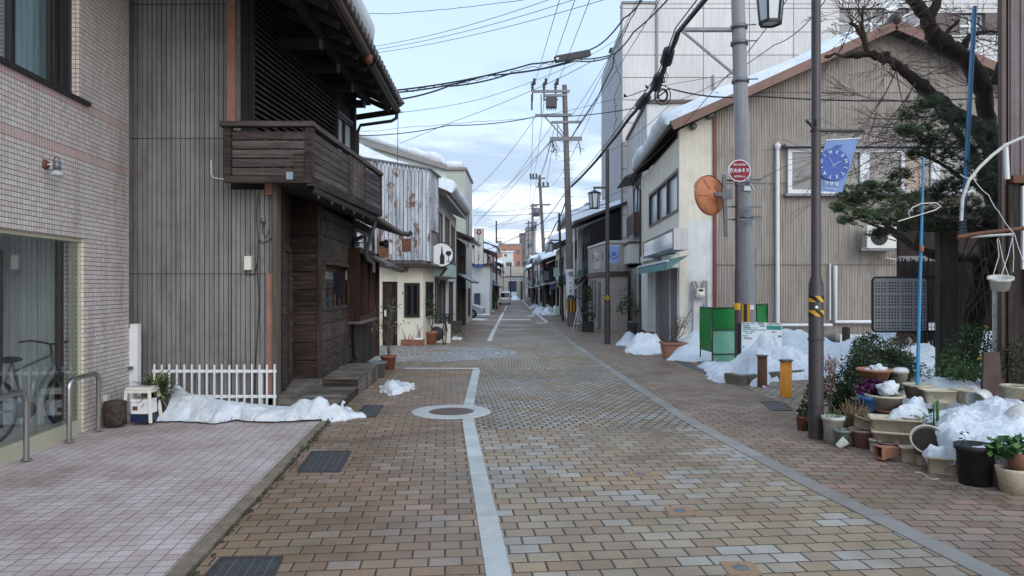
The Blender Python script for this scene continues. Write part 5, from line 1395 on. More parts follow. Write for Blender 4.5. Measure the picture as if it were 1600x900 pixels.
m = MB();m.prism([(xa,y_,-1),(xb,y_,-1),(xb,y_,P(0,408,y_).z),(P(788,0,y_).x,y_,P(0,400,y_).z),(xa,y_,P(0,404,y_).z)],(0,8,0));m.build('wall',M_.stucco_white,t)
window(FQ,FQ.u(791),FQ.u(799.5),P(0,416,y_).z,P(0,410,y_).z,t,M_.darkmetal,M_.glass_grey,.12,1,d=.06);window(FQ,FQ.u(779),FQ.u(781.5),P(0,416,y_).z,P(0,409,y_).z,t,M_.darkmetal,M_.glass_grey,.12,0,d=.06)
t = thing('white_block','small white block with a flat snowy roof in front of the orange brick building','building',P(793,420,176))
y_ = 174;FQ = Face((P(785,0,y_).x,y_),(P(802,0,y_).x,y_));m = MB();m.fbox(FQ,0,FQ.L,-1,P(0,394,y_).z,-5,0);m.build('wall',M_.stucco_white,t)
m = MB();m.fbox(FQ,-.3,FQ.L + .2,P(0,394,y_).z,P(0,392,y_).z,-5,.3);m.build('roof',M_.snow,t)
window(FQ,FQ.u(788),FQ.u(791.8),P(0,403,y_).z,P(0,397,y_).z,t,M_.darkmetal,M_.glass_grey,.12,0,d=.06)
def block(name,label,px0,px1,py,y,mat,rows,cols,rm='concrete',wm='glass_grey',depth=14,wfrac=.6):
    f = Face((P(px0,0,y).x,y),(P(px1,0,y).x,y));zt = P(0,py,y).z;t = thing(name,label,'building',((f.a.x + f.b.x) / 2,y + depth / 2,zg(y)))
    hs = []
    for r in range(rows):
        for c in range(cols):
            uc = f.L * (c + .5) / cols;zc_ = zt - (r + .6) * (zt + 1) / (rows + .4);hs.append((uc - f.L / cols * wfrac / 2,uc + f.L / cols * wfrac / 2,zc_ - .65,zc_ + .65))
    m = MB();wallholes(m,f,0,f.L,-1,zt,hs,-.4,0);m.box(f.a.x,y + .4,-1,f.a.x + .4,y + depth,zt);m.box(f.b.x - .4,y + .4,-1,f.b.x,y + depth,zt);m.build('wall',M_[mat],t)
    for h in hs: window(f,*h,t,M_.galv,M_[wm],.08,1,d=-.1)
    m = MB();m.box(f.a.x - .1,y - .1,zt,f.b.x + .1,y + depth,zt + .4);m.build('roof',M_[rm],t)
    return t
ob = block('orange_brick_building','orange brick apartment building far behind the end of the street',771,815,383,190,'orangebrick',4,4,wfrac=.5)
m = MB();m.box(P(774,0,195).x,195,12,P(784,0,195).x,200,P(0,376,195).z);m.build('roof_hut',M_.concrete,ob)
gt = block('grey_tower_block','blue grey tower block standing beyond the far utility poles',822,837,356,215,'panel_grey',5,2,wm='glass_dark',wfrac=.35)
block('beige_block','beige block beside the blue grey tower block',812,822,366,225,'beige_tile',5,2)
far_house('far_house','long white building behind the far utility poles','R',150,175,3.6,8.5,'stucco_white',flat=True,storeys=3,nwin=5,shop=False,cat='building')
snow_heap('snow_heap','snow heap across the road at the very end of the street',[(-2.2,131),(1.4,131),(1.6,134),(-2.4,134)],[(-.5,133,.6,.9),(.9,132.5,.5,.6)],5,n=50,edge=.5,base=.25)

# =====================================================================
# RIGHT SIDE
# =====================================================================
# ---- tan ribbed house with the cream shop side ----
YR = 20.3
xk = P(1061.5,0,YR).x
FSh = Face((xk,YR),(xk + .052 * 8.3,YR + 8.3))          # shop side
FGa = Face((xk,YR),(15.0,YR))                           # gable wall
th_ = thing('tan_gabled_house','large gabled house of tan ribbed steel with a cream shop side and snowy roof','house',(9,24,zg(21)))
uM = FGa.u(1115.5)
zeL = FGa.px(1053,203)[1];zrg = FGa.px(1385,50)[1];zeR = FGa.px(1570,126)[1]
uRg = FGa.u(1385);uEL = FGa.u(1053)
rt = lambda u: (zeL + (zrg - zeL) * (u - uEL) / (uRg - uEL) if u < uRg else zrg + (zeR - zrg) * (u - uRg) / (FGa.u(1570) - uRg)) - .05
zpaint = FGa.px(1090,345)[1]
m = MB();m.fbox(FGa,0,uM,-.6,zpaint,-.2,0);m.build('painted_wall',M_.stucco_white,th_)
m = MB();m.fbox(FGa,0,uM,zpaint,rt(0) - .02,-.2,-.004,None,rt(uM));
hs = [(FSh.px(1014.5,355)[0],FSh.px(1061,327)[0],FSh.px(1040,342)[1],FSh.px(1040,281)[1])];hs = [(FSh.u(1060.2),FSh.u(1014.6),hs[0][2],hs[0][3])]
uSh0,uSh1 = FSh.u(1060),FSh.u(1024.5);zsh = FSh.px(1040,421)[1]
wallholes(m,FSh,0,FSh.L,-.7,6.0,hs + [(uSh0 + .04,uSh1,-.7,zsh),(FSh.u(1012),FSh.L,-.7,-.69)],-.2,0)
m.build('rendered_wall',M_.stucco_cream,th_)
m = MB();u = uM + .06
wR = [(FGa.u(1229),FGa.u(1520),FGa.px(1300,303)[1],FGa.px(1300,233)[1])]
corrugated(m,FGa,uM + .05,FGa.L,-.5,lambda u: min(rt(u),FGa.px(1200,290)[1]),.076,.018)
corrugated(m,FGa,uM + .05,FGa.L,lambda u: FGa.px(1200,286)[1],rt,.076,.018,d=.006)
rs = m.build('ribbed_steel_wall',M_.iron_tan,th_)
m = MB();m.fbox(FGa,uM,uRg,-.6,rt(uM) - .03,-.25,-.01,None,zrg - .1);m.fbox(FGa,uRg,FGa.L,-.6,zrg - .1,-.25,-.01,None,rt(FGa.L) - .1);m.build('wall_core',M_.concrete,th_)
m = MB()
for py in (145,414): m.fbox(FGa,uM + .05,FGa.L,FGa.px(1200,py)[1] - .008,FGa.px(1200,py)[1] + .008,.022,.028)
m.build('seam',M_.brownmetal,rs)
m = MB();m.fbox(FGa,uM - .03,uM + .05,-.3,rt(uM) - .1,-.01,.06);m.build('maroon_trim',M_.maroon,th_)
# roof planes + verge boards
yb = YR + 13
EL = V(P(1050,0,YR - .5).x,YR - .5,zeL + .02);RG = V(FGa.pt(uRg,0).x,YR - .5,zrg + .03);ER = V(FGa.pt(FGa.L + 1,0).x,YR - .5,rt(FGa.L + 1) + .05)
kx = .052
EL2 = V(EL.x + kx * 8.6,YR + 8.1,EL.z);RG2 = V(RG.x,YR + 9.2,RG.z);ER2 = V(ER.x,YR + 9.2,ER.z)
m = MB();t_ = V(0,0,.10);m.hexa([EL,EL2,RG2,RG,EL + t_,EL2 + t_,RG2 + t_,RG + t_]);m.hexa([RG,RG2,ER2,ER,RG + t_,RG2 + t_,ER2 + t_,ER + t_]);m.build('roof',M_.tileroof,th_)
m = MB();dn = V(0,0,-.11);f_ = V(0,-.03,0)
m.beam(EL + V(0,-.02,-.02),RG + V(0,-.02,-.02),.05,.24);m.beam(RG + V(0,-.02,-.02),ER + V(0,-.02,-.02),.05,.24);m.build('verge_board',M_.eave_brown,th_)
m = MB();k = 0.1
L_ = (EL2 - EL).length
while k < L_:
    q = EL + (EL2 - EL) * (k / L_);m.smooth = True;m.lathe(q + V(-.02,0,.09),[(0,.03),(.05,.025),(.065,0),(.065,-.06)],10,ax=(-1,0,0));m.tube([q + V(0,0,.10),q + (RG - EL) * .12 + V(0,0,.10)],.05,6);k += .27
m.build('eave_tiles',M_.tileroof,th_)
m = MB();gutter(m,EL + V(-.08,0,-.02),EL2 + V(-.08,0,-.02),.055);q = EL2 + V(-.06,0,-.08);b = FSh.pt(FSh.L - .05,0,.06)
m.tube([q,q + V(0,0,-.2),V(b.x,b.y,q.z - .55),V(b.x,b.y,-.3)],.04,8);m.build('gutter',M_.brownmetal,th_)
m = MB();k = .2
while k < L_:
    q = EL + (EL2 - EL) * (k / L_);m.beam(q + V(.03,0,-.03),q + (RG - EL) * .09 + V(0,0,-.02),.05,.07);k += .35
split(m.build('rafter_end',M_.black_wood,th_))
m = MB();m.blob(RG + V(0,.1,.15),.16,.3,.2,10,6);m.tube([RG + V(0,0,.14),RG2 + V(0,0,.14)],.11,8);m.build('ridge_tiles',M_.tileroof,th_)
m = MB()
for px_,py_ in ((1083,198),(1108,182)): q = P(px_,py_,YR - .02);m.lathe(q,[(0,-.1),(.09,-.1),(.1,0),(.0,.0)],14,ax=(0,1,0))
split(m.build('vent_cap',M_.galv,th_))
a = EL + V(.12,.1,.12);roof_snow('roof_snow','long smooth blanket of snow on the street slope of the tan gabled house',EL2 + V(.02,-.2,.1),EL + V(.02,.25,.1),(RG - EL) * .86 + V(0,0,0),.44,6,over=.12,lump=.2,n=30)
roof_snow('roof_snow','thin snow on the far slope of the tan gabled house behind the bare tree',ER + V(0,.3,.1),ER2 + V(0,0,.1),(RG - ER) * .92,.30,6,over=.10,lump=.15,n=20)
# windows of the shop side
window(FSh,hs[0][0],hs[0][1],hs[0][2],hs[0][3],th_,M_.brownmetal,M_.glass_pale,.09,2,d=.0,dep=.1)
# roller shutter with slats
m = MB();z = -.5
while z < zsh: m.fbox(FSh,uSh0 + .04,uSh1,z,z + .065,-.14,-.125);m.fbox(FSh,uSh0 + .04,uSh1,z + .065,z + .08,-.14,-.135);z += .08
m.build('roller_shutter',M_.shutter,th_)
m = MB();uc = (uSh0 + uSh1) / 2 - .1;m.fbox(FSh,uc - .03,uc + .03,-.5,zsh,-.125,-.10);m.fbox(FSh,uSh1,uSh1 + .05,-.5,zsh,-.15,.03);m.fbox(FSh,uSh0,uSh0 + .04,-.5,zsh,-.15,.03);m.build('shutter_guide',M_.whitemetal,th_)
m = MB();m.fbox(FSh,FSh.u(1023),FSh.u(1012.5),.1,zsh,0,.25);m.build('pillar',M_.stucco_white,th_)
m = MB();m.fbox(FSh,FSh.u(1023),FSh.u(1012.5),-.3,.1,0,.26);m.fbox(FSh,-.02,uSh0,-.4,-.02,.001,.05);m.build('plinth',M_.terra_old,th_)
m = MB();m.fbox(FSh,0.02,FSh.u(1048),zsh,zsh + .38,.0,.28);m.fbox(FSh,0,FSh.L - .6,zsh + .40,zsh + .62,0,.12);m.build('shutter_box',M_.stucco_white,th_)
# blank white sign box
us0,us1 = FSh.u(1051,.5),FSh.u(1005,.5);zs0,zs1 = FSh.px(1051,390,.5)[1],FSh.px(1051,357,.5)[1]
t = thing('sign_box','blank white sign box above the teal awning and the roller shutter','sign',FSh.pt((us0 + us1) / 2,zs0,.3))
m = MB();m.fbox(FSh,us0,us1,zs0,zs1,.1,.48);m.build('case',M_.panel_white,t)
m = MB();m.fbox(FSh,us0 + .06,us1 - .06,zs0 + .06,zs1 - .06,.48,.488);m.build('panel',glass('glossy pale sign panel',(196,204,214),rough=.08),t)
m = MB();rectframe(m,FSh,us0,us1,zs0,zs1,.05,.47,.50);m.build('rim',M_.galv,t)
# awning
ua0,ua1 = FSh.u(1048,.5),FSh.u(1001,.5)
t = thing('awning','small rolled teal cloth awning over the grey roller shutter','awning',FSh.pt((ua0 + ua1) / 2,2.3,.4))
za = FSh.px(1046,404,.55)[1]
m = MB();m.smooth = True
pr = [(.02,za + .1),(.35,za + .02),(.58,za - .06),(.60,za - .12),(.60,za - .30)]
vs = [];
for u in (ua0,ua1): vs += [FSh.pt(u,z,d) for d,z in pr]
m.add(vs,[(i,i + 1,i + 6,i + 5) for i in range(4)]);m.smooth = False;m.add(vs[:5],[(0,1,2,3,4)]);m.build('cloth',M_.teal,t)
m = MB();m.fbox(FSh,ua0,ua1,za - .08,za - .03,.54,.62);m.build('front_bar',M_.whitemetal,t)
# meter & pipes on the painted wall
t = thing('gas_meter','grey gas meter between two upright pipes on the white painted wall','meter',P(1094,455,YR - .12))
m = MB();q = P(1094,457,YR - .12);m.box(q.x - .11,q.y - .08,q.z - .02,q.x + .11,q.y + .08,q.z + .12);m.lathe(q + V(0,0,-.03),[(0,-.13),(.1,-.12),(.14,-.05),(.14,.02),(0,.03)],16);m.build('meter_body',M_.plasticwhite,t)
m = MB();m.box(q.x - .06,q.y - .085,q.z + .03,q.x + .06,q.y - .08,q.z + .09);m.build('dial',M_.signblack,t)
m = MB();yq = YR - .1;m.tube([P(1082,535,yq),P(1082,440,yq),P(1087,440,yq),P(1090,450,yq)],.03,8);m.tube([P(1104,535,yq),P(1104,439,yq),P(1099,439,yq),P(1097,450,yq)],.03,8);m.build('pipe',M_.concrete,t)
t = thing('broom_pole','slanted blue pole leaning on the white painted wall beside the gas meter pipes','pole',P(1096,530,YR - .2))
m = MB();m.tube([P(1096,528,YR - .35),P(1100,475,YR - .05)],.014,6);m.build('stick',M_.banner_dark,t)
m = MB();m.tube([P(1053,534,YR - .4),P(1083,478,YR - .06)],.012,6);tag(m.build('bamboo_stick',M_.straw),'thin dry stick leaning between the dry shrub and the wall pipe','stick')
# windows of the ribbed wall
u0,u1,z0,z1 = wR[0]
m = MB();rectframe(m,FGa,u0,u1,z0,z1,.11,.02,.13,0);u = FGa.u(1348);m.fbox(FGa,u - .13,u + .13,z0,z1,.02,.125);u = FGa.u(1408);m.fbox(FGa,u - .05,u + .05,z0 + .1,z1 - .1,.02,.10);u = FGa.u(1458);m.fbox(FGa,u - .12,u + .12,z0,z1,.02,.125)
wo = m.build('window',M_.whitemetal,th_)
m = MB();m.fbox(FGa,u0 + .1,FGa.u(1335),z0 + .1,z1 - .1,.025,.035);m.fbox(FGa,FGa.u(1335),FGa.u(1408),z0 + .1,z1 - .1,.025,.035);m.build('blind',M_.curtain_tan,wo)
m = MB();m.fbox(FGa,FGa.u(1410),FGa.u(1455),z0 + .1,z1 - .1,.025,.036);m.build('blind',M_.blind_orange,wo)
m = MB();m.fbox(FGa,u0 + .08,u1 - .08,z0 + .08,z1 - .08,.055,.06);m.build('pane',glass('window glass over blinds',clear=1,refl=.8),wo)
m = MB();m.fbox(FGa,u0 - .15,u1 + .1,z1 + .02,z1 + .10,.02,.32);m.build('window_hood',M_.galv,th_)
m = MB();m.fbox(FGa,u0 - .1,u1 + .1,z0 - .08,z0 - .01,.02,.2);m.build('window_sill',M_.galv,th_)
m = MB()
m.tube([P(1215,230,YR - .12),P(1215,508,YR - .12),P(1215,560,YR - .12)],.055,10);m.blob(P(1215,228,YR - .12),.09,.09,.12,10,6)
m.tube([P(1305,415,YR - .12),P(1305,503,YR - .12),P(1420,503,YR - .12)],.06,10);m.tube([P(1218,508,YR - .16),P(1300,508,YR - .16)],.045,8)
m.tube([P(1297,412,YR - .1),P(1297,500,YR - .1)],.025,6)
m.build('downpipe',M_.whitemetal,th_)
m = MB();yq = YR - .14
m.box(P(1245,0,yq).x,yq - .05,P(0,534,yq).z,P(1500,0,yq).x,yq + .03,P(0,522,yq).z);m.build('base_rail',M_.galv,th_)
# air conditioner on the wall
def ac(name,label,c,par=None,w=.78,h=.56,dp=.30,pot=None):
    t = thing(name,label,'air conditioner',c)
    m = MB();m.box(c.x - w / 2,c.y - dp,c.z,c.x + w / 2,c.y,c.z + h);m.build('case',M_.plasticwhite,t,.012)
    m = MB();q = V(c.x - w * .12,c.y - dp - .012,c.z + h * .5)
    for r in (.05,.09,.13,.17,.205,.235): m.tube([q + V(r * math.cos(a),0,r * math.sin(a)) for a in [k * math.pi / 12 for k in range(25)]],.005,4,cap=False)
    for k in range(8): a = k * math.pi / 4;m.tube([q + V(.04 * math.cos(a),0,.04 * math.sin(a)),q + V(.235 * math.cos(a),0,.235 * math.sin(a))],.005,4)
    m.build('fan_grille',M_.galv,t)
    m = MB();m.lathe(q + V(0,.011,0),[(0,0),(.235,0),(.24,-.02)],24,ax=(0,-1,0));m.build('fan_opening',M_.darkmetal,t)
    m = MB()
    for k in range(9): m.box(c.x - w / 2 - .006,c.y - dp + .03,c.z + .06 + k * .05,c.x - w / 2 + .002,c.y - .03,c.z + .08 + k * .05)
    m.build('side_vents',M_.darkmetal,t)
    return t
c = P(1371,389,YR - .25);t = ac('air_conditioner','white outdoor air conditioner unit on a wall bracket below the wide window',c,w=.88,h=.64)
m = MB();m.box(c.x - .6,c.y - .28,c.z - .06,c.x + .5,c.y - .24,c.z - .01);m.box(c.x - .4,c.y - .3,c.z - .06,c.x - .36,c.y + .24,c.z - .005);m.box(c.x + .36,c.y - .3,c.z - .06,c.x + .4,c.y + .24,c.z - .005);m.build('bracket',M_.galv,t)
m = MB();m.tube([c + V(.3,0,.1),c + V(.25,.05,-.25),c + V(.55,.05,-.3),c + V(.75,.1,0),c + V(1.0,.1,-.2),c + V(1.0,.1,-1.6)],.03,8);m.build('hose',M_.pot_white,t)
c = P(1333,540,YR - .4);ac('air_conditioner','weathered outdoor air conditioner standing at ground level behind the low snow',c + V(0,0,-.3),w=1.0,h=.62)

# ---- white metal shop beyond ----
x2 = P(1011,0,28.8).x
FW = Face((x2,28.8),(x2 + .052 * 7.2,36.0));FWg = Face((x2,28.8),(x2 + 8,28.8))
ws = thing('white_metal_shop','three storey white metal clad shop between the tan house and the tall pale building','building',(x2 + 2,32,zg(30)))
zt = 9.1
wh = [(1.9,4.6,4.5,6.3)]
m = MB();wallholes(m,FW,0,FW.L,2.8,zt,wh,-.2,0);m.fbox(FWg,0,8,2.0,zt,-.2,0);m.build('wall',M_.panel_white,ws)
m = MB();k = .45
while k < FW.L: m.fbox(FW,k,k + .02,2.8,4.45 if 1.9 < k < 4.6 else zt,.001,.012);m.fbox(FW,k,k + .02,6.35,zt,.001,.012);k += .45
m.build('panel_joints',M_.panel_seam,ws)
m = MB();m.fbox(FW,-.05,FW.L,zt,zt + .12,-.1,.1);m.fbox(FWg,-.1,8,zt,zt + .12,-.1,.1);m.build('coping',M_.brownmetal,ws)
window(FW,*wh[0],ws,M_.galv,M_.glass_pale,.08,1,d=.0)
m = MB();m.hexa([FW.pt(1.6,6.35,.75),FW.pt(5.0,6.35,.75),FW.pt(5.0,6.5,0),FW.pt(1.6,6.5,0),FW.pt(1.6,6.4,.75),FW.pt(5.0,6.4,.75),FW.pt(5.0,6.75,0),FW.pt(1.6,6.75,0)]);m.build('window_hood',M_.darkmetal,ws)
m = MB();m.fbox(FW,1.8,4.7,4.0,4.9,.28,.32);m.fbox(FW,1.8,1.84,4.0,4.9,0,.32);m.build('window_rail',M_.brownmetal,ws)
m = MB();m.fbox(FW,.1,5.6,2.65,3.45,0,.7);m.build('fascia',M_.panel_white,ws)
m = MB();m.fbox(FW,.05,5.65,3.45,3.53,0,.74);m.build('fascia_cap',M_.brownmetal,ws)
m = MB();m.fbox(FW,0,.5,-.5,2.65,-.3,0);m.fbox(FW,2.6,2.9,-.5,2.65,-.3,0);m.fbox(FW,5.6,FW.L,-.5,2.8,-.3,0);m.fbox(FW,.5,5.6,-.5,2.7,-1.2,-1.1);m.build('ground_floor',M_.stucco_white,ws)
window(FW,3.0,5.4,-.2,2.2,ws,M_.galv,M_.glass_grey,.07,1,d=-1.05,name='shop_front')
m = MB();m.fbox(FW,.3,5.5,-.36,-.14,-1.0,.4);m.build('step',M_.terra_old,ws)
m = MB();a = FW.pt(.4,2.3,.05);m.hexa([FW.pt(.2,2.35,.7),FW.pt(5.4,2.35,.7),FW.pt(5.4,2.6,0),FW.pt(.2,2.6,0),FW.pt(.2,2.39,.7),FW.pt(5.4,2.39,.7),FW.pt(5.4,2.65,0),FW.pt(.2,2.65,0)]);m.build('canopy',M_.galv,ws)

# ---- low beige corner building with lettered fascia ----
yb_ = 31.0;xq = P(950,0,yb_).x
FB1 = Face((xq,yb_),(5.05,yb_));FB2 = Face((xq,yb_),(P(919.5,0,36.0).x,36.0))
bb = thing('beige_tiled_shop','low beige stone clad shop with white script lettering on its fascia','building',(4.5,33,zg(32)))
ztb = FB1.px(965,375)[1];zba = FB1.px(965,424)[1]
def slabs(m,f,z0,z1,sw,sh_,d=0):
    u = 0
    while u < f.L - .01:
        z = z0;v = min(u + sw,f.L)
        while z < z1 - .01: m.fbox(f,u,v - .012,z,min(z + sh_,z1) - .012,d,d + .02);z += sh_
        u += sw
m = MB();slabs(m,FB1,-.5,ztb - .12,.45,.6);slabs(m,FB2,-.5,ztb - .12,.6,.6);m.build('stone_slabs',M_.beige_tile,bb)
m = MB();m.prism([(xq,yb_,-.6),(5.05,yb_,-.6),(5.3,36,-.6),(FB2.b.x,36,-.6)],(0,0,ztb + .55));m.build('wall',M_.concrete,bb)
m = MB();m.fbox(FB1,-.04,FB1.L,ztb - .12,ztb - .02,0,.06);m.fbox(FB2,-.04,FB2.L,ztb - .12,ztb - .02,0,.06);m.build('coping',M_.panel_white,bb)
m = MB();m.fbox(FB1,-.04,FB1.L,zba - .22,zba,.022,.08);m.fbox(FB2,-.04,FB2.L,zba - .22,zba,.022,.08);m.build('dark_band',M_.brownmetal,bb)
m = MB();m.fbox(FB2,1.6,2.1,-.4,1.9,.021,.06);m.fbox(FB2,2.8,3.1,.2,2.0,.021,.06);m.fbox(FB2,3.6,4.4,.2,2.0,.021,.06);m.build('shutter',M_.galv,bb)
for s_,u,z,sz in (('Mino',2.5,ztb - .55,.62),('Kasuya',2.5,zba + .38,.62)):
    text(s_,sz,M_.signwhite,bb,FB2.pt(u,z,.035),(-FB2.t.x,-FB2.t.y,0),(0,0,1),bold=.008)
m = MB()
for k in (1.1,2.3,3.5): m.fbox(FB2,k,k + .08,zba + .55,ztb - .5,.025,.035)
split(m.build('slit',M_.darkmetal,bb))

# ---- tall pale panelled building behind everything ----
yT = 36.2;xT = P(972,0,yT).x
FT1 = Face((xT,yT),(xT + 34,yT));FT2 = Face((xT,yT),(xT + .1,yT + 9))
tbd = thing('tall_panelled_building','tall pale panelled building rising behind the tan gabled house','building',(xT + 10,yT + 6,zg(36)))
ztt = P(0,6,yT).z
m = MB();rowz = [P(0,py,yT).z for py in (6,13,50,86,121,156,192,228,264,300,336,372,410,480)]
ucols = [0] + [FT1.u(x) for x in (1027,1099,1171,1240,1312,1384,1456,1528,1600,1672)] + [FT1.L]
whole = [(FT1.u(1312),FT1.u(1420),P(0,55,yT).z,P(0,12,yT).z),(FT1.u(1500),FT1.u(1540),P(0,55,yT).z,P(0,20,yT).z)]
wallholes(m,FT1,0,FT1.L,-1,ztt + (0 if False else 0),whole,-.6,-.02)
m.fbox(FT1,FT1.u(1099) * 0 + FT1.u(1028),FT1.L,ztt,ztt + 6,-.6,-.02)
m.build('wall',M_.panel_seam,tbd)
m = MB()
for a,b in zip(rowz[1:],rowz):
    for c0_,c1_ in zip(ucols,ucols[1:]):
        if any(c0_ < h[1] and c1_ > h[0] and a < h[3] and b > h[2] for h in whole):
            h = next(h for h in whole if c0_ < h[1] and c1_ > h[0])
            if b > h[3]: m.fbox(FT1,c0_ + .012,c1_ - .012,h[3],b - .02,-.02,0)
            if a < h[2]: m.fbox(FT1,c0_ + .012,c1_ - .012,a + .02,h[2],-.02,0)
            continue
        m.fbox(FT1,c0_ + .018,c1_ - .018,a + .018,b - .018,-.02,0)
z = ztt
while z < ztt + 5.5:
    for c0_,c1_ in zip(ucols[1:],ucols[2:]): m.fbox(FT1,c0_ + .012,c1_ - .012,z + .012,z + 1.15,-.02,0)
    z += 1.17
m.build('cladding',M_.panel_white,tbd)
m = MB();m.fbox(FT1,-.02,FT1.u(1028),ztt,ztt + .12,-.6,.06);m.fbox(FT1,-.05,.0,-.5,ztt + .1,-.1,.05)
for x in (1026,1114): u = FT1.u(x);m.fbox(FT1,u - .05,u + .05,P(0,300,yT).z,P(0,2 if x < 1100 else 118,yT).z,0,.1)
m.build('pipes_and_trim',M_.galv,tbd)
for i,h in enumerate(whole): window(FT1,*h,tbd,M_.whitemetal,M_.glass_grey,.1,3 if i == 0 else 1,1,d=-.3)
m = MB();u = FT1.u(1365);m.fbox(FT1,u - .3,u + .3,P(0,34,yT).z,P(0,18,yT).z,-.44,-.40);m.build('lit_lamp',M_.lit,tbd)
m = MB();slabs(m,FT2,-1,P(0,78,40).z,3,1.17);m.build('side_wall',M_.panel_grey,tbd)
ct = thing('grey_stair_tower','narrow dark grey panelled tower at the street edge of the tall pale building','building',(5.9,42,zg(40)))
y_ = 40.5;FC1 = Face((P(955.5,0,y_).x,y_),(P(974,0,y_).x,y_));FC2 = Face((FC1.a.x,y_),(FC1.a.x + .05,y_ + 4))
z1 = P(0,79,y_).z;m = MB();z = -1
while z < z1 - .1: m.fbox(FC1,0,FC1.L,z,min(z + 1.32,z1) - .02,-.3,0);m.fbox(FC2,.3,FC2.L,z,min(z + 1.32,z1) - .02,-.3,.0);z += 1.32
m.build('cladding',M_.panel_grey,ct)
m = MB();m.box(FC1.a.x + .05,y_ + .05,-1,FC1.b.x - .02,y_ + 3.9,z1 - .04);m.build('core',M_.panel_seam,ct)
m = MB();m.fbox(FC1,-.1,FC1.L,z1,z1 + .14,-.5,.1);m.build('cap',M_.brownmetal,ct)
# dish & rail on the far roof
t = thing('satellite_dish','white satellite dish above the ridge of the tan gabled house','satellite dish',P(1385,20,30))
q = P(1385,8,30);m = MB();m.lathe(q,[(0,.0),(.2,.03),(.36,.10),(.44,.18)],24,ax=(.25,-1,.3));m.build('dish',M_.whitemetal,t)
m = MB();m.tube([q,q + V(0,.3,-.2),q + V(0,.3,-1.2)],.03,6);m.tube([q,q + V(.1,-.45,.05)],.015,5);m.build('mount',M_.galv,t)
t = thing('roof_railing','white railing sloping behind the ridge near the satellite dish','railing',P(1415,30,31))
m = MB();a,b = P(1398,34,31),P(1436,12,31);m.beam(a,b,.05,.05);m.beam(a + V(0,0,-.7),b + V(0,0,-.7),.05,.05);m.build('rail',M_.whitemetal,t)
m = MB()
for k in range(13): q = a.lerp(b,k / 12);m.tube([q,q + V(0,0,-.7)],.014,5)
m.build('bars',M_.whitemetal,t)

# ---- the older houses further along on the right ----
o1 = far_house('old_house','black timber house with layered tiled eaves beside the beige stone shop','R',36.3,40.5,4.0,4.9,'black_wood',over=.9,snow=.35,rise=1.6,storeys=2,glassm='glass_dark',slabel='snow lumps on the black timber house beside the beige shop')
t = thing('folding_awning','pale cloth awning with a dark green valance beside the beige stone shop','awning',(3.6,37,2))
FA = Face((3.95,36.4),(3.95,39.5));m = MB();m.hexa([FA.pt(0,1.25,1.0),FA.pt(3,1.25,1.0),FA.pt(3,2.2,.02),FA.pt(0,2.2,.02),FA.pt(0,1.27,1.0),FA.pt(3,1.27,1.0),FA.pt(3,2.23,.02),FA.pt(0,2.23,.02)]);m.build('cloth',basic('pale grey green awning',(172,188,184),.8),t)
m = MB();m.fbox(FA,-.05,3.05,2.23,2.6,0,.3);m.tube([FA.pt(0,1.3,1.0),FA.pt(0,.9,.05)],.02,5);m.build('valance',M_.green_awn,t)
far_house('far_house','white walled house with snowy roof behind the pole carrying the white advert','R',41,49,3.8,5.6,'stucco_white',over=.6,snow=.4,slabel='snow on the white walled house behind the pole with the white advert',storeys=2)
far_house('far_house','beige two storey house midway down the right of the street','R',50,60,3.7,4.6,'stucco_cream',over=.8,snow=.6,slabel='thick snow on the beige two storey house midway down the street')
far_house('far_house','dark house with snow laden eave before the leaning utility pole','R',61,72,3.5,3.9,'black_wood',over=.9,snow=.7,slabel='very thick snow on the dark house before the leaning utility pole')
far_house('far_house','brown house beyond the leaning utility pole','R',73,90,3.5,4.4,'pinkwall',over=.8,snow=.5,slabel='snow on the brown house beyond the leaning utility pole')
far_house('far_house','white modern house in the far row on the right','R',92,112,3.4,5.2,'stucco_white',over=.8,snow=.5,slabel='snow on the white modern house in the far row')
far_house('far_house','last house of the far row on the right','R',114,135,3.3,4.6,'beige_tile',over=.8,snow=.5,slabel='snow on the last house of the far row on the right')
for i,(a,b,x,h) in enumerate([(60,70,6.5,8.5),(44,54,8.5,9.5)]):
    far_house('back_building',['white block rising behind the snow laden dark house','pale block rising behind the white walled house'][i],'R',a,b,x,h,'stucco_white',flat=True,storeys=3,nwin=3,shop=False,cat='building',snow=.3,slabel=['flat roof snow on the white block behind the dark house','flat roof snow on the pale block behind the white walled house'][i])

# ---- close building at the right edge ----
rb = thing('weathered_shed_front','weathered brown metal and timber building front at the right edge above the pots','building',(6.6,8.4,0))
yr = 8.35
FE1 = Face((P(1562,0,yr).x,yr),(P(1562,0,yr).x + 3,yr));FE2 = Face((FE1.a.x,yr),(FE1.a.x + .45,yr - 5))
zj = P(0,276,yr).z
m = MB();corrugated(m,FE1,.1,3,zj,7,.12,.015,flat=True);m.build('upper_metal_wall',basic('dull purple brown metal sheet',(118,104,106),.6,0,.2,2,vstreak=.35,dirt=(90,66,58),dirtamt=.4),rb)
m = MB();m.fbox(FE1,.01,3,-.1,7,-.05,-.02);m.build('wall',M_.black_wood,rb)
m = MB();m.fbox(FE1,0,.05,0,7,-.03,.04);m.build('corner_post',M_.brownmetal,rb)
m = MB();m.fbox(FE1,.08,3,zj - .09,zj,-.02,.12);m.build('rusty_flashing',M_.rust,rb)
window(FE1,.32,1.6,1.5,zj - .14,rb,M_.galv,M_.glass_dark,.06,0,d=.03)
m = MB();m.fbox(FE1,.05,.17,0,zj - .1,.0,.08);m.build('timber_column',M_.wood_dark_v,rb)
m = MB();m.fbox(FE1,.20,.25,1.9,zj - .12,.06,.1);m.build('white_strip',M_.whitemetal,rb)
t = thing('curved_conduit','bent off white plastic conduit reaching out from the weathered building front','pipe',P(1560,230,yr - .3))
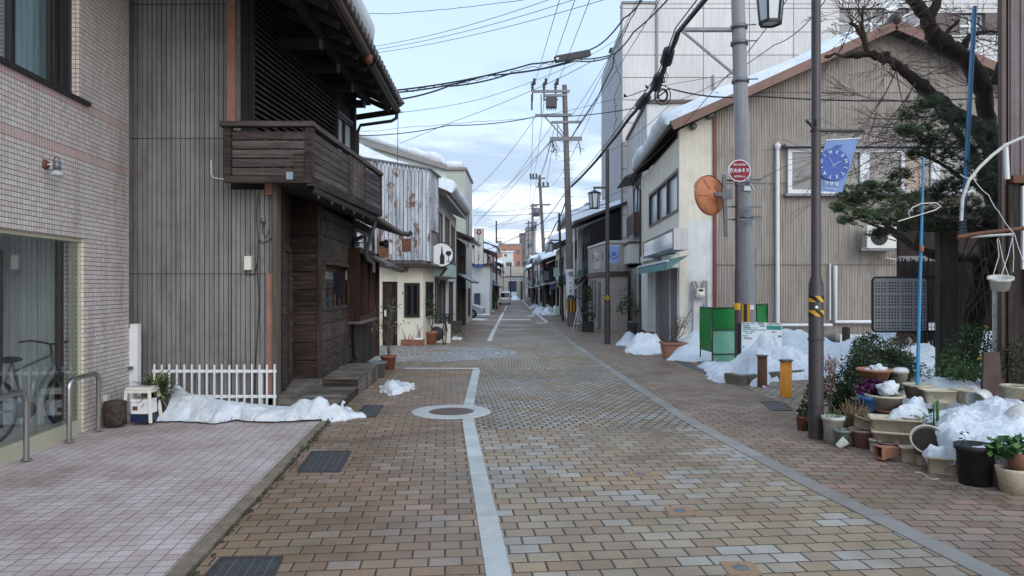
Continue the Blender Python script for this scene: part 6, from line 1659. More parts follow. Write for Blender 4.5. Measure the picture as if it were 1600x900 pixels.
m = MB();m.tube([P(a,b,yr - .35) for a,b in ((1502,345),(1504,310),(1514,282),(1530,262),(1550,243),(1572,226),(1600,214),(1640,206))],.018,10);m.build('pipe',M_.pot_white,t)
m = MB();m.tube([P(1571,224,yr - .3),P(1574,280,yr - .3)],.026,8);m.build('branch_pipe',M_.whitemetal,t)
t = thing('rusty_rail','rusty horizontal pipe rail carrying a hanging basket, in front of the twisted trunk','pipe rail',P(1550,362,8.0))
m = MB();m.tube([P(1496,371,8.0),P(1530,365,8.0),P(1640,352,8.0)],.024,8);m.build('pipe',M_.rust,t)
m = MB();m.tube([P(1518,370,8.1),P(1582,366,8.1)],.014,8);m.build('white_pipe',M_.whitemetal,t)
t = thing('grey_pipe_post','pale grey upright plastic pipe behind the hanging basket','pipe',P(1557,560,8.6))
m = MB();m.tube([P(1557,610,8.6),P(1557,440,8.6)],.045,12);m.build('pipe',M_.pot_white,t)
m = MB();q = P(1558,580,8.0);m.add([(q.x - .18,q.y,0),(q.x + .1,q.y,0),(q.x + .1,q.y + .1,P(0,552,8).z),(q.x - .08,q.y + .1,P(0,552,8).z),(q.x - .18,q.y + .04,0),(q.x + .1,q.y + .04,0),(q.x + .1,q.y + .14,P(0,552,8).z),(q.x - .08,q.y + .14,P(0,552,8).z)],[(0,1,2,3),(7,6,5,4),(3,2,6,7),(0,3,7,4),(1,5,6,2)])
tag(m.build('leaning_sheet',basic('dull brown sheet',(84,66,58),.8,0,.3,5,dirt=(60,48,42))),'rusty brown sheet leaning against the foot of the trunk','panel')

# =====================================================================
# poles, lamps, wires
# =====================================================================
def up_pole(name,label,b,top,r0,r1,mat='conc_pole',group=None):
    b,top = Vector(b),Vector(top);t = thing(name,label,'utility pole',b,group)
    m = MB();n = 8;m.tube([b.lerp(top,k / n) for k in range(n + 1)],[r0 + (r1 - r0) * k / n for k in range(n + 1)],18);m.build('shaft',M_[mat],t)
    return t,(lambda z: b.lerp(top,(z - b.z) / (top.z - b.z)))
def insul(m,q,h=.28,r=.06):
    m.lathe(q,[(0,0),(r * .4,0),(r * .5,h * .15),(r,h * .2),(r * .5,h * .35),(r,h * .45),(r * .5,h * .6),(r,h * .7),(r * .4,h),(0,h)],8)
# near pole
b = V((1170 - 800) / F * 15.5,15.5,zg(15.5));sl = (b.x - (1153 - 800) / F * 15.5) / (8.0 - b.z)
pn,pnz = up_pole('utility_pole','thick grey concrete utility pole behind the red round sign and beside the orange mirror',b,b + V(-sl * 12,0,12),.185,.125)
m = MB()
for z in (1.7 + (447.5 - 127) * 15.5 / F,1.7 + (447.5 - 43) * 15.5 / F,1.7 + (447.5 - 282) * 15.5 / F,1.7 + (447.5 - 340) * 15.5 / F,7.0): q = pnz(z);m.lathe(q,[(.165,-.04),(.185,-.04),(.185,.04),(.165,.04)],18);m.tube([q + V(.1,-.15,0),q + V(.32,-.18,0)],.016,5)
split(m.build('band',M_.galv,pn))
m = MB();arm = P(1062,46,15.5);m.beam(arm,pnz(arm.z),.07,.07);m.beam(arm + V(.05,0,-.03),pnz(P(0,124,15.5).z),.045,.045);m.build('bracket_arm',M_.galv,pn)
m = MB();m.box(P(1159,0,15.25).x,15.22,.35,P(1171.5,0,15.25).x,15.29,P(0,475,15.25).z);m.build('striped_board',M_.hazard_v,pn)
m = MB();q = pnz(P(0,470,15.5).z);
for a,c in ((1165,480),(1168,296)):
    q = pnz(P(0,c,15.5).z);m.box(q.x - .05,q.y - .20,q.z - .05,q.x + .09,q.y - .17,q.z + .05)
split(m.build('number_plate',M_.signwhite,pn))
m = MB();m.beam(pnz(P(0,287,15.5).z) + V(.02,-.2,.1),pnz(P(0,300,15.5).z) + V(.16,-.2,0),.08,.01);m.build('white_tab',M_.signwhite,pn)
# P2
b = G(893,510);y2 = b.y
p2,p2z = up_pole('utility_pole','tall concrete utility pole with many crossarms, a white advert and a yellow striped sleeve',b,V((882 - 800) / F * y2,y2,P(0,133,y2).z),.19,.12,'pole_dark')
def q2(px,py): return P(px,py,y2)
m = MB()
for a,b_,c in ((831,890,144),(850,885,150.5),(836,893,181),(861,908,192),(859,909,218)): m.beam(q2(a,c) + V(0,-.12,0),q2(b_,c - .5) + V(0,-.12,0),.09,.12 if c != 218 else .2)
m.beam(q2(845.5,148) + V(0,-.1,0),q2(845.5,182) + V(0,-.1,0),.06,.06);m.beam(q2(851,183) + V(0,-.1,0),q2(879,214) + V(0,-.1,0),.06,.06);m.beam(q2(871,194) + V(0,-.1,0),q2(871,215) + V(0,-.1,0),.05,.05);m.beam(q2(872,196),q2(883,214),.04,.04)
split(m.build('crossarm',M_.galv,p2))
m = MB()
for x in (832,850,868): insul(m,q2(x,144),.5,.09);m.tube([q2(x,158),q2(x,134)],.04,6);insul(m,q2(x + 3,133),.35,.09)
m.tube([q2(831,148),q2(831,172)],.05,6)
split(m.build('insulator',M_.darkmetal,p2))
m = MB();a = q2(853,169);m.box(a.x,a.y - .3,a.z,a.x + .53,a.y + .1,a.z + .48);
for k in range(5): m.tube([a + V(.06 + k * .1,-.1,0),a + V(.06 + k * .1,-.1,-.14)],.02,5)
m.box(a.x - .05,a.y - .1,a.z + .38,a.x + .6,a.y,a.z + .44);m.build('switch_box',M_.darkmetal,p2)
m = MB();rr = random.Random(4)
for k in range(9):
    a = q2(rr.uniform(859,864),219);e = q2(rr.uniform(862,872),rr.uniform(232,244));m.tube([a,a.lerp(e,.5) + rdir(rr) * .3,e,e + rdir(rr) * .25],.012,4)
for k in range(5):
    a = q2(904,219);e = q2(rr.uniform(900,909),rr.uniform(228,238));m.tube([a,e,e + rdir(rr) * .2],.014,4)
m.build('cable_loops',M_.cable,p2)
m = MB();k = 3.0
while k < 9: q = p2z(k);m.tube([q + V(-.28,-.1,0),q + V(.28,-.1,0)],.010,4);k += .45
split(m.build('step_bolt',M_.galv,p2))
zA0,zA1 = q2(0,466).z,q2(0,421).z
m = MB();m.tube([p2z(zA0),p2z(zA1)],.212,24);ad = m.build('advert_sleeve',M_.signwhite,p2)
xq = p2z((zA0 + zA1) / 2)
m = MB();m.lathe(xq + V(0,-.22,.48),[(.12,0),(.14,0)],24,ax=(0,-1,0));m.build('crest_ring',M_.signblack,ad)
text('福',.2,M_.signblack,ad,xq + V(0,-.225,.48),(1,0,0),(0,0,1),name='crest')
for i,chh in enumerate('一村上硝子'): text(chh,.16,M_.signblack,ad,xq + V(0,-.225,.24 - i * .20),(1,0,0),(0,0,1),name='lettering')
m = MB();q = p2z(zA0 + .05);m.box(q.x - .17,q.y - .235,q.z - .04,q.x + .17,q.y - .215,q.z + .1);m.build('green_plate',M_.green_awn,p2)
m = MB();m.tube([p2z(q2(0,487).z),p2z(q2(0,469).z)],.21,20);m.build('striped_sleeve',M_.hazard_v,p2)
# P3 and the farther ones
b = G(854.5,484);y3 = b.y
p3,p3z = up_pole('utility_pole','leaning utility pole further down the street with short crossarms near its top',b,V((843 - 800) / F * y3,y3,P(0,274,y3).z),.22,.13,'pole_dark')
m = MB();
for a,c_,d in ((828,852,279),(838,858,292),(833,860,320)): m.beam(P(a,d,y3 - .2),P(c_,d - .5,y3 - .2),.12,.14)
split(m.build('crossarm',M_.galv,p3))
m = MB()
for x in (829,833,838,842,849,856): insul(m,P(x,279 if x < 840 else 292,y3 - .2),.5,.12)
split(m.build('insulator',M_.darkmetal,p3))
m = MB();a = P(838,338,y3 - .3);m.lathe(a,[(0,0),(.35,0),(.35,.8),(0,.85)],14);a = P(842,392,y3 - .35);m.build('transformer',M_.galv,p3)
for i,(px,pyt,yy) in enumerate([(833,318,100),(826.5,345,130),(820,372,150)]):
    x = (px - 800) / F * yy;pp,_ = up_pole('utility_pole',['utility pole between the leaning pole and the tower block','utility pole in front of the blue grey tower block','most distant utility pole at the end of the street'][i],V(x,yy,zg(yy)),V(x - .1,yy,P(0,pyt,yy).z),.22,.15,'pole_dark')
    m = MB()
    for d in (4,16,30,42): m.beam(P(px - 6,pyt + d,yy),P(px + 6,pyt + d,yy),.15,.16)
    split(m.build('crossarm',M_.galv,pp))
    m = MB();q = P(px + 1,pyt + 40,yy - .3);m.lathe(q,[(0,0),(.4,0),(.4,1.0),(0,1.05)],12);m.build('transformer',M_.galv,pp)
# lantern lamps
def lantern(t,q,w,h):
    """six sided lantern hanging with its top at q"""
    n = 6;r = w / 2
    def ringp(rad,z,ph=0): return [q + V(rad * math.cos(2 * math.pi * k / n + ph),rad * math.sin(2 * math.pi * k / n + ph),z) for k in range(n)]
    A,B = ringp(r * .98,-.12 * h),ringp(r * .72,-h)
    m = MB();m.add(A + B,[(k,(k + 1) % n,n + (k + 1) % n,n + k) for k in range(n)] + [tuple(range(2 * n - 1,n - 1,-1))]);m.build('glass',M_.glass_lamp,t)
    m = MB()
    for k in range(n): m.beam(A[k],B[k],w * .07,w * .07);m.beam(A[k],A[(k + 1) % n],w * .07,w * .08);m.beam(B[k],B[(k + 1) % n],w * .09,w * .09)
    top = ringp(r * 1.28,-.1 * h);ap = q + V(0,0,.10 * h);m.add(top + [ap],[(k,(k + 1) % n,n) for k in range(n)] + [tuple(range(n - 1,-1,-1))]);m.tube([ap - V(0,0,.02),ap + V(0,0,.12 * h)],w * .06,6)
    m.build('lantern_frame',M_.blackmetal,t)
def lamp(name,label,b,ztop,r,side,larm,wl,hl,zl,lower=None,group='lantern street lamps',x_top=None):
    t = thing(name,label,'street lamp',b,group)
    xt = b.x if x_top is None else x_top;top = V(xt,b.y,ztop);at = lambda z: b.lerp(top,(z - b.z) / (ztop - b.z))
    m = MB()
    if lower: m.tube([b,at(lower),at(lower + .1),top],[r * 1.5,r * 1.5,r,r * .9],16)
    else: m.tube([b,top],[r,r * .8],12)
    m.build('post',M_.polebrown,t)
    q = at(zl + hl * .25) + V(side * larm,0,0);m = MB();m.beam(at(zl + hl * .25),q + V(side * .04,0,0),r * .8,r * .9)
    m.build('arm',M_.polebrown,t);lantern(t,q - V(0,0,hl * .22),wl,hl);return t,at
b = G(1275,685);Y1 = b.y
l1,l1z = lamp('street_lamp','close dark street lamp post with diagonal yellow tape, a lantern and a blue clock banner',b,6.2,.054,-1,.52,.33,.52,5.2,lower=1.72)
zt1,zt2 = P(0,467,Y1).z,P(0,492,Y1).z
m = MB()
for z in (zt1,zt2 + .02): m.tube([l1z(z - .035),l1z(z + .035)],.0835,18)
m.build('warning_tape',M_.hazard,l1)
m = MB();q = l1z(P(0,480,Y1).z);m.lathe(q + V(-.03,-.08,0),[(0,.01),(.018,.01),(.018,0)],12,ax=(0,-1,0));m.build('sticker',M_.signwhite,l1)
m = MB()
for z in (.35,1.1,P(0,204,Y1).z): m.tube([l1z(z) - V(0,0,.012),l1z(z) + V(0,0,.012)],.09 if z < 1.7 else .062,16)
zb = P(0,204,Y1).z;m.tube([l1z(zb),V(P(1349,0,Y1).x,Y1,zb)],.02,10);m.blob(V(P(1347,0,Y1).x,Y1,zb),.03,.028,.028,8,6);m.tube([l1z(zb),V(P(1254,0,Y1).x,Y1 - .1,P(0,191,Y1).z)],.017,6);m.tube([l1z(zb),V(P(1268,0,Y1).x,Y1 - .1,P(0,188,Y1).z)],.014,6)
m.build('banner_arm',M_.polebrown,l1)
# banner with the clock
def banner(name,label,pts,y,cc=None,rad=None,detail=True):
    q = [P(a,b_,y) for a,b_ in pts];t = thing(name,label,'banner',sum(q,Vector()) / 4,'blue clock banners' if not detail else None)
    m = MB();n = 10;vs = []
    for i in range(n + 1):
        for j in range(n + 1):
            u,v = i / n,j / n;p = (q[0] * (1 - u) + q[1] * u) * (1 - v) + (q[3] * (1 - u) + q[2] * u) * v
            vs.append(p + V(0,.012 * math.sin(u * 5 + v * 3) * v,0))
    N = (n + 1) ** 2
    vs += [p + V(0,.003,0) for p in vs]
    m.smooth = True
    m.add(vs,[(i * (n + 1) + j,(i + 1) * (n + 1) + j,(i + 1) * (n + 1) + j + 1,i * (n + 1) + j + 1) for i in range(n) for j in range(n)] + [(N + i * (n + 1) + j,N + i * (n + 1) + j + 1,N + (i + 1) * (n + 1) + j + 1,N + (i + 1) * (n + 1) + j) for i in range(n) for j in range(n)])
    m.smooth = False;m.build('cloth',M_.banner,t)
    m = MB();m.tube([q[0] + V(-.01,0,.005),q[1] + V(.03,0,.008)],.008,6);m.build('top_rod',M_.whitemetal,t)
    c = P(cc[0],cc[1],y - .03);r = rad / F * y
    m = MB();m.lathe(c,[(0,0),(r,0),(r,-.004)],40,ax=(0,-1,0),smooth=False);m.build('clock_disc',M_.banner_dark,t)
    if detail:
        for i,L in enumerate('SHINTATETIME'):
            a = R(75 + 30 * i);text(L,r * .30,M_.banner_white,t,c + V(r * .78 * math.cos(a),-.006,r * .78 * math.sin(a)),(-math.sin(a),0,math.cos(a)),(math.cos(a),0,math.sin(a)),bold=.001)
        m = MB();m.beam(c + V(-.02,-.007,-.02),c + V(r * .45,-.007,r * .2),.004,.002,(0,1,0));m.beam(c + V(.02,-.007,-.04),c + V(-r * .3,-.007,r * .45),.003,.002,(0,1,0));m.build('clock_hands',M_.banner_white,t)
        m = MB();q_ = P(1310,228,y - .035);m.prism([q_ + V(-.045,0,0),q_ + V(-.02,0,-.02),q_ + V(.03,0,-.015),q_ + V(.06,0,.02),q_ + V(.02,0,.01),q_ + V(-.02,0,.012)],(0,.003,0));m.build('bird_emblem',M_.banner_dark,t)
        text('新竪町',.05,M_.banner_white,t,P(1299,287,y - .03),(-1,0,.12),(.12,0,1),space=1.3)
        text('alarming',.028,M_.banner_white,t,P(1299,294.5,y - .03),(1,0,-.06),(.06,0,1),space=1.2)
        m = MB()
        for px_ in (1294,1338): a = P(px_,208,y);m.tube([a,a + V(.005,0,-.08)],.006,5)
        m.build('hanging_hook',M_.galv,t)
    else:
        m = MB()
        for k in range(12): a = k * math.pi / 6;p = c + V(r * .75 * math.cos(a),-.006,r * .75 * math.sin(a));m.box(p.x - r * .09,p.y,p.z - r * .09,p.x + r * .09,p.y + .002,p.z + r * .09)
        m.build('clock_letters',M_.banner_white,t)
    return t
banner('banner','blue cloth banner with a lettered clock face hanging from the close street lamp',[(1291,220),(1341,217),(1317,300),(1268,299)],Y1 + .02,(1302,257),25)
b = G(949,537);YL2 = b.y
l2,l2z = lamp('street_lamp','lantern street lamp standing in front of the beige stone shop',b,P(0,232,YL2).z,.075,-1,.42,.40,.55,P(0,318,YL2).z + .38,lower=None)
m = MB();m.tube([b,l2z(1.3)],.10,14);m.build('post_sleeve',M_.polebrown,l2)
m = MB();m.tube([l2z(P(0,466,YL2).z - .06),l2z(P(0,466,YL2).z + .1)],.103,14);m.build('warning_tape',M_.hazard,l2)
banner('banner','small blue clock banner on the lamp before the beige stone shop',[(951,384),(967,384),(967,411),(951,411)],YL2 - .02,(959,397),6.5,detail=False)
b = G(879.5,501);l3,_ = lamp('street_lamp','slim leaning lamp post with lantern between two utility poles',b,P(0,333,b.y).z,.085,-1,.55,.38,.55,P(0,388,b.y).z + .35,x_top=(873.5 - 800) / F * b.y)
banner('banner','small blue banner beside the pole with the white advert',[(879,427),(887,427),(887,445),(879,445)],43,(883,434),3.2,detail=False)
b = G(859,477);lamp('street_lamp','distant lantern lamp beside the leaning utility pole',b,P(0,374,b.y).z,.09,-1,.55,.42,.6,P(0,404,b.y).z + .2)
banner('banner','pale blue banner beyond the leaning lamp post',[(860,441),(867,441),(867,452),(860,452)],58,(863.5,446),2.2,detail=False)
banner('banner','tiny blue banner far down the right of the street',[(839,439),(843.5,439),(843.5,447),(839,447)],88,(841.5,443),1.5,detail=False)
b = G(776,483);lamp('street_lamp','tall slim pole on the left of the far street beside the round shrub',b,P(0,345,b.y).z,.10,1,.55,.40,.55,P(0,424,b.y).z + .5,x_top=(775.5 - 800) / F * b.y)
banner('banner','small blue banner over the round shrub on the left',[(770,439),(775.5,439),(775.5,448),(770,448)],72,(773,443),1.6,detail=False)
b = G(786,473);lamp('street_lamp','most distant lantern lamp above the white van',b,P(0,418,b.y).z,.08,-1,.5,.5,.7,P(0,425,b.y).z)
# black thin pole with box (px 874, y 430-500 box at 437)
t = thing('control_box','black equipment box on the slim leaning lamp post','box',P(876,445,42.4));m = MB();a = P(876,445,42.4);m.box(a.x - .13,a.y - .25,a.z - .1,a.x + .15,a.y - .08,a.z + .5);m.box(a.x - .15,a.y - .27,a.z + .5,a.x + .17,a.y - .06,a.z + .53);m.build('case',M_.blackmetal,t)

# wires
def wire(label,pts,r=.012,sag=.0,mat='cable',name='overhead_cable',cat='cable',wig=0.0,n=14,group=None):
    P3 = [p if isinstance(p,Vector) else P(*p) for p in pts];out = []
    rr = random.Random(int(P3[0].x * 100) % 9999)
    for a,b in zip(P3,P3[1:]):
        for k in range(n):
            f = k / n;q = a.lerp(b,f) - V(0,0,sag * 4 * f * (1 - f)) + (rdir(rr) * wig if wig and k else V(0,0,0));out.append(q)
    out.append(P3[-1]);m = MB();m.tube(out,r,5);o = m.build(name,M_[mat]);tag(o,label,cat,group);return o
def wires(label,ends,group,r=.010,sag=0.0,mat='cable_thin',name='overhead_wire'):
    for a,b in ends: wire(label,[a,b],r,sag,mat,name,'wire',group=group)
# three high voltage lines from P2 over the camera
for k,x in enumerate((833,851,869)):
    a = q2(x,134);e = V(a.x * .30 + 1.35 + k * .42,2,10.5)
wires('one of three thin high wires running up from the crossarm of the tall pole',[(q2(835,132),P(880,-20,14)),(q2(853,132),P(905,-20,14)),(q2(871,131),P(929,-20,14))],'high wires above the tall pole',.009)
wires('one of three thin wires crossing the sky from the snowy eave up to the right',[(P(560,76,30),P(925,-25,20)),(P(560,81,30),P(960,-22,20)),(P(560,86,30),P(1000,-18,20))],'three parallel wires over the snowy eave',.010,.25)
wire('thin wavy wire across the top of the sky',[(520,16,24),(620,21,24),(860,-6,22)],.010,.05,'cable_thin',wig=.01)
wire('upper cable of the thick bundle crossing the street to the grey stair tower',[(600,143,22),(830,100,25),(930,74,27),(975,28,24),(1010,-12,22)],.028,.12)
wire('middle cable of the thick bundle crossing the street',[(600,146,22),(760,118,24),(900,95,26),(955,88,28)],.026,.1)
wire('lower cable of the thick bundle crossing the street, meeting it beyond the eave',[(600,158,22),(700,135,23),(800,114,25),(900,92,26),(960,84,28),(990,50,26),(1060,-20,22)],.028,.08)
wire('spiral messenger wire beneath the thick bundle',[(600,147,22.1),(760,122,24.1),(900,88,26.1)],.012,.03,'cable_thin',wig=.05,n=30)
t = thing('splice_box','long black splice closure hanging on the thick cable bundle','cable box',P(895,88,25.5));m = MB();m.beam(P(868,93,25.3),P(921,83,25.7),.22,.22);m.build('case',M_.blackmetal,t);m = MB();m.beam(P(869,92,25.15),P(873,91.4,25.15),.06,.06);m.build('label',M_.signwhite,t)
wire('cable running from the thick bundle down along the grey stair tower',[(960,85,28),(957,105,30),(935,150,33),(905,195,35),(893,215,35.2)],.03,0)
wire('thin drop wire from the thick bundle down to the roof mast',[(975,55,26),(880,108,26),(750,155,25),(622,176,23.5)],.009,.05,'cable_thin')
wire('straight thin wire rising to the right across the pale sky',[(580,240,40),(700,193,38),(832,141,35.3),(930,93,30)],.014,.05,'cable_thin')
wire('long cable from the timber house past the tall pole to the tan gabled house',[(556,212,30),(700,196,32),(840,182,35.1),(985,170,30),(1045,138,19),(1180,150,19.5),(1560,152,19.5)],.022,.12)
wire('spiral wire above the long cable across the street',[(556,206,30),(640,198,31),(740,190,33),(836,183,35.1),(960,155,30),(1010,140,20)],.010,.04,'cable_thin',wig=.02,n=20)
# thick main run on the right
arm = P(1062,46,15.5)
main = [V(4.05,1,7.6),V(3.95,6,7.35),V(3.8,11,7.2),arm + V(-.06,0,-.1),P(1043,92,17.0),P(1030,122,18.2),P(1012,148,19.6),P(985,182,22),P(950,228,26),P(918,266,31),q2(893,291)]
wire('thick black cable run along the right of the street to the tall pole',main,.055,.03,n=4,wig=.008)
wire('second cable twisted along the thick run on the right of the street',[p + V(.06,0,.06) for p in main],.03,.02,n=5,wig=.03)
wire('thin supporting wire above the thick run on the right',[p + V(-.03,0,.13) for p in main],.014,.0,n=3)
for i,(a,b_,lab) in enumerate([((1046,76,16.6),(1040,100,17.1),'upper black splice closure on the thick cable run'),((1030,118,18.1),(1024,138,18.9),'middle black splice closure on the thick cable run'),((1012,150,19.7),(998,166,20.8),'lower boxy splice closure on the thick cable run')]):
    m = MB();A,B = P(*a),P(*b_);m.tube([A,A.lerp(B,.12),A.lerp(B,.88),B],[.06,.14,.15,.06],8);tag(m.build('splice_closure',M_.cable),lab,'cable box')
m = MB();rr = random.Random(8)
for k in range(6): m.tube([P(1036,100,17.1),P(1036 + rr.uniform(-4,8),118 + rr.uniform(0,8),17.2),P(1040 + rr.uniform(-6,4),130,17.2)],.010,4)
for k in range(6):
    c = P(1036,148,19.2);r = rr.uniform(.12,.28);m.tube([c + V(r * math.cos(a) * .8,.05,r * math.sin(a)) for a in [k_ * .5 + k for k_ in range(13)]],.010,4)
tag(m.build('cable_coil',M_.cable),'loose coils of thin cable hanging at the splice closures','cable')
wire('thin wire from the bracket area down to the brown gutter of the tan house',[(1240,-15,14),(1120,135,17),(1000,262,26)],.010,.1,'cable_thin')
wire('thin wire crossing from the close lantern down past the utility pole',[(1290,0,14),(1210,70,16),(1050,160,24),(955,235,30)],.010,.15,'cable_thin')
wire('pair cable from the top of the frame to the tall pale building corner',[(1003,-10,22),(985,30,26),(962,75,38)],.02,.1)
wire('looping service wire on the corner of the grey stair tower',[(958,88,36),(965,110,36),(970,125,36),(960,150,37),(963,185,38),(955,225,38)],.014,0,wig=.05)
wire('thin bird wire sloping across the pale panels beside the thick cable run',[(975,152,26),(1018,137,25),(1105,122,24)],.009,.0,'cable_thin')
m = MB()
for px_,py_ in ((977,150),(1011,136)): q = P(px_,py_,25.2);m.blob(q,.06,.05,.05,8,6);m.tube([q + V(-.02,0,.03),q + V(-.05,0,.07)],[.03,.025],6)
tag(m.build('wire_clamp',M_.cable),'two dark round clamps on the thin wire beside the pale panels','clamp')
wires('one of the long thin wires running down the street between the poles',[(q2(861,220),P(838,280,y3)),(q2(864,220),P(850,292,y3)),(q2(905,219),P(857,292,y3)),(q2(833,181),P(829,279,y3)),(q2(850,160),P(833,279,y3)),(q2(868,192),P(842,279,y3)),(P(829,279,y3),P(828,322,100)),(P(849,292,y3),P(838,322,100)),(P(838,280,y3),P(832,318,100)),(P(857,320,y3),P(834,345,100))],'wires between the street poles',.014,.5)
wires('one of the thin wires fanning from the tall pole down to the far left',[(q2(861,220),P(745,345,60)),(q2(863,195),P(742,352,62)),(q2(859,222),P(740,330,55)),(q2(836,184),P(738,300,44)),(P(838,320,y3),P(742,362,60)),(P(846,300,y3),P(758,372,70)),(P(842,335,y3),P(776,350,73)),(P(845,360,y3),P(776,372,73)),(P(834,345,100),P(780,400,90))],'wires fanning to the far left',.012,.3)
wires('one of the thin wires rising from the tall pole to the upper right',[(q2(905,219),P(957,90,32)),(q2(893,181),P(985,30,26)),(q2(900,192),P(1000,-10,24)),(q2(890,218),P(1040,-15,20))],'wires rising to the upper right',.011,.15)
wires('one of the thin wires crossing low over the far street',[(P(740,385,50),P(990,290,32)),(P(742,332,45),P(870,318,50)),(P(740,337,45),P(960,322,35)),(P(757,374,70),P(905,352,45))],'wires low over the far street',.011,.15)
wire('thick sagging cable from the tall pole down across to the left of the street',[q2(890,290),(850,345,45),(790,378,50),(757,390,54)],.022,.1)
wire('cable from the tall pole down the street beside the leaning pole',[q2(889,295),(868,350,45),(852,372,60),(846,385,72)],.035,.3)

# =====================================================================
# red sign, mirror, cage, bollards
# =====================================================================
YQ = 15.0;xq = P(1152,0,YQ).x
t = thing('round_sign_post','round deep red water tank sign with white Japanese lettering on a dark brown post','sign',(xq,YQ,zg(YQ)))
m = MB();m.tube([(xq,YQ,zg(YQ)),(xq,YQ,P(0,424,YQ).z),(xq,YQ,P(0,420,YQ).z),(xq,YQ,P(0,283,YQ).z)],[.058,.056,.044,.042],14);m.build('post',basic('dark maroon brown paint',(82,66,66),.5,0,.1,4),t)
q = P(1155,267,YQ - .06);rD = 17 / F * YQ
m = MB();m.lathe(q,[(0,.02),(rD,.02),(rD,-.04),(0,-.04)],40,ax=(0,-1,0),smooth=False);m.build('sign_disc',M_.signred,t)
m = MB();m.lathe(q,[(rD - .014,.024),(rD + .004,.024),(rD + .004,-.03)],40,ax=(0,-1,0),smooth=False);m.build('rim',M_.signwhite,t)
text('防火水そう',.092,M_.signwhite,t,q + V(0,-.028,-.0),(1,0,0),(0,0,1),bold=.003,sx=.90)
text('FIRE CISTERN',.046,M_.signwhite,t,q + V(0,-.028,.125),(1,0,0),(0,0,1),bold=.0012)
text('金沢市N.13',.048,M_.signwhite,t,q + V(0,-.028,-.125),(1,0,0),(0,0,1),bold=.001)
m = MB();m.tube([(xq,YQ,P(0,484,YQ).z),(xq,YQ,P(0,473.5,YQ).z)],.062,14);m.build('yellow_band',M_.yellow,t)
m = MB();m.lathe(V(xq,YQ,P(0,288,YQ).z),[(.05,-.03),(.055,-.03),(.055,.03),(.05,.03)],12);m.build('clamp',M_.galv,t)
# mirror from behind
YM2 = 15.1;c = P(1111,305,YM2);ax = V(.50,-.85,.08).normalized()
t = thing('traffic_mirror','round orange traffic mirror seen from behind on a bracket of the concrete pole','traffic mirror',c)
m = MB();rr_ = .42;m.lathe(c,[(0,.10),(.09,.10),(.12,.075),(.14,.05),(.30,.035),(.40,.0),(.43,-.03),(.43,-.06),(.40,-.07)],40,ax=ax)
m.build('back_shell',M_.mirror_orange,t)
m = MB();m.lathe(c,[(.40,-.068),(.3,-.09),(.15,-.11),(0,-.118)],40,ax=ax);m.build('mirror_face',M_.steel,t)
xv = ax.orthogonal().normalized();yv_ = ax.cross(xv)
m = MB()
for k in range(6):
    a = k * math.pi / 3 + .4;d = xv * math.cos(a) + yv_ * math.sin(a);m.beam(c + d * .15 + ax * .055,c + d * .38 + ax * .018,.03,.03,ax)
m.build('ribs',M_.mirror_orange,t)
m = MB();
for k in range(9):
    a = R(35) + k * R(110) / 9;
hd_ = [c + V(0,0,0) + (xv * math.cos(a) + yv_ * math.sin(a)) * .435 for a in [2 * math.pi * k / 48 for k in range(49)]]
hd_ = [p for p in hd_ if p.z > c.z + .12];hd_.sort(key=lambda p: p.x)
vs = []
for p in hd_: vs += [p + ax * .0,p - ax * .10]
m.smooth = True;m.add(vs,[(2 * i,2 * i + 2,2 * i + 3,2 * i + 1) for i in range(len(hd_) - 1)]);m.smooth = False;m.build('hood',M_.mirror_orange,t)
m = MB();va,vb = P(1131,273,YM2 - .1),P(1134,370,YM2 - .1);m.beam(va,vb,.07,.07);m.box(va.x - .05,va.y - .05,P(0,312,YM2).z,va.x + .16,va.y + .05,P(0,297,YM2).z);m.beam(c + ax * .1,V(va.x,va.y,c.z),.10,.08)
for py_ in (282,323,343): a = P(1131,py_,YM2 - .1);m.beam(a,V(pnz(a.z).x + .3,15.3,a.z + .03),.035,.035)
m.build('bracket',M_.galv,t)
# notice board
YN = 14.9;t = thing('notice_board','white information board with teal writing half buried in the big snow heap','notice board',P(1188,560,YN))
a,b_ = P(1158.5,503,YN),P(1222,505,YN + .1);h_ = .75
m = MB();m.hexa([a + V(0,0,-h_),b_ + V(0,0,-h_),b_ + V(0,.03,-h_),a + V(0,.03,-h_),a,b_,b_ + V(0,.03,0),a + V(0,.03,0)]);m.build('panel',M_.signwhite,t)
m = MB();rr = random.Random(12)
def bl(u0,u1,v0,v1,mt=None):
    A = a + (b_ - a) * u0;B = a + (b_ - a) * u1;m.hexa([A + V(0,-.004,-v1),B + V(0,-.004,-v1),B + V(0,.0,-v1),A + V(0,0,-v1),A + V(0,-.004,-v0),B + V(0,-.004,-v0),B + V(0,0,-v0),A + V(0,0,-v0)])
for r_ in ((.03,.20,.06,.085),(.45,.58,.06,.085),(.62,.98,.06,.145),(.03,.60,.15,.165),(.03,.16,.19,.205),(.2,.33,.19,.205),(.9,.98,.26,.30),(.03,.15,.28,.30),(.04,.07,.5,.54)): bl(*r_)
split(m.build('teal_block',M_.signteal,t))
for s_,u,v,sz in (('文化財のあるまち',.14,.025,.045),('案内図',.47,.025,.045),('ごみ収集のお知らせ',.80,.025,.04),('道路除雪について',.22,.12,.04),('お願い',.8,.19,.035),('月 火 水',.18,.235,.04),('資源 回収',.16,.34,.04)):
    text(s_,sz,M_.signblack,t,a + (b_ - a) * u + V(0,-.008,-v),b_ - a,(0,0,1),depth=.001)
m = MB();q = P(1156.5,0,YN);m.box(q.x - .035,YN - .02,-.1,q.x + .02,YN + .05,P(0,505,YN).z);m.build('post',M_.blackmetal,t)
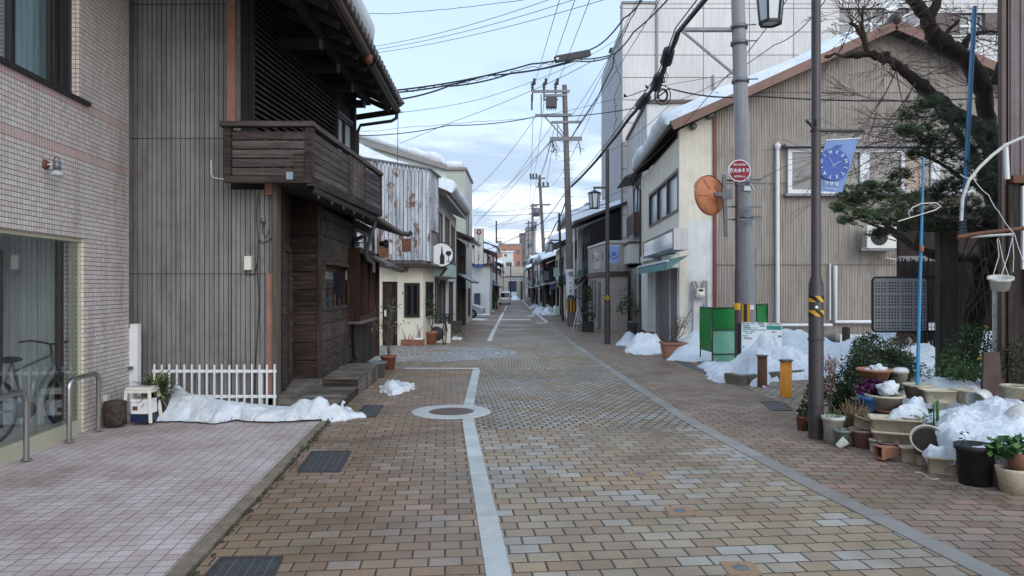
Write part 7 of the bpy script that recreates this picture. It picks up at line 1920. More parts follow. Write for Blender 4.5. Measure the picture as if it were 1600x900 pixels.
# green cage
YG = 16.3;t = thing('waste_cage','folding waste cage covered with green vinyl sheets behind the poles and the snow','waste cage',P(1150,590,YG))
A,B,Cc,D = P(1113,481,YG - .2),P(1163,477,YG),P(1182,476,YG),P(1199,475,YG + .2);bot = zg(16) + .02
def sheetc(m,a,b,z0,bulge=0,dy=0,n=10):
    vs = []
    for i in range(n + 1):
        for j in range(n + 1):
            f,g_ = i / n,j / n;p = a.lerp(b,f);z = a.z + (z0 - a.z) * g_
            vs.append(V(p.x - bulge * math.sin(math.pi * g_) ,p.y + dy + .03 * noise.noise(V(p.x * 3,z * 4,1)),z - .012))
    vs2 = [v + V(0,.004,0) for v in vs];N = len(vs);o = m.smooth;m.smooth = True
    q = [(i * (n + 1) + j,(i + 1) * (n + 1) + j,(i + 1) * (n + 1) + j + 1,i * (n + 1) + j + 1) for i in range(n) for j in range(n)]
    m.add(vs + vs2,q + [tuple(N + k for k in reversed(f)) for f in q]);m.smooth = o
zm = P(0,515,YG).z
m = MB();sheetc(m,A,B,zm);sheetc(m,Cc,D,P(0,530,YG).z);sheetc(m,B + V(0,.8,0),D + V(0,.8,0),zm);sheetc(m,A,A + V(-.06,.8,0),bot + .3,bulge=.02);split(m.build('vinyl_sheet',M_.net_green,t))
m = MB();sheetc(m,V(A.x,A.y,zm),V(B.x,B.y,zm),bot + .05,dy=.01);m.build('mesh_panel',M_.net_green_pale,t)
m = MB()
for p in (A,B,Cc,D): m.tube([p,V(p.x,p.y,bot)],.018,8)
for z in (A.z,zm,zm - .55): m.tube([V(A.x,A.y - .01,z),V(B.x,B.y - .01,z)],.014,6)
m.tube([B + V(0,0,0),Cc],.012,5);m.tube([B + V(0,0,-.25),Cc + V(0,0,-.25)],.012,5);m.tube([Cc,D],.018,6);m.tube([A,A + V(-.06,.8,0),A + V(-.06,.8,-1.2)],.016,6)
m.build('frame',M_.darkmetal,t)
# bollards
def bollard(label,b,h,r,mt,base=True):
    t = thing('bollard',label,'bollard',b,'steel bollards')
    m = MB();m.lathe(b,[(r,0),(r,h - .02),(0,h - .02)],20);m.build('post',M_[mt],t)
    m = MB();m.lathe(b + V(0,0,h - .02),[(0,.02),(r * 1.25,.02),(r * 1.25,.0),(0,0)],20,smooth=False);m.build('cap',M_.galv,t)
    if base: m = MB();m.lathe(b,[(r * 1.5,0),(r * 1.5,.015),(r,.02)],20);m.build('base_plate',M_.galv,t)
bollard('rusty brown steel bollard at the foot of the big snow heap',G(1191,605),.565,.082,'rust',False)
bollard('yellow orange steel bollard with a flange base next to the rusty one',G(1228,622),.605,.088,'orange')
for i,(px_,py_) in enumerate([(1227,531),(1322,523)]): q = P(px_,py_,17.5);m = MB();m.lathe(V(q.x,q.y,zg(17)),[(.09,0),(.09,q.z + .18 - zg(17)),(0,q.z + .2 - zg(17))],14);tag(m.build('wood_stake',M_.wood_dark_v),['short wooden stake behind the information board','short wooden stake poking out of the snow near the low wall pipe'][i],'stake')
# low stone kerb of the planting bed
m = MB()
for a,b_ in ((G(1140,598),G(1165,603)),(G(1168,602),G(1188,600)),(G(1200,597),G(1250,592)),(G(1252,592),G(1300,586)),(G(1302,586),G(1350,584))): m.beam(a + V(0,.1,.06),b_ + V(0,.1,.06),.16,.22)
tag(m.build('bed_kerb',basic('mossy bed stone',(112,108,92),.9,0,.35,5,bump=.5)),'row of mossy kerb stones under the big snow heap','kerb')
# snow right
def sp(px,y,h,s): return ((px - 800) / F * y,y,h,s)
snow_heap('snow_heap','big lumpy snow heap around the poles and the rusty bollard',[G(1106,590),G(1118,597),G(1132,598),G(1140,590),G(1165,592),G(1172,604),G(1195,606),G(1205,596),G(1235,594),G(1275,592),G(1300,585),(6.9,14.5),(6.9,16.2),(4.2,16.0),(4.05,14.6)],
    [sp(1200,14.3,.60,.34),sp(1180,13.9,.40,.3),sp(1235,14.4,.40,.34),sp(1150,13.9,.26,.24),sp(1125,13.5,.12,.2),sp(1265,14.5,.20,.34),sp(1195,13.3,.24,.24),sp(1310,14.8,.22,.34),sp(1165,14.6,.22,.26)],21,base=.12,n=110,rough=.16,edge=.2)
snow_heap('snow_heap','long low snow field in the planting bed behind the perforated board',[(6.0,11.2),(8.0,10.2),(11,10.5),(11,15),(9,17.5),(5.6,18.0),(5.4,15.8),(6.2,14.0)],[(7.2,14.0,.45,.9),(9,13.0,.60,1.0),(6.6,16.5,.45,.6),(8.2,11.5,.35,.5),(10,11.8,.5,.8),(8.4,15.5,.5,.8)],22,base=.30,n=60,edge=.5,rough=.15)
snow_heap('snow_heap','small snow lump nearest the potted shrub at the shop step',[G(965,539),G(985,541),G(998,538),G(994,530),G(978,529)],[sp(983,23.6,.24,.22)],23,base=.12,n=30,edge=.14)
snow_heap('snow_heap','low wide snow heap left of the terracotta planter',[G(981,550),G(1000,555),G(1037,553),G(1038,542),G(1010,536),G(985,540)],[sp(1005,20.8,.32,.3),sp(1025,20.6,.30,.25),sp(992,20.9,.2,.2)],24,base=.12,n=45,edge=.16,rough=.18)
snow_heap('snow_heap','snow heap between the terracotta planter and the green waste cage',[G(1047,563),G(1080,566),G(1114,564),G(1118,545),G(1085,540),G(1055,548)],[sp(1095,18.2,.55,.38),sp(1070,18.3,.32,.3),sp(1112,17.8,.3,.25)],25,base=.12,n=50,edge=.18,rough=.15)
for i,(px_,py_,w,h,d) in enumerate([(845,490,26,.45,1.2),(858,492,22,.6,1.4),(836,482,18,.35,1.6),(868,491,20,.5,1.2)]):
    g = G(px_,py_);x = g.x;y = g.y;ww = w / F * y / 2
    snow_heap('snow_heap',['low snow bank beside the far utility pole','taller snow bank in front of the beige two storey house','distant flat snow bank on the right of the street','snow bank against the slim leaning lamp post'][i],[(x - ww,y - .5),(x + ww,y - .5),(x + ww,y + d * 2),(x - ww * .7,y + d * 2)],[(x,y + d * .6,h * .6,ww * .8),(x + ww * .5,y + d,h * .5,ww * .6),(x - ww * .4,y + d * 1.5,h * .55,ww * .5)],30 + i,base=.16,n=34,edge=.3,rough=.45)
for i,(px_,py_,w) in enumerate([(745,500,30),(752,492,22),(712,530,14)]):
    g = G(px_,py_);ww = w / F * g.y / 2
    snow_heap('snow_patch',['thin snow patch before the parked silver car','thin snow patch beside the parked silver car','thin melting snow by the parked bicycle'][i],[(g.x - ww,g.y - .4),(g.x + ww,g.y - .5),(g.x + ww,g.y + .5),(g.x - ww * .6,g.y + .6)],[(g.x,g.y,.05,.3)],40 + i,base=.05,n=24,edge=.1,cat='snow patch')
g = G(757,487);snow_heap('snow_heap','snow heap between the silver car and the round shrub',[(g.x - .5,g.y - .5),(g.x + .9,g.y - .5),(g.x + .6,g.y + 1.5),(g.x - .5,g.y + 1.5)],[(g.x - .1,g.y + .3,.9,.35)],44,base=.15,n=24,edge=.3)

# =====================================================================
# vehicles and things down the street
# =====================================================================
def carbody(m,T,prof,halfw,inset):
    """side profile swept across with tumblehome"""
    n = len(prof);vs = []
    for s in (-1,-.85,.85,1):
        for (x,z,k) in prof: vs.append(T(x if abs(s) == 1 else x,s * halfw * (1 - k * (inset if abs(s) == 1 else inset)),z if abs(s) == 1 else z))
    m.add(vs,[(j * n + i,j * n + (i + 1) % n,(j + 1) * n + (i + 1) % n,(j + 1) * n + i) for j in range(3) for i in range(n)] + [tuple(range(n - 1,-1,-1)),tuple(range(3 * n,4 * n))])
def van():
    b = G(789,476.5);y = b.y;x = (789.3 - 800) / F * y;z = zg(y)
    t = thing('parked_van','small white van parked facing the camera far down the left of the street','van',(x,y,z))
    T = lambda u,v,w: V(x + v,y + u,z + w)
    prof = [(0,.28,0),(-.0,.62,0),(.08,.95,.0),(.42,1.0,.3),(.75,1.68,1),(1.0,1.84,1.3),(3.2,1.86,1.3),(3.38,1.6,.8),(3.4,.3,0)]
    m = MB();carbody(m,T,prof,.74,.09);m.build('body',M_.carpaint,t,.03)
    m = MB();m.add([T(.40,-.63,1.03),T(.40,.63,1.03),T(.70,.60,1.62),T(.70,-.60,1.62)],[(0,1,2,3)]);m.build('windscreen',M_.glass_dark,t)
    for s in (-1,1):
        m = MB();q = T(-.01,s * .55,.72);m.box(q.x - .13,q.y - .03,q.z - .08,q.x + .13,q.y + .04,q.z + .09);m.build('headlight',M_.glass_pale,t)
        m = MB();q = T(.45,s * .86,1.12);m.box(q.x - .08,q.y - .04,q.z - .09,q.x + .08,q.y + .04,q.z + .1);m.build('mirror',M_.blackmetal,t)
        for u in (.62,2.75): m = MB();q = T(u,s * .66,.28);m.cyl(q - V(.09,0,0),q + V(.09,0,0),.28,18);m.build('wheel',M_.rubber,t)
    m = MB();q = T(-.02,0,.36);m.box(q.x - .17,q.y - .02,q.z - .08,q.x + .17,q.y,q.z + .08);m.build('number_plate',M_.signwhite,t)
    m = MB();q = T(-.015,0,.56);m.box(q.x - .4,q.y - .01,q.z - .05,q.x + .4,q.y + .02,q.z + .03);m.build('grille',M_.blackmetal,t)
    m = MB();q = T(.0,0,.3);m.box(q.x - .7,q.y - .04,q.z - .12,q.x + .7,q.y + .02,q.z - .02);m.build('bumper',M_.darkmetal,t)
van()
def silver():
    y = 47.2;x = P(756.5,0,y).x;z = zg(y)
    t = thing('parked_car','silver car parked with its nose out of the gap before the white building','car',(x - 1.5,y,z))
    T = lambda u,v,w: V(x - u,y + v,z + w)
    prof = [(0,.3,0),(.0,.6,0),(.2,.78,.1),(1.0,1.02,.2),(1.8,1.45,1.2),(3.2,1.48,1.3),(4.0,1.05,.3),(4.2,.9,0),(4.2,.3,0)]
    m = MB();carbody(m,T,prof,.83,.12);m.build('body',M_.carsilver,t,.05)
    m = MB();m.add([T(1.02,-.68,1.05),T(1.02,.68,1.05),T(1.74,.62,1.44),T(1.74,-.62,1.44)],[(0,1,2,3)]);m.add([T(1.3,-.85,1.04),T(3.6,-.85,1.08),T(3.2,-.76,1.4),T(1.9,-.76,1.4)],[(0,1,2,3)]);m.build('windows',M_.glass_dark,t)
    for u in (.78,3.4):
        for v in (-.75,.75): m = MB();q = T(u,v,.31);m.cyl(q - V(0,.1,0),q + V(0,.1,0),.31,20);w_ = m.build('wheel',M_.rubber,t);m = MB();m.cyl(q - V(0,.105,0),q + V(0,.105,0),.19,14);m.build('rim',M_.galv,w_)
    for v in (-.6,.6): m = MB();q = T(.03,v,.68);m.blob(q,.12,.16,.06,10,6);m.build('headlight',M_.glass_pale,t)
    m = MB();q = T(-.01,0,.42);m.box(q.x - .02,q.y - .5,q.z - .07,q.x + .02,q.y + .5,q.z + .07);m.build('grille',M_.blackmetal,t)
silver()
# lettered arcade boxes near the end
yy = 104;t0 = thing('lettered_box_sign','row of four hanging white lettered squares over the far end of the street','sign',P(801,440,yy))
for i,px_ in enumerate((796.5,802.4,808,813.4)):
    q = P(px_,436.7,yy);m = MB();m.box(q.x - .24,q.y - .06,q.z - .24,q.x + .24,q.y + .06,q.z + .24);o = m.build('letter_box',M_.signwhite,t0);text('新竪町街'[i],.3,M_.signblack,o,q + V(0,-.07,0),(1,0,0),(0,0,1),depth=.005)
m = MB();m.tube([P(798,412,yy),P(798,470,yy)],.07,8);m.tube([P(790,432,yy),P(818,432.4,yy)],.05,6);m.build('frame',M_.darkmetal,t0)
# round far shrub, bicycle, flower pots before the shops
def shrub(name,label,c,rx,ry,rz,n,L,w,mt,seed=0,trunk=None,pot=None,cat='shrub',group=None,lobes=5):
    t = thing(name,label,cat,c if trunk is None else trunk,group);rr = random.Random(seed);m = MB();c = Vector(c)
    for k in range(lobes):
        d = rdir(rr);cc_ = c + V(d.x * rx * .45,d.y * ry * .45,d.z * rz * .45);f = rr.uniform(.55,.8)
        leafcloud(m,cc_,rx * f,ry * f,rz * f,n / lobes,L,w,rr)
    m.build('foliage',M_[mt],t)
    return t,rr
g = G(766,487);t,rr = shrub('round_shrub','round dark green shrub at the foot of the tall slim pole on the left',(g.x,g.y,zg(g.y) + .95),.68,.68,.85,2600,.13,.07,'leaf_mid',3)
m = MB();m.tube([(g.x,g.y,zg(g.y)),(g.x,g.y,zg(g.y) + .7)],.06,6);m.build('stem',M_.bark,t)
def pot_round(t,c,r,h,mt,rb=.75,name='pot',rim=True,soil=True,n=24,lathe_ax=(0,0,1)):
    c = Vector(c);m = MB();m.lathe(c,[(0,0),(r * rb,0),(r * .95,h * .86)] + ([(r * 1.06,h * .87),(r * 1.06,h)] if rim else [(r,h)]) + [(r * .92,h),(r * .86,h * .8),(0,h * .8)],n,ax=lathe_ax);o = m.build(name,M_[mt],t)
    if soil: m = MB();m.lathe(c,[(r * .87,h * .84),(0,h * .87)],18,ax=lathe_ax);m.build('soil',M_.soil,t)
    return o
# big terracotta pot with small tree
g = G(674,538);t = thing('potted_tree','small green leaved tree in a terracotta pot by the white corner wall','potted tree',g);pot_round(t,g,.20,.42,'terracotta')
rr = random.Random(2);m = MB();ends = [];branch(m,g + V(0,0,.35),(0,0,1),.7,.028,rr,2,.7,.15,5,0,ends,4);m.build('trunk',M_.bark,t)
m = MB();
for k in range(7): leafcloud(m,g + V(rr.uniform(-.25,.25),rr.uniform(-.2,.2),1.2 + rr.uniform(-.25,.35)),.24,.24,.16,110,.07,.035,rr)
m.build('foliage',M_.leaf_dark,t)
g = G(648,540);t = thing('planter_bed','low brown trough with bare stems against the white corner wall','planter',g);m = MB();m.box(g.x - .42,g.y - .1,g.z,g.x + .3,g.y + .14,g.z + .2);m.build('trough',M_.terra_old,t,.02)
rr = random.Random(3);m = MB()
for k in range(9): branch(m,g + V(rr.uniform(-.3,.2),0,.15),(rr.uniform(-.4,.4),0,1),.35,.012,rr,1,.6)
m.build('stems',M_.twig,t)
m = MB();m.blob(g + V(.12,0,.2),.16,.1,.05,12,6,.3);tag(m.build('snow_lump',M_.snow),'little cap of snow on the low brown trough','snow')
c = G(684,536) + V(.05,.3,0);ac('air_conditioner','white outdoor air conditioner behind the terracotta pot on the corner',c,w=.72,h=.62)
g = G(699,538);bicycle('bicycle','black city bicycle with a front basket parked facing the camera beside the air conditioner',(g.x - .0,g.y + 1.1,g.z),R(-96),M_.blackmetal,.95,True)
g = G(705,531) + V(.2,.5,0);t = thing('shop_planter','patchy green weeds beside the parked black bicycle','plant',g);rr = random.Random(6);m = MB();leafcloud(m,g + V(0,0,.2),.3,.6,.25,260,.1,.03,rr,0);m.build('foliage',M_.whiteleaf,t)
g = G(717,521);t = thing('crate','dark ribbed box on the pavement before the white shop house','box',g);m = MB();m.box(g.x - .28,g.y,g.z,g.x + .1,g.y + .4,g.z + .5)
for k in range(5): m.box(g.x - .29 + k * .08,g.y - .01,g.z + .02,g.x - .26 + k * .08,g.y,g.z + .46)
m.build('case',M_.darkmetal,t)
# pots at the step of the timber house
g = G(589,590);t = thing('plant_pot','large dark grey plastic pot with a bare thin shrub at the wooden step end','plant pot',g);pot_round(t,g,.185,.32,'pot_grey')
g2 = G(607,577);t = thing('potted_shrub','tall sparse shrub in a brown pot behind the dark grey pot','potted shrub',g2);pot_round(t,g2,.17,.30,'terra_old')
rr = random.Random(9);m = MB();ends = []
for k in range(4): branch(m,g2 + V(0,0,.25),(rr.uniform(-.25,.25),rr.uniform(-.2,.2),1),.75,.012,rr,2,.55,.15,5,0,ends,3)
m.build('stems',M_.twig,t);m = MB()
for e,d in ends:
    for k in range(3): leaf(m,e,rdir(rr),.06,.025)
m.build('leaves',M_.whiteleaf,t)
# right: shrub pots near the shops
g = P(988,520,26.8);t = thing('potted_shrub','leafy shrub in a grey round pot on the tiled step of the white shop','potted shrub',(g.x,g.y,zg(27) + .1));pot_round(t,(g.x,g.y,zg(27) + .1),.22,.5,'pot_grey')
rr = random.Random(12);m = MB();ends = []
for k in range(4): branch(m,V(g.x,g.y,.3),(rr.uniform(-.4,.4),rr.uniform(-.3,.3),1),.7,.015,rr,1,.6,.15,5,0,ends,3)
m.build('stems',M_.twig,t);m = MB()
for k in range(6): leafcloud(m,V(g.x + rr.uniform(-.35,.35),g.y + rr.uniform(-.2,.2),1.05 + rr.uniform(-.25,.4)),.26,.2,.2,70,.11,.05,rr)
m.build('foliage',M_.leaf_dark,t)
g = G(1056,560);t = thing('terracotta_planter','square terracotta planter with a leafless bush between snow heaps','planter',g);m = MB();w,h = .29,.40
m.hexa([g + V(-w * .85,0,0),g + V(w * .85,0,0),g + V(w * .85,.5,0),g + V(-w * .85,.5,0),g + V(-w,-.02,h - .06),g + V(w,-.02,h - .06),g + V(w,.52,h - .06),g + V(-w,.52,h - .06)]);m.box(g.x - w - .03,g.y - .05,g.z + h - .06,g.x + w + .03,g.y + .55,g.z + h);m.build('planter_box',M_.terracotta,t,.008)
m = MB();m.box(g.x - w + .03,g.y + .02,g.z + h,g.x + w - .03,g.y + .48,g.z + h + .006);m.build('soil',M_.soil,t)
rr = random.Random(14);m = MB()
for k in range(9): branch(m,g + V(rr.uniform(-.08,.08),.25,h),(rr.uniform(-.6,.6),rr.uniform(-.4,.4),1),.42,.008,rr,2,.6,.2,4,0,None,4,.003,4)
m.build('stems',M_.twig,t)
# evergreen in a dark box + A-frame board by P2
g = G(919,519);t = thing('boxed_evergreen','tall dark evergreen bush in a black square box by the beige stone shop','potted shrub',g);m = MB();m.box(g.x - .24,g.y,g.z,g.x + .24,g.y + .45,g.z + .45);m.build('planter_box',M_.pot_black,t,.01)
rr = random.Random(15);m = MB()
for z,r in ((.6,.25),(.9,.28),(1.2,.26),(1.5,.2),(1.75,.14)): leafcloud(m,g + V(rr.uniform(-.05,.05),.22,z),r,r,.2,220,.09,.04,rr)
m.build('foliage',M_.leaf_dark,t)
g = G(903,516);t = thing('easel_board','folding pale wooden easel board on the pavement by the tall pole','sign board',g);m = MB();m.tube([g + V(-.22,0,0),g + V(.0,.15,1.05)],.022,6);m.tube([g + V(.26,0,0),g + V(.0,.15,1.05)],.022,6);m.tube([g + V(0,.5,0),g + V(.0,.15,1.05)],.02,6);m.build('leg',M_.plasticwhite,t);m = MB();m.beam(g + V(-.1,.03,.3),g + V(.12,.03,.3),.03,.14,(0,1,0));m.build('board',M_.signwhite,t)

# =====================================================================
# the corner with the trees and the pots
# =====================================================================
# big square post and the frame with the perforated board
YP = 10.0;xa,xb = P(1462,0,YP).x,P(1489.5,0,YP).x
t = thing('wooden_post','thick square mossy brown timber post right of the perforated board','post',((xa + xb) / 2,YP,0))
m = MB();m.box(xa,YP - .1,0,xb,YP + .02,P(0,362,YP).z);m.build('timber',M_.wood_post,t,.008)
m = MB();m.box(xb + .03,YP + .05,0,xb + .10,YP + .2,P(0,366,YP).z);m.build('side_timber',M_.wood_post,t)
m = MB();m.tube([(xa - .01,YP - .13,0),(xa - .01,YP - .13,P(0,545,YP).z),(xa - .01,YP - .13,P(0,440,YP).z)],.012,6);m.build('conduit',M_.blackmetal,t)
m = MB();m.beam((xa - .1,YP + .1,P(0,362,YP).z + .04),(P(1540,0,YP).x,YP + .1,P(0,362,YP).z + .04),.1,.07);m.build('cross_timber',M_.black_wood,t)
YQ2 = 9.8;x0,x1,z0,z1 = P(1364,0,YQ2).x,P(1449,0,YQ2).x,P(0,518,YQ2).z,P(0,433.5,YQ2).z
t = thing('perforated_board','grey perforated sign board in a black rounded frame fixed to the timber post','board',((x0 + x1) / 2,YQ2,z0))
def rrect(x0,x1,z0,z1,r,n=5):
    pts = []
    for cx_,cz_,a0 in ((x1 - r,z1 - r,0),(x0 + r,z1 - r,90),(x0 + r,z0 + r,180),(x1 - r,z0 + r,270)):
        for k in range(n + 1): a = R(a0 + 90 * k / n);pts.append((cx_ + r * math.cos(a),cz_ + r * math.sin(a)))
    return pts
m = MB();m.prism([(a,YQ2,b) for a,b in rrect(x0 + .012,x1 - .012,z0 + .012,z1 - .012,.04)],(0,.03,0));m.build('panel',basic('grey zinc panel',(140,144,150),.5,.3,.08,6),t)
m = MB();pr = rrect(x0,x1,z0,z1,.05);m.tube([(a,YQ2 + .01,b) for a,b in pr + [pr[0]]],.017,6);x3 = P(1462,0,YQ2).x
m.beam((x1 - .05,YQ2 + .02,z1),(x3,YQ2 + .02,z1),.03,.03);m.beam((x1 - .05,YQ2 + .02,z0),(x3,YQ2 + .02,z0),.03,.03)
m.build('frame',M_.blackmetal,t)
m = MB()
for I in range(4):
    for J in range(4):
        for i in range(4):
            for j in range(4):
                cx_ = x0 + .045 + I * .182 + i * .040;cz_ = z1 - .075 - J * (z1 - z0) * .245 - j * .040;m.box(cx_ - .0105,YQ2 - .002,cz_ - .0105,cx_ + .0105,YQ2 + .001,cz_ + .0105)
m.build('holes',M_.blackmetal,t)
t = thing('blue_window_rack','small pale blue grid object on the snow between the board and the timber post','rack',P(1455,518,12));m = MB();a = P(1450,519,12)
m.box(a.x,a.y,a.z,a.x + .16,a.y + .02,a.z + .17);m.build('panel',basic('blue panel',(70,84,110),.5),t);m = MB()
for i in range(3):
    for j in range(2): m.box(a.x + .012 + i * .05,a.y - .004,a.z + .015 + j * .075,a.x + .048 + i * .05,a.y - .001,a.z + .08 + j * .075)
m.build('squares',M_.signwhite,t)
# fence of dark sticks behind
t = thing('brushwood_fence','dark brushwood fence behind the timber post and the trunk','fence',P(1500,500,13.5));rr = random.Random(31);m = MB()
for k in range(150):
    px_ = 1408 + k * 1.35;a = P(px_,0,13.5);m.tube([V(a.x,13.5 + rr.uniform(-.05,.05),0),V(a.x + rr.uniform(-.08,.08),13.5,P(0,408 + rr.uniform(-6,10),13.5).z)],.014,4)
m.build('sticks',M_.black_wood,t)
m = MB();m.box(P(1405,0,13.6).x,13.6,P(0,408,13.6).z,P(1620,0,13.6).x,13.7,P(0,400,13.6).z);m.build('top_rail',M_.galv,t)
m = MB();m.box(P(1405,0,14).x,14.0,0,P(1640,0,14).x,14.1,P(0,330,14).z);tag(m.build('dark_backdrop',M_.wood_dark_v),'dark backdrop screen added behind the twisted trunk','screen')  # plain dark sheet added to darken the background behind the trunk
# blue poles
t = thing('clothes_pole','thin sky blue pole with a bent white wire hook, standing in a cream pot','pole',P(1433,612,8.4));m = MB();m.tube([P(1433,612,8.4),P(1443,246,8.6)],[.021,.014],10);m.build('pole',M_.blue_pole,t)
m = MB();m.tube([P(a,b,8.5) for a,b in ((1403,346),(1430,338),(1462,328),(1470,322),(1462,317),(1440,318),(1426,324),(1419,333),(1422,340))],.010,6);m.build('hook',M_.steel,t)
m = MB();m.tube([P(1440,393,8.49),P(1440.3,384,8.49)],.024,8);m.build('joint',M_.terracotta,t)
t = thing('blue_prop_pole','thick mid blue pole slanting up beside the bare tree branches','pole',P(1503,400,9.3));m = MB();m.tube([P(1504,365,9.3),P(1523,10,9.3)],[.030,.027],12);m.build('pole',M_.blue_pole2,t)
m = MB();q = P(1504,345,9.3)
for k in range(8): z = q.z - .15 + k * .045;m.lathe(V(q.x - .0,q.y,z),[(.042,0),(.052,.015),(.042,.03)],10)
m.build('rope_wrap',M_.pot_grey,t)
# cherry tree
YT = 10.3
def pts3(l,y=YT): return [P(a,b,y + (c_ if len(q) > 3 else 0)) for q in l for a,b,c_ in [(q[0],q[1],q[3] if len(q) > 3 else 0)]],[q[2] / F * y for q in l]
t = thing('cherry_tree','old leafless cherry tree with a twisted dark trunk and crooked limbs against the tan house','tree',P(1500,640,YT))
m = MB();rr = random.Random(77)
def limb(l,n=10,rough=.10):
    p,r = pts3(l);out,ro = [],[]
    for i in range(len(p) - 1):
        for k in range(4):
            f = k / 4;a = p[max(i - 1,0)];b = p[i];c_ = p[i + 1];d = p[min(i + 2,len(p) - 1)]
            q = .5 * ((2 * b) + (c_ - a) * f + (2 * a - 5 * b + 4 * c_ - d) * f * f + (-a + 3 * b - 3 * c_ + d) * f ** 3)
            out.append(q);ro.append((r[i] + (r[i + 1] - r[i]) * f) * (1 + rough * 1.5 * noise.noise(q * 5)))
    out.append(p[-1]);ro.append(r[-1]);s = len(m.v);m.tube(out,ro,n)
    for v in m.v[s:]: v += Vector((noise.noise(v * 11),noise.noise(v * 11 + V(7,0,0)),noise.noise(v * 11 + V(0,9,0)))) * .05 * min(1,ro[0] / .1)
    return out,ro
Ls = [limb([(1496,650,22),(1506,590,17),(1516,530,16),(1526,470,16),(1540,410,17),(1556,350,19),(1560,290,14),(1553,240,13),(1535,205,14)],14),
      limb([(1556,300,12),(1545,210,12),(1540,165,12),(1532,128,13),(1512,95,13),(1490,78,12),(1462,58,12),(1452,38,11),(1440,14,9),(1418,-12,7),(1400,-60,4)],12),
      limb([(1535,205,14),(1505,185,10),(1478,168,10),(1448,140,9.5),(1420,118,8),(1398,99,7),(1372,88,6.5),(1352,84,5),(1325,87,3.2),(1290,85,1.6)],10),
      limb([(1448,38,9),(1462,8,7),(1478,-30,5),(1490,-70,3)],8),limb([(1355,84,5),(1350,62,3.6),(1338,42,3),(1327,36,2)],7),limb([(1352,66,3),(1347,40,2.4),(1348,10,1.2)],6),
      limb([(1365,88,4),(1388,84,4),(1380,100,3)],6),limb([(1502,82,7),(1512,60,5),(1530,52,3),(1560,48,1.5)],7),limb([(1470,60,4),(1488,42,3),(1500,30,1.5)],6),limb([(1554,130,8),(1570,90,5),(1600,60,3)],7)]
m.build('trunk',M_.barkdark,t)
m = MB()
def twiggy(seglist,n,L,depth=3):
    for k in range(n):
        o_,r_ = rr.choice(seglist);i = rr.randint(max(1,int(len(o_) * .25)),len(o_) - 2);d = (rdir(rr) * V(1,.7,1).length * .5 + V(0,0,.15));d.y *= .6
        branch(m,o_[i],d,L * rr.uniform(.5,1.2),.010,rr,depth,.5,.2,5,0,None,3,.0028,4)
twiggy([Ls[2],Ls[4],Ls[5]],20,.7);twiggy([Ls[1],Ls[3],Ls[7],Ls[8],Ls[9]],24,.8);twiggy([Ls[0]],6,.9)
for px_,py_,dx_,dz_ in ((1480,180,-1,-.2),(1500,200,-1,-.35),(1470,170,-1,.1),(1430,130,-.6,-.8),(1400,110,-.3,-1),(1520,230,-1,-.1),(1540,260,-1,.2)):
    for k in range(2): branch(m,P(px_,py_,YT - .1),(dx_ + rr.uniform(-.3,.3),rr.uniform(-.4,.4),dz_ + rr.uniform(-.3,.3)),rr.uniform(.9,1.5),.011,rr,3,.35,.12,6,0,None,3,.003,4)
m.build('twigs',M_.twig,t)
# roots/vines around the lower trunk
m = MB()
for k in range(26):
    a = P(rr.uniform(1528,1600),rr.uniform(330,420),YT - .3 + rr.uniform(-.3,.3));e = P(rr.uniform(1490,1600),rr.uniform(480,600),YT - .4 + rr.uniform(-.3,.2));mid = a.lerp(e,.5) + rdir(rr) * .25;m.tube([a,a.lerp(mid,.5) + rdir(rr) * .08,mid,mid.lerp(e,.5) + rdir(rr) * .08,e],[.012,.010,.008,.006,.003],5)
tag(m.build('dry_vines',M_.twig),'tangle of dry vines hanging around the foot of the cherry trunk','vines')
# pine
t = thing('pine_tree','trained pine with drooping dark needle pads below the cherry tree','pine tree',P(1560,600,10.0));m = MB()
PL = []
def pl(l,n=8): o_ = limb(l,n,.06);PL.append(o_)
YT = 9.7
pl([(1575,620,16),(1570,520,15),(1566,440,14),(1560,370,12),(1545,300,9),(1520,240,7),(1490,200,4),(1460,170,2)],10)
pl([(1560,430,10),(1535,408,8),(1500,402,8),(1465,400,7),(1430,385,6),(1400,365,5),(1380,345,4),(1350,330,2.5),(1320,325,1.5)])
pl([(1430,385,5),(1438,350,4),(1425,320,3),(1400,300,2),(1370,290,1)]);pl([(1550,340,7),(1500,350,5),(1460,340,4),(1430,330,2)]);pl([(1545,300,6),(1500,275,4),(1460,250,3),(1430,235,1.5)]);pl([(1400,365,3),(1375,355,2),(1345,345,1)])
m.build('limbs',M_.bark,t)
m = MB();rr = random.Random(5)
cl = [(1425,178,24),(1450,160,22),(1475,182,30),(1440,205,30),(1500,215,34),(1415,205,16),(1535,235,30),(1470,240,32),(1515,262,34),(1545,290,30),(1490,285,28),(1430,240,18),(1452,222,22),(1530,200,20),
      (1328,300,22),(1310,325,14),(1352,308,26),(1385,296,28),(1415,318,30),(1445,306,28),(1345,335,24),(1385,340,30),(1425,348,26),(1475,325,30),(1515,325,28),(1548,335,24),(1372,366,15),(1470,300,24),(1330,318,18),(1405,272,18),(1500,350,20),(1360,290,15),(1460,352,18),(1320,345,10)]
for px_,py_,r in cl:
    c_ = P(px_,py_,9.6 + rr.uniform(-.25,.25));rad = r / F * 9.6
    for k in range(int(r * 3.2)):
        d = rdir(rr);q = c_ + V(d.x * rad,d.y * rad * 1.2,d.z * rad * .62) * rr.uniform(.3,1)
        tuft(m,q,V(d.x * .5,d.y * .5,.7),rr,20,.085)
m.build('needles',M_.needles,t)
m = MB()
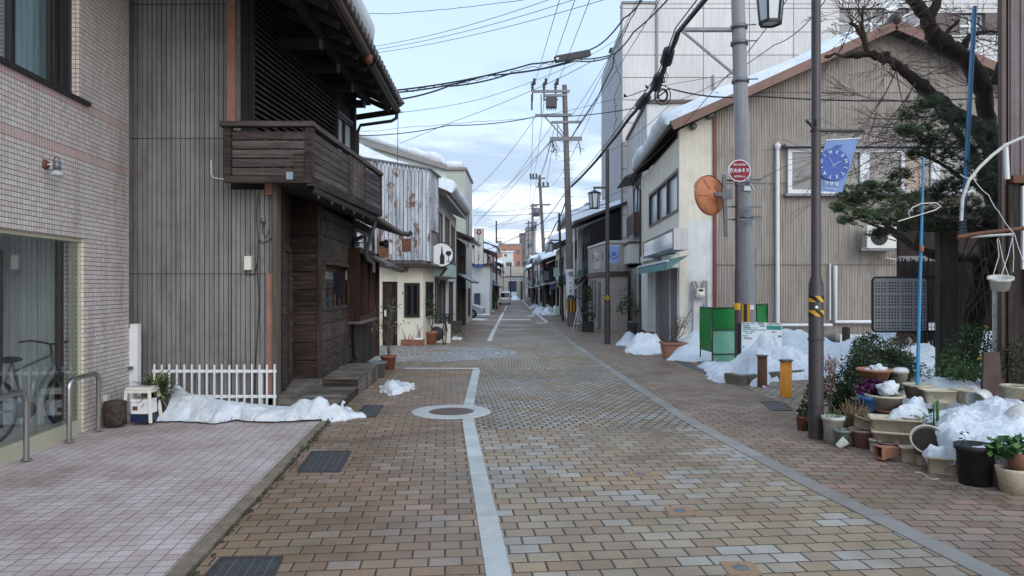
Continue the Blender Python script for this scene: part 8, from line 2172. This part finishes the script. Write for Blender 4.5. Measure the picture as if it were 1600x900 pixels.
for px_,py_,r in cl:
    c_ = P(px_,py_,9.6)
    for k in range(3): q = c_ + V(rr.uniform(-1,1),rr.uniform(-.6,.6),rr.uniform(-.4,.2)) * r / F * 9;m.tube([q,q + V(rr.uniform(.1,.25),rr.uniform(-.1,.1),-.06)],[.004,.009],5)
split(m.build('twig',M_.bark,t))
# shrubs
t,rr = shrub('clipped_shrub','dense dark green rounded shrub beneath the perforated board',P(1372,577,9.4),.52,.5,.36,12000,.035,.018,'leaf_dark',8,lobes=9)
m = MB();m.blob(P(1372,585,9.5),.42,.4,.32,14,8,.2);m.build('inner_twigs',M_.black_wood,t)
t,rr = shrub('upright_shrub','small leafy shrub poking up behind the rounded shrub',P(1348,540,10.2),.25,.25,.3,1500,.04,.02,'leaf_mid',9,lobes=4)
t,rr = shrub('brown_shrub','brown dried top of a bush behind the rounded shrub',P(1405,533,10.0),.28,.2,.14,1200,.03,.012,'straw',10,lobes=3)
t,rr = shrub('leafy_bush','loose green bush with narrow leaves in front of the trunk',P(1520,555,8.9),.42,.35,.36,1900,.06,.018,'leaf_mid',11,lobes=6)
rr = random.Random(3);m = MB()
for q in ((1531,560),(1541,511),(1570,590)): q = P(q[0],q[1],8.55);[leaf(m,q,rdir(rr),.035,.02) for k in range(8)]
m.build('flowers',M_.yellowfl,t)
t,rr = shrub('spreading_shrub','low spreading shrub with small leaves lying over the snow',P(1495,582,8.6),.32,.25,.10,700,.05,.018,'leaf_mid',17,lobes=5)
t,rr = shrub('small_leafed_bush','ragged small leaved bush at the right edge by the weathered building',P(1578,560,8.3),.3,.25,.35,900,.05,.018,'leaf_dark',19,lobes=4)
t,rr = shrub('dark_leafy_plant','dark berry like plant behind the white bucket pot',P(1322,610,8.9),.34,.25,.22,2500,.035,.022,'leaf_dark',21,lobes=5)
t = thing('dried_flowers','pale pink dried flower stems beside the close lamp post','flowers',P(1298,640,8.5));rr = random.Random(22);m = MB()
for k in range(16): c_ = P(1288 + rr.uniform(0,18),560 + rr.uniform(0,50),8.6);leafcloud(m,c_,.045,.045,.045,26,.03,.022,rr,0)
m.build('blossoms',M_.pinkdry,t);m = MB()
for k in range(10): a = P(1296,660,8.6);m.tube([a,P(1288 + rr.uniform(0,18),545 + rr.uniform(0,40),8.6)],.004,4)
m.build('stems',M_.twig,t)
t,rr = shrub('shadow_ivy','dark ivy leaves at the foot of the close lamp post',P(1268,640,8.5),.12,.2,.32,700,.045,.03,'leaf_dark',24,lobes=3)

# staging under the pots (old blocks)
m = MB();m.box(P(1340,0,8.4).x,8.0,0,6.5,9.1,.24);m.box(P(1450,0,7.8).x,7.2,0,6.6,8.0,.2);tag(m.build('pot_staging',M_.black_wood),'low dark timber staging beneath the back row of pots','stand')
def tgt(px_,py_,y=None):
    if y is None: return G(px_,py_)
    return P(px_,py_,y)
def rpot(name,label,pxc,pyb,wpx,hpx,mt,y=None,rb=.75,plant=None,rim=True,cat='plant pot',tilt=None,soil=True):
    c = tgt(pxc,pyb,y);s = c.y / F;t = thing(name,label,cat,c,None);pot_round(t,c,wpx / 2 * s,hpx * s,mt,rb,soil=soil,rim=rim)
    return t,c,wpx / 2 * s,hpx * s
def trough(name,label,px0,px1,pyb,hpx,mt,y=None,dep=.22,yaw=0.0,cat='planter',tilt=0.0,taper=.86,soil=True):
    c = tgt((px0 + px1) / 2,pyb,y);s = c.y / F;L = (px1 - px0) * s / 2;h = hpx * s;D = dep / 2
    t = thing(name,label,cat,c)
    cs,sn = math.cos(yaw),math.sin(yaw)
    def T(x,y_,z):
        x2,z2 = x * math.cos(tilt) - z * math.sin(tilt),x * math.sin(tilt) + z * math.cos(tilt);y3_ = y_ + D
        return V(c.x + x2 * cs - y3_ * sn,c.y + x2 * sn + y3_ * cs,c.z + z2)
    def ring(k,z,r=.035,n=4):
        a,b = L * k,D * k;return [T(x,z_,z) for x,z_ in rrect(-a,a,-b,b,min(r,b * .8),n)]
    rings = [ring(taper,0),ring(taper + (1 - taper) * .9,h * .88),ring(1.04,h * .88),ring(1.04,h),ring(.93,h),ring(.90,h * .7)]
    n = len(rings[0]);m = MB();m.smooth = True;vs = [v for r_ in rings for v in r_]
    m.add(vs,[(i * n + k,i * n + (k + 1) % n,(i + 1) * n + (k + 1) % n,(i + 1) * n + k) for i in range(len(rings) - 1) for k in range(n)]);m.smooth = False;m.add(rings[0],[tuple(range(n - 1,-1,-1))]);m.build('trough',M_[mt],t)
    if soil: m = MB();m.add(ring(.915,h * .78),[tuple(range(n))]);m.build('soil',M_.soil,t)
    return t,c,L,h
YW = R(-32)
rpot('plant_pot','small terracotta pot left of the close lamp post',1253,672,17,22,'terra_old')
t,c,r,h = rpot('plant_pot','tall dirty white bucket pot right beside the close lamp post',1302,692,33,42,'pot_white',rb=.72)
rr = random.Random(1);m = MB()
for k in range(26): a = c + V(rr.uniform(-r,r) * .8,rr.uniform(-r,r) * .8,h * .85);m.tube([a,a + V(rr.uniform(-.05,.05),0,rr.uniform(.05,.14))],.003,3)
m.build('stems',M_.leaf_mid,t)
t,c,r,h = rpot('plant_pot','grey green pot with a cracked white cup lying against it',1317,697,25,26,'pot_green',rb=.7)
m = MB();q = c + V(-.06,-.10,.05);m.lathe(q,[(.035,-.05),(.05,.06),(.045,.06),(.03,-.04)],14,ax=(.6,-.2,.55));m.build('cracked_cup',M_.pot_white,t)
rpot('plant_bowl','faded pinkish brown bowl pot under a tilted cream trough',1349,698,42,28,'pot_pinkish',rb=.7)
t,c,L,h = trough('trough_planter','cream trough full of dry stalks tilted on the pinkish bowl',1330,1364,670,17,'pot_cream',y=7.75,yaw=R(-40),tilt=R(-16),dep=.18)
rr = random.Random(4);m = MB()
for k in range(70): a = c + V(rr.uniform(-L,L) * .7,rr.uniform(0,.15),h * .8 + rr.uniform(0,.05));m.tube([a,a + V(rr.uniform(-.1,.1),rr.uniform(-.05,.05),rr.uniform(.02,.14))],.0025,3)
m.build('dry_stalks',M_.straw,t)
rr = random.Random(44);m = MB()
for k in range(60): a = P(1325 + rr.uniform(-8,22),660 + rr.uniform(-5,10),7.9);m.tube([a,a + V(rr.uniform(-.15,.15),rr.uniform(-.05,.05),rr.uniform(.08,.28))],.003,3)
tag(m.build('dry_grass_clump',M_.straw),'clump of dry grass between the white bucket pot and the blue bucket','dry grass')
trough('small_planter','small pale grey block pot at the feet of the stacked troughs',1358,1373,706,19,'pot_white',dep=.10,yaw=YW,soil=False)
rpot('plant_pot','small black pot squeezed behind the fallen terracotta pot',1377,703,17,17,'pot_black')
rpot('plant_pot','low pale pot with a wide rim behind the fallen terracotta pot',1388,710,30,20,'pot_pinkish',rb=.7)
t = thing('fallen_pot','orange terracotta square pot lying on its side on the pavement','plant pot',G(1388,720));c = G(1388,720)
m = MB();q = c + V(-.09,0,.085);ax_ = V(1,.25,0).normalized();m.lathe(q,[(.075,-.02),(.092,-.02),(.092,.03),(.078,.035),(.066,.19),(.0,.19)],4,ax=ax_,smooth=False);m.lathe(q,[(.075,-.02),(.062,.16),(0,.16)],4,ax=ax_,smooth=False);m.build('pot',M_.terracotta,t,.006)
m = MB();m.blob(q + ax_ * .05,.05,.055,.055,10,6,.3);m.build('soil',M_.soil,t)
trough('trough_planter','long cream trough at the bottom of the stacked pair',1367,1434,708,32,'pot_cream',y=7.30,dep=.26,yaw=R(-24))
trough('trough_planter','long grey cream trough on top of the stacked pair',1364,1437,685,30,'pot_cream',y=7.34,dep=.26,yaw=R(-22))
trough('small_planter','small square cream pot at the left of the front row below the stacked troughs',1411,1437,723,23,'pot_cream',dep=.13,yaw=YW * .3)
trough('small_planter','small square cream pot half hidden beside the tipped grey pot',1437,1455,728,25,'pot_cream',dep=.13,yaw=YW * .3)
t,c,L,h = trough('trough_planter','cream trough with snow standing next to the big black bucket',1452,1496,742,26,'pot_cream',dep=.20,yaw=R(-26))
m = MB();m.blob(c + V(.02,.12,h * .95),.13,.08,.09,14,8,.5,3);tag(m.build('snow_lump',M_.snow),'snow lump in the cream trough next to the black bucket','snow')
# tipped round pot
c = P(1450,688,6.75);ax_ = V(-.30,-.72,.62).normalized();t = thing('tipped_pot','round grey pot tipped towards the street showing dark soil','plant pot',c)
m = MB();m.lathe(c,[(.155,.02),(.155,.0),(.142,.0),(.10,-.20),(0,-.20)],28,ax=ax_);m.lathe(c,[(.155,.02),(.138,.02),(.13,-.02),(0,-.03)],28,ax=ax_);m.build('pot',M_.pot_grey,t)
m = MB();m.lathe(c,[(.134,-.008),(.06,-.0),(0,.004)],20,ax=ax_);m.build('soil',M_.soil,t)
m = MB();m.lathe(c,[(.142,.022),(.157,.022),(.157,.014)],28,ax=ax_);m.build('rim',M_.pot_cream,t)
t,c,r,h = rpot('bucket_pot','big black plastic bucket pot in front of the long snow heap',1524,756,56,62,'pot_black',rb=.80)
m = MB();m.blob(c + V(.02,0,h * .86),r * .5,r * .4,.03,12,6,.4);m.build('snow_on_soil',M_.snow,t)
rr = random.Random(9);m = MB()
for k in range(26): leaf(m,c + V(-r * .9 + rr.uniform(-.02,.05),rr.uniform(-.05,.05),h + rr.uniform(-.08,.14)),rdir(rr),.06,.015)
m.build('dark_leaves',M_.black_wood,t)
t,c,r,h = rpot('round_pot','round stained cream pot at the right edge leaning on a pink pot',1583,768,50,38,'pot_cream',rb=.72,rim=False)
rpot('round_pot','pinkish terracotta round pot at the right edge',1600,757,44,50,'terracotta',y=5.95,rb=.8,rim=False)
m = MB();rr = random.Random(10);t = thing('leafy_plant','glossy bright green leafy plant beside the black bucket','plant',P(1575,720,5.9))
for k in range(150):
    c_ = P(1575 + rr.uniform(-26,30),700 + rr.uniform(-14,18),5.95 + rr.uniform(-.1,.15));d = rdir(rr);d.z = abs(d.z) * .4 + .1;leaf(m,c_,d,rr.uniform(.06,.10),rr.uniform(.035,.06),rdir(rr))
m.build('foliage',M_.leaf_bright,t)
# back rows
rpot('terracotta_bowl','wide dark terracotta bowl raised highest among the pots',1366,602,50,26,'terracotta',y=8.5,rb=.6)
m = MB();q = P(1372,577,8.45);m.blob(q,.10,.08,.06,14,8,.6,2);m.blob(q + V(-.12,0,-.02),.05,.05,.04,10,6,.6,5);tag(m.build('snow_lump',M_.snow),'two snow lumps lying in the raised terracotta bowl','snow')
t,rr = shrub('ornamental_cabbage','purple ornamental cabbage under the raised terracotta bowl',P(1368,606,8.2),.22,.14,.07,600,.05,.04,'redleaf',33,lobes=4,cat='plant')
rpot('cream_bowl','wide cream bowl pot with purple leaves in it on the blue bucket',1382,640,56,24,'pot_cream',y=8.1,rb=.65)
m = MB();q = P(1388,607,8.05);m.blob(q,.12,.10,.085,16,10,.6,7);tag(m.build('snow_lump',M_.snow),'snow lump on the purple leaves in the wide cream bowl','snow')
rpot('blue_bucket','deep blue plastic bucket under the wide cream bowl',1357,668,26,50,'signblue',y=8.1,rb=.85,cat='bucket')
rpot('plant_pot','dark terracotta pot in the shade below the wide cream bowl',1387,662,34,22,'terra_old',y=8.0)
rpot('plant_pot','cream pot capped with snow behind the raised bowl',1406,605,24,26,'pot_cream',y=8.9)
m = MB();m.blob(P(1406,580,8.9),.11,.10,.05,12,6,.2);tag(m.build('snow_lump',M_.snow),'snow cap on the cream pot behind the raised bowl','snow')
rpot('plant_pot','wide cream pot holding the foot of the sky blue pole',1433,622,40,22,'pot_cream',y=8.4)
trough('trough_planter','cream trough in the middle of the snow with tiny green stalks',1447,1497,632,22,'pot_cream',y=8.0,dep=.2,yaw=R(-8))
rpot('plant_pot','cream pot to the right of the middle trough, deep in snow',1507,630,26,22,'pot_cream',y=8.0)
rpot('plant_pot','cream pot sunk in the sloping snow above the stacked troughs',1424,668,34,17,'pot_cream',y=7.5)
rpot('plant_pot','cream pot with a bare shrub at the right edge before the rusty panel',1588,622,42,20,'pot_cream',y=7.6)
c = P(1534,622,7.5);t = thing('tipped_pot','off white pot tipped over on top of the long snow heap','plant pot',c);m = MB();m.lathe(c,[(.10,.10),(.095,.10),(.07,-.06),(0,-.065)],22,ax=(-.75,-.35,-.25));m.lathe(c,[(.10,.10),(.11,.10),(.11,.075),(.075,-.07),(0,-.08)],22,ax=(-.75,-.35,-.25));m.build('pot',M_.pot_white,t)
m = MB();m.blob(P(1592,660,6.9),.13,.12,.17,16,10,.1);tag(m.build('white_tub',M_.pot_white),'dirty white tub half sunk in the snow at the right edge','tub')
rr = random.Random(19);m = MB();c = P(1455,660,7.3)
for k in range(130): leaf(m,c + V(rr.uniform(-.14,.14),rr.uniform(-.1,.1),rr.uniform(-.14,.10)),V(rr.uniform(-.5,.5),rr.uniform(-.5,.5),rr.uniform(-.2,1)),rr.uniform(.04,.11),.014)
t = thing('green_stalk_plant','withered green stalks standing in the snow behind the tipped grey pot','plant',c);m.build('foliage',M_.leaf_mid,t);m = MB()
for dx_ in (.03,.06,.075): m.tube([c + V(dx_,0,-.1),c + V(dx_ - .005,0,.16 + dx_)],.008,5)
m.build('green_canes',M_.leaf_bright,t)
# snow over the pots
snow_heap('snow_heap','long thick snow heap over the front pots beside the black bucket',[P(1456,0,6.85).xy,P(1484,0,6.45).xy,P(1510,0,6.38).xy,P(1560,0,6.1).xy,P(1620,0,6.0).xy,P(1640,0,7.2).xy,P(1560,0,7.8).xy,P(1480,0,7.6).xy,P(1464,0,7.2).xy],
    [sp(1480,6.95,.09,.22),sp(1510,7.1,.10,.26),sp(1545,7.2,.13,.3),sp(1590,7.2,.14,.3),sp(1610,6.9,.12,.25),sp(1475,6.85,.05,.14)],51,base=.15,n=110,z0=.20,edge=.14,rough=.16,skirt=.10)
snow_heap('snow_heap','snow slope running down between the cream pots above the stacked troughs',[P(1380,0,7.55).xy,P(1420,0,7.42).xy,P(1446,0,7.5).xy,P(1456,0,8.0).xy,P(1440,0,8.2).xy,P(1408,0,7.9).xy],[sp(1415,7.65,.10,.16),sp(1432,7.8,.15,.16),sp(1442,8.0,.15,.14)],52,base=.10,n=60,z0=.22,edge=.10,rough=.16,skirt=.06)
snow_heap('snow_heap','flat snow between the back pots and the timber post',[P(1395,0,9.0).xy,P(1440,0,8.55).xy,P(1540,0,8.3).xy,P(1600,0,8.1).xy,P(1600,0,9.6).xy,P(1400,0,9.8).xy],[sp(1480,8.8,.16,.3),sp(1430,9.1,.12,.25),sp(1530,8.8,.1,.3)],53,base=.14,n=60,z0=.26,edge=.18,rough=.16)
snow_heap('snow_heap','lower snow patch behind the green stalks',[P(1452,0,7.6).xy,P(1500,0,7.3).xy,P(1500,0,7.9).xy,P(1452,0,8.0).xy],[sp(1480,7.7,.06,.2)],54,base=.08,n=40,z0=.24,edge=.1)
# white wire thing on the paving
m = MB();m.tube([G(a,b_) + V(0,0,.008) for a,b_ in ((1430,739),(1440,740),(1450,748),(1460,751),(1466,749))],.004,5);tag(m.build('white_wire',M_.plasticwhite),'short bent white wire lying on the brown paving near the pots','wire')
# hanging basket
c = P(1563,441,7.9);t = thing('hanging_basket','white plastic hanging pot on twisted white strings under the rusty rail','hanging pot',c);s = 7.9 / F
m = MB();m.lathe(c,[(0,-12 * s),(12 * s,-12 * s),(15 * s,4 * s),(18 * s,5 * s),(18 * s,8 * s),(15 * s,8 * s),(12 * s,-8 * s),(0,-8 * s)],24,ax=(-.12,-.25,1));m.build('pot',M_.pot_white,t)
m = MB()
for pts in ([(1551,433),(1561,400),(1558,375),(1560,372)],[(1578,437),(1567,405),(1561,375)],[(1562,438),(1575,400),(1583,367)],[(1583,425),(1584,400),(1582,370)]): m.tube([P(a,b_,7.9) for a,b_ in pts],.0035,5)
m.build('strings',M_.whitemetal,t)
wire('thin white cord looping from the conduit down over the rusty rail',[(1500,272,7.8),(1520,278,7.8),(1545,305,7.8),(1560,330,7.8),(1585,365,7.8),(1600,410,7.8)],.004,.02,'whitemetal',name='cord',cat='cord',n=5)
# small clutter on the pots' bed and along the kerbs
rr = random.Random(71)
for i,(px_,py_,w_,h_,mt,y_,lb) in enumerate([
    (1342,640,20,18,'pot_green',8.3,'small green grey pot in the gap below the purple leaves'),
    (1398,645,22,16,'pot_black',8.2,'small black pot right of the wide cream bowl'),
    (1470,642,24,16,'pot_cream',7.7,'little cream pot in the snow under the middle trough'),
    (1546,618,22,18,'terra_old',8.2,'old terracotta pot behind the tipped white pot'),
    (1402,676,20,14,'terra_old',7.6,'little dark terracotta pot wedged above the stacked troughs'),
    (1560,606,20,18,'pot_green',8.5,'small green grey pot before the leaning brown sheet'),
    (1278,668,14,18,'pot_grey',8.6,'narrow grey pot tucked behind the close lamp post')]):
    t,c,r,h = rpot('plant_pot',lb,px_,py_,w_,h_,mt,y=y_)
    m = MB()
    for k in range(14): leaf(m,c + V(rr.uniform(-r,r) * .7,rr.uniform(-r,r) * .7,h),V(rr.uniform(-.6,.6),rr.uniform(-.6,.6),1),rr.uniform(.04,.1),.012)
    m.build('foliage',M_[rr.choice(['straw','leaf_mid','leaf_dark'])],t)
m = MB()
for k in range(240):       # fallen leaves and grit along the pots and the kerb stones
    f = rr.random();q = G(1290,700).lerp(G(1600,800),f) + V(rr.gauss(0,.10),rr.gauss(.05,.12),.006);a = rr.uniform(0,6.3);s = rr.uniform(.006,.02)
    m.add([q + V(s * math.cos(a),s * math.sin(a),0),q + V(-s * .5 * math.sin(a),s * .5 * math.cos(a),.004),q - V(s * math.cos(a),s * math.sin(a),0),q + V(s * .5 * math.sin(a),-s * .5 * math.cos(a),0)],[(0,1,2,3)])
o = m.build('leaf_litter',M_.straw);tag(o,'scattered dead leaves and grit along the front row of pots','leaf litter');o['kind'] = 'stuff'
m = MB()
for k in range(170):       # moss tufts in the joint along the forecourt kerb
    y = rr.uniform(3.6,9.4);q = V(kerb_l(y) + rr.gauss(.01,.018),y,.004);m.blob(q,rr.uniform(.006,.02),rr.uniform(.01,.04),.008,6,4,.4,k)
o = m.build('moss',basic('dark moss',(66,62,42),.95,0,.4,20));tag(o,'dark moss growing in the joint between kerb and brick paving','moss');o['kind'] = 'stuff'
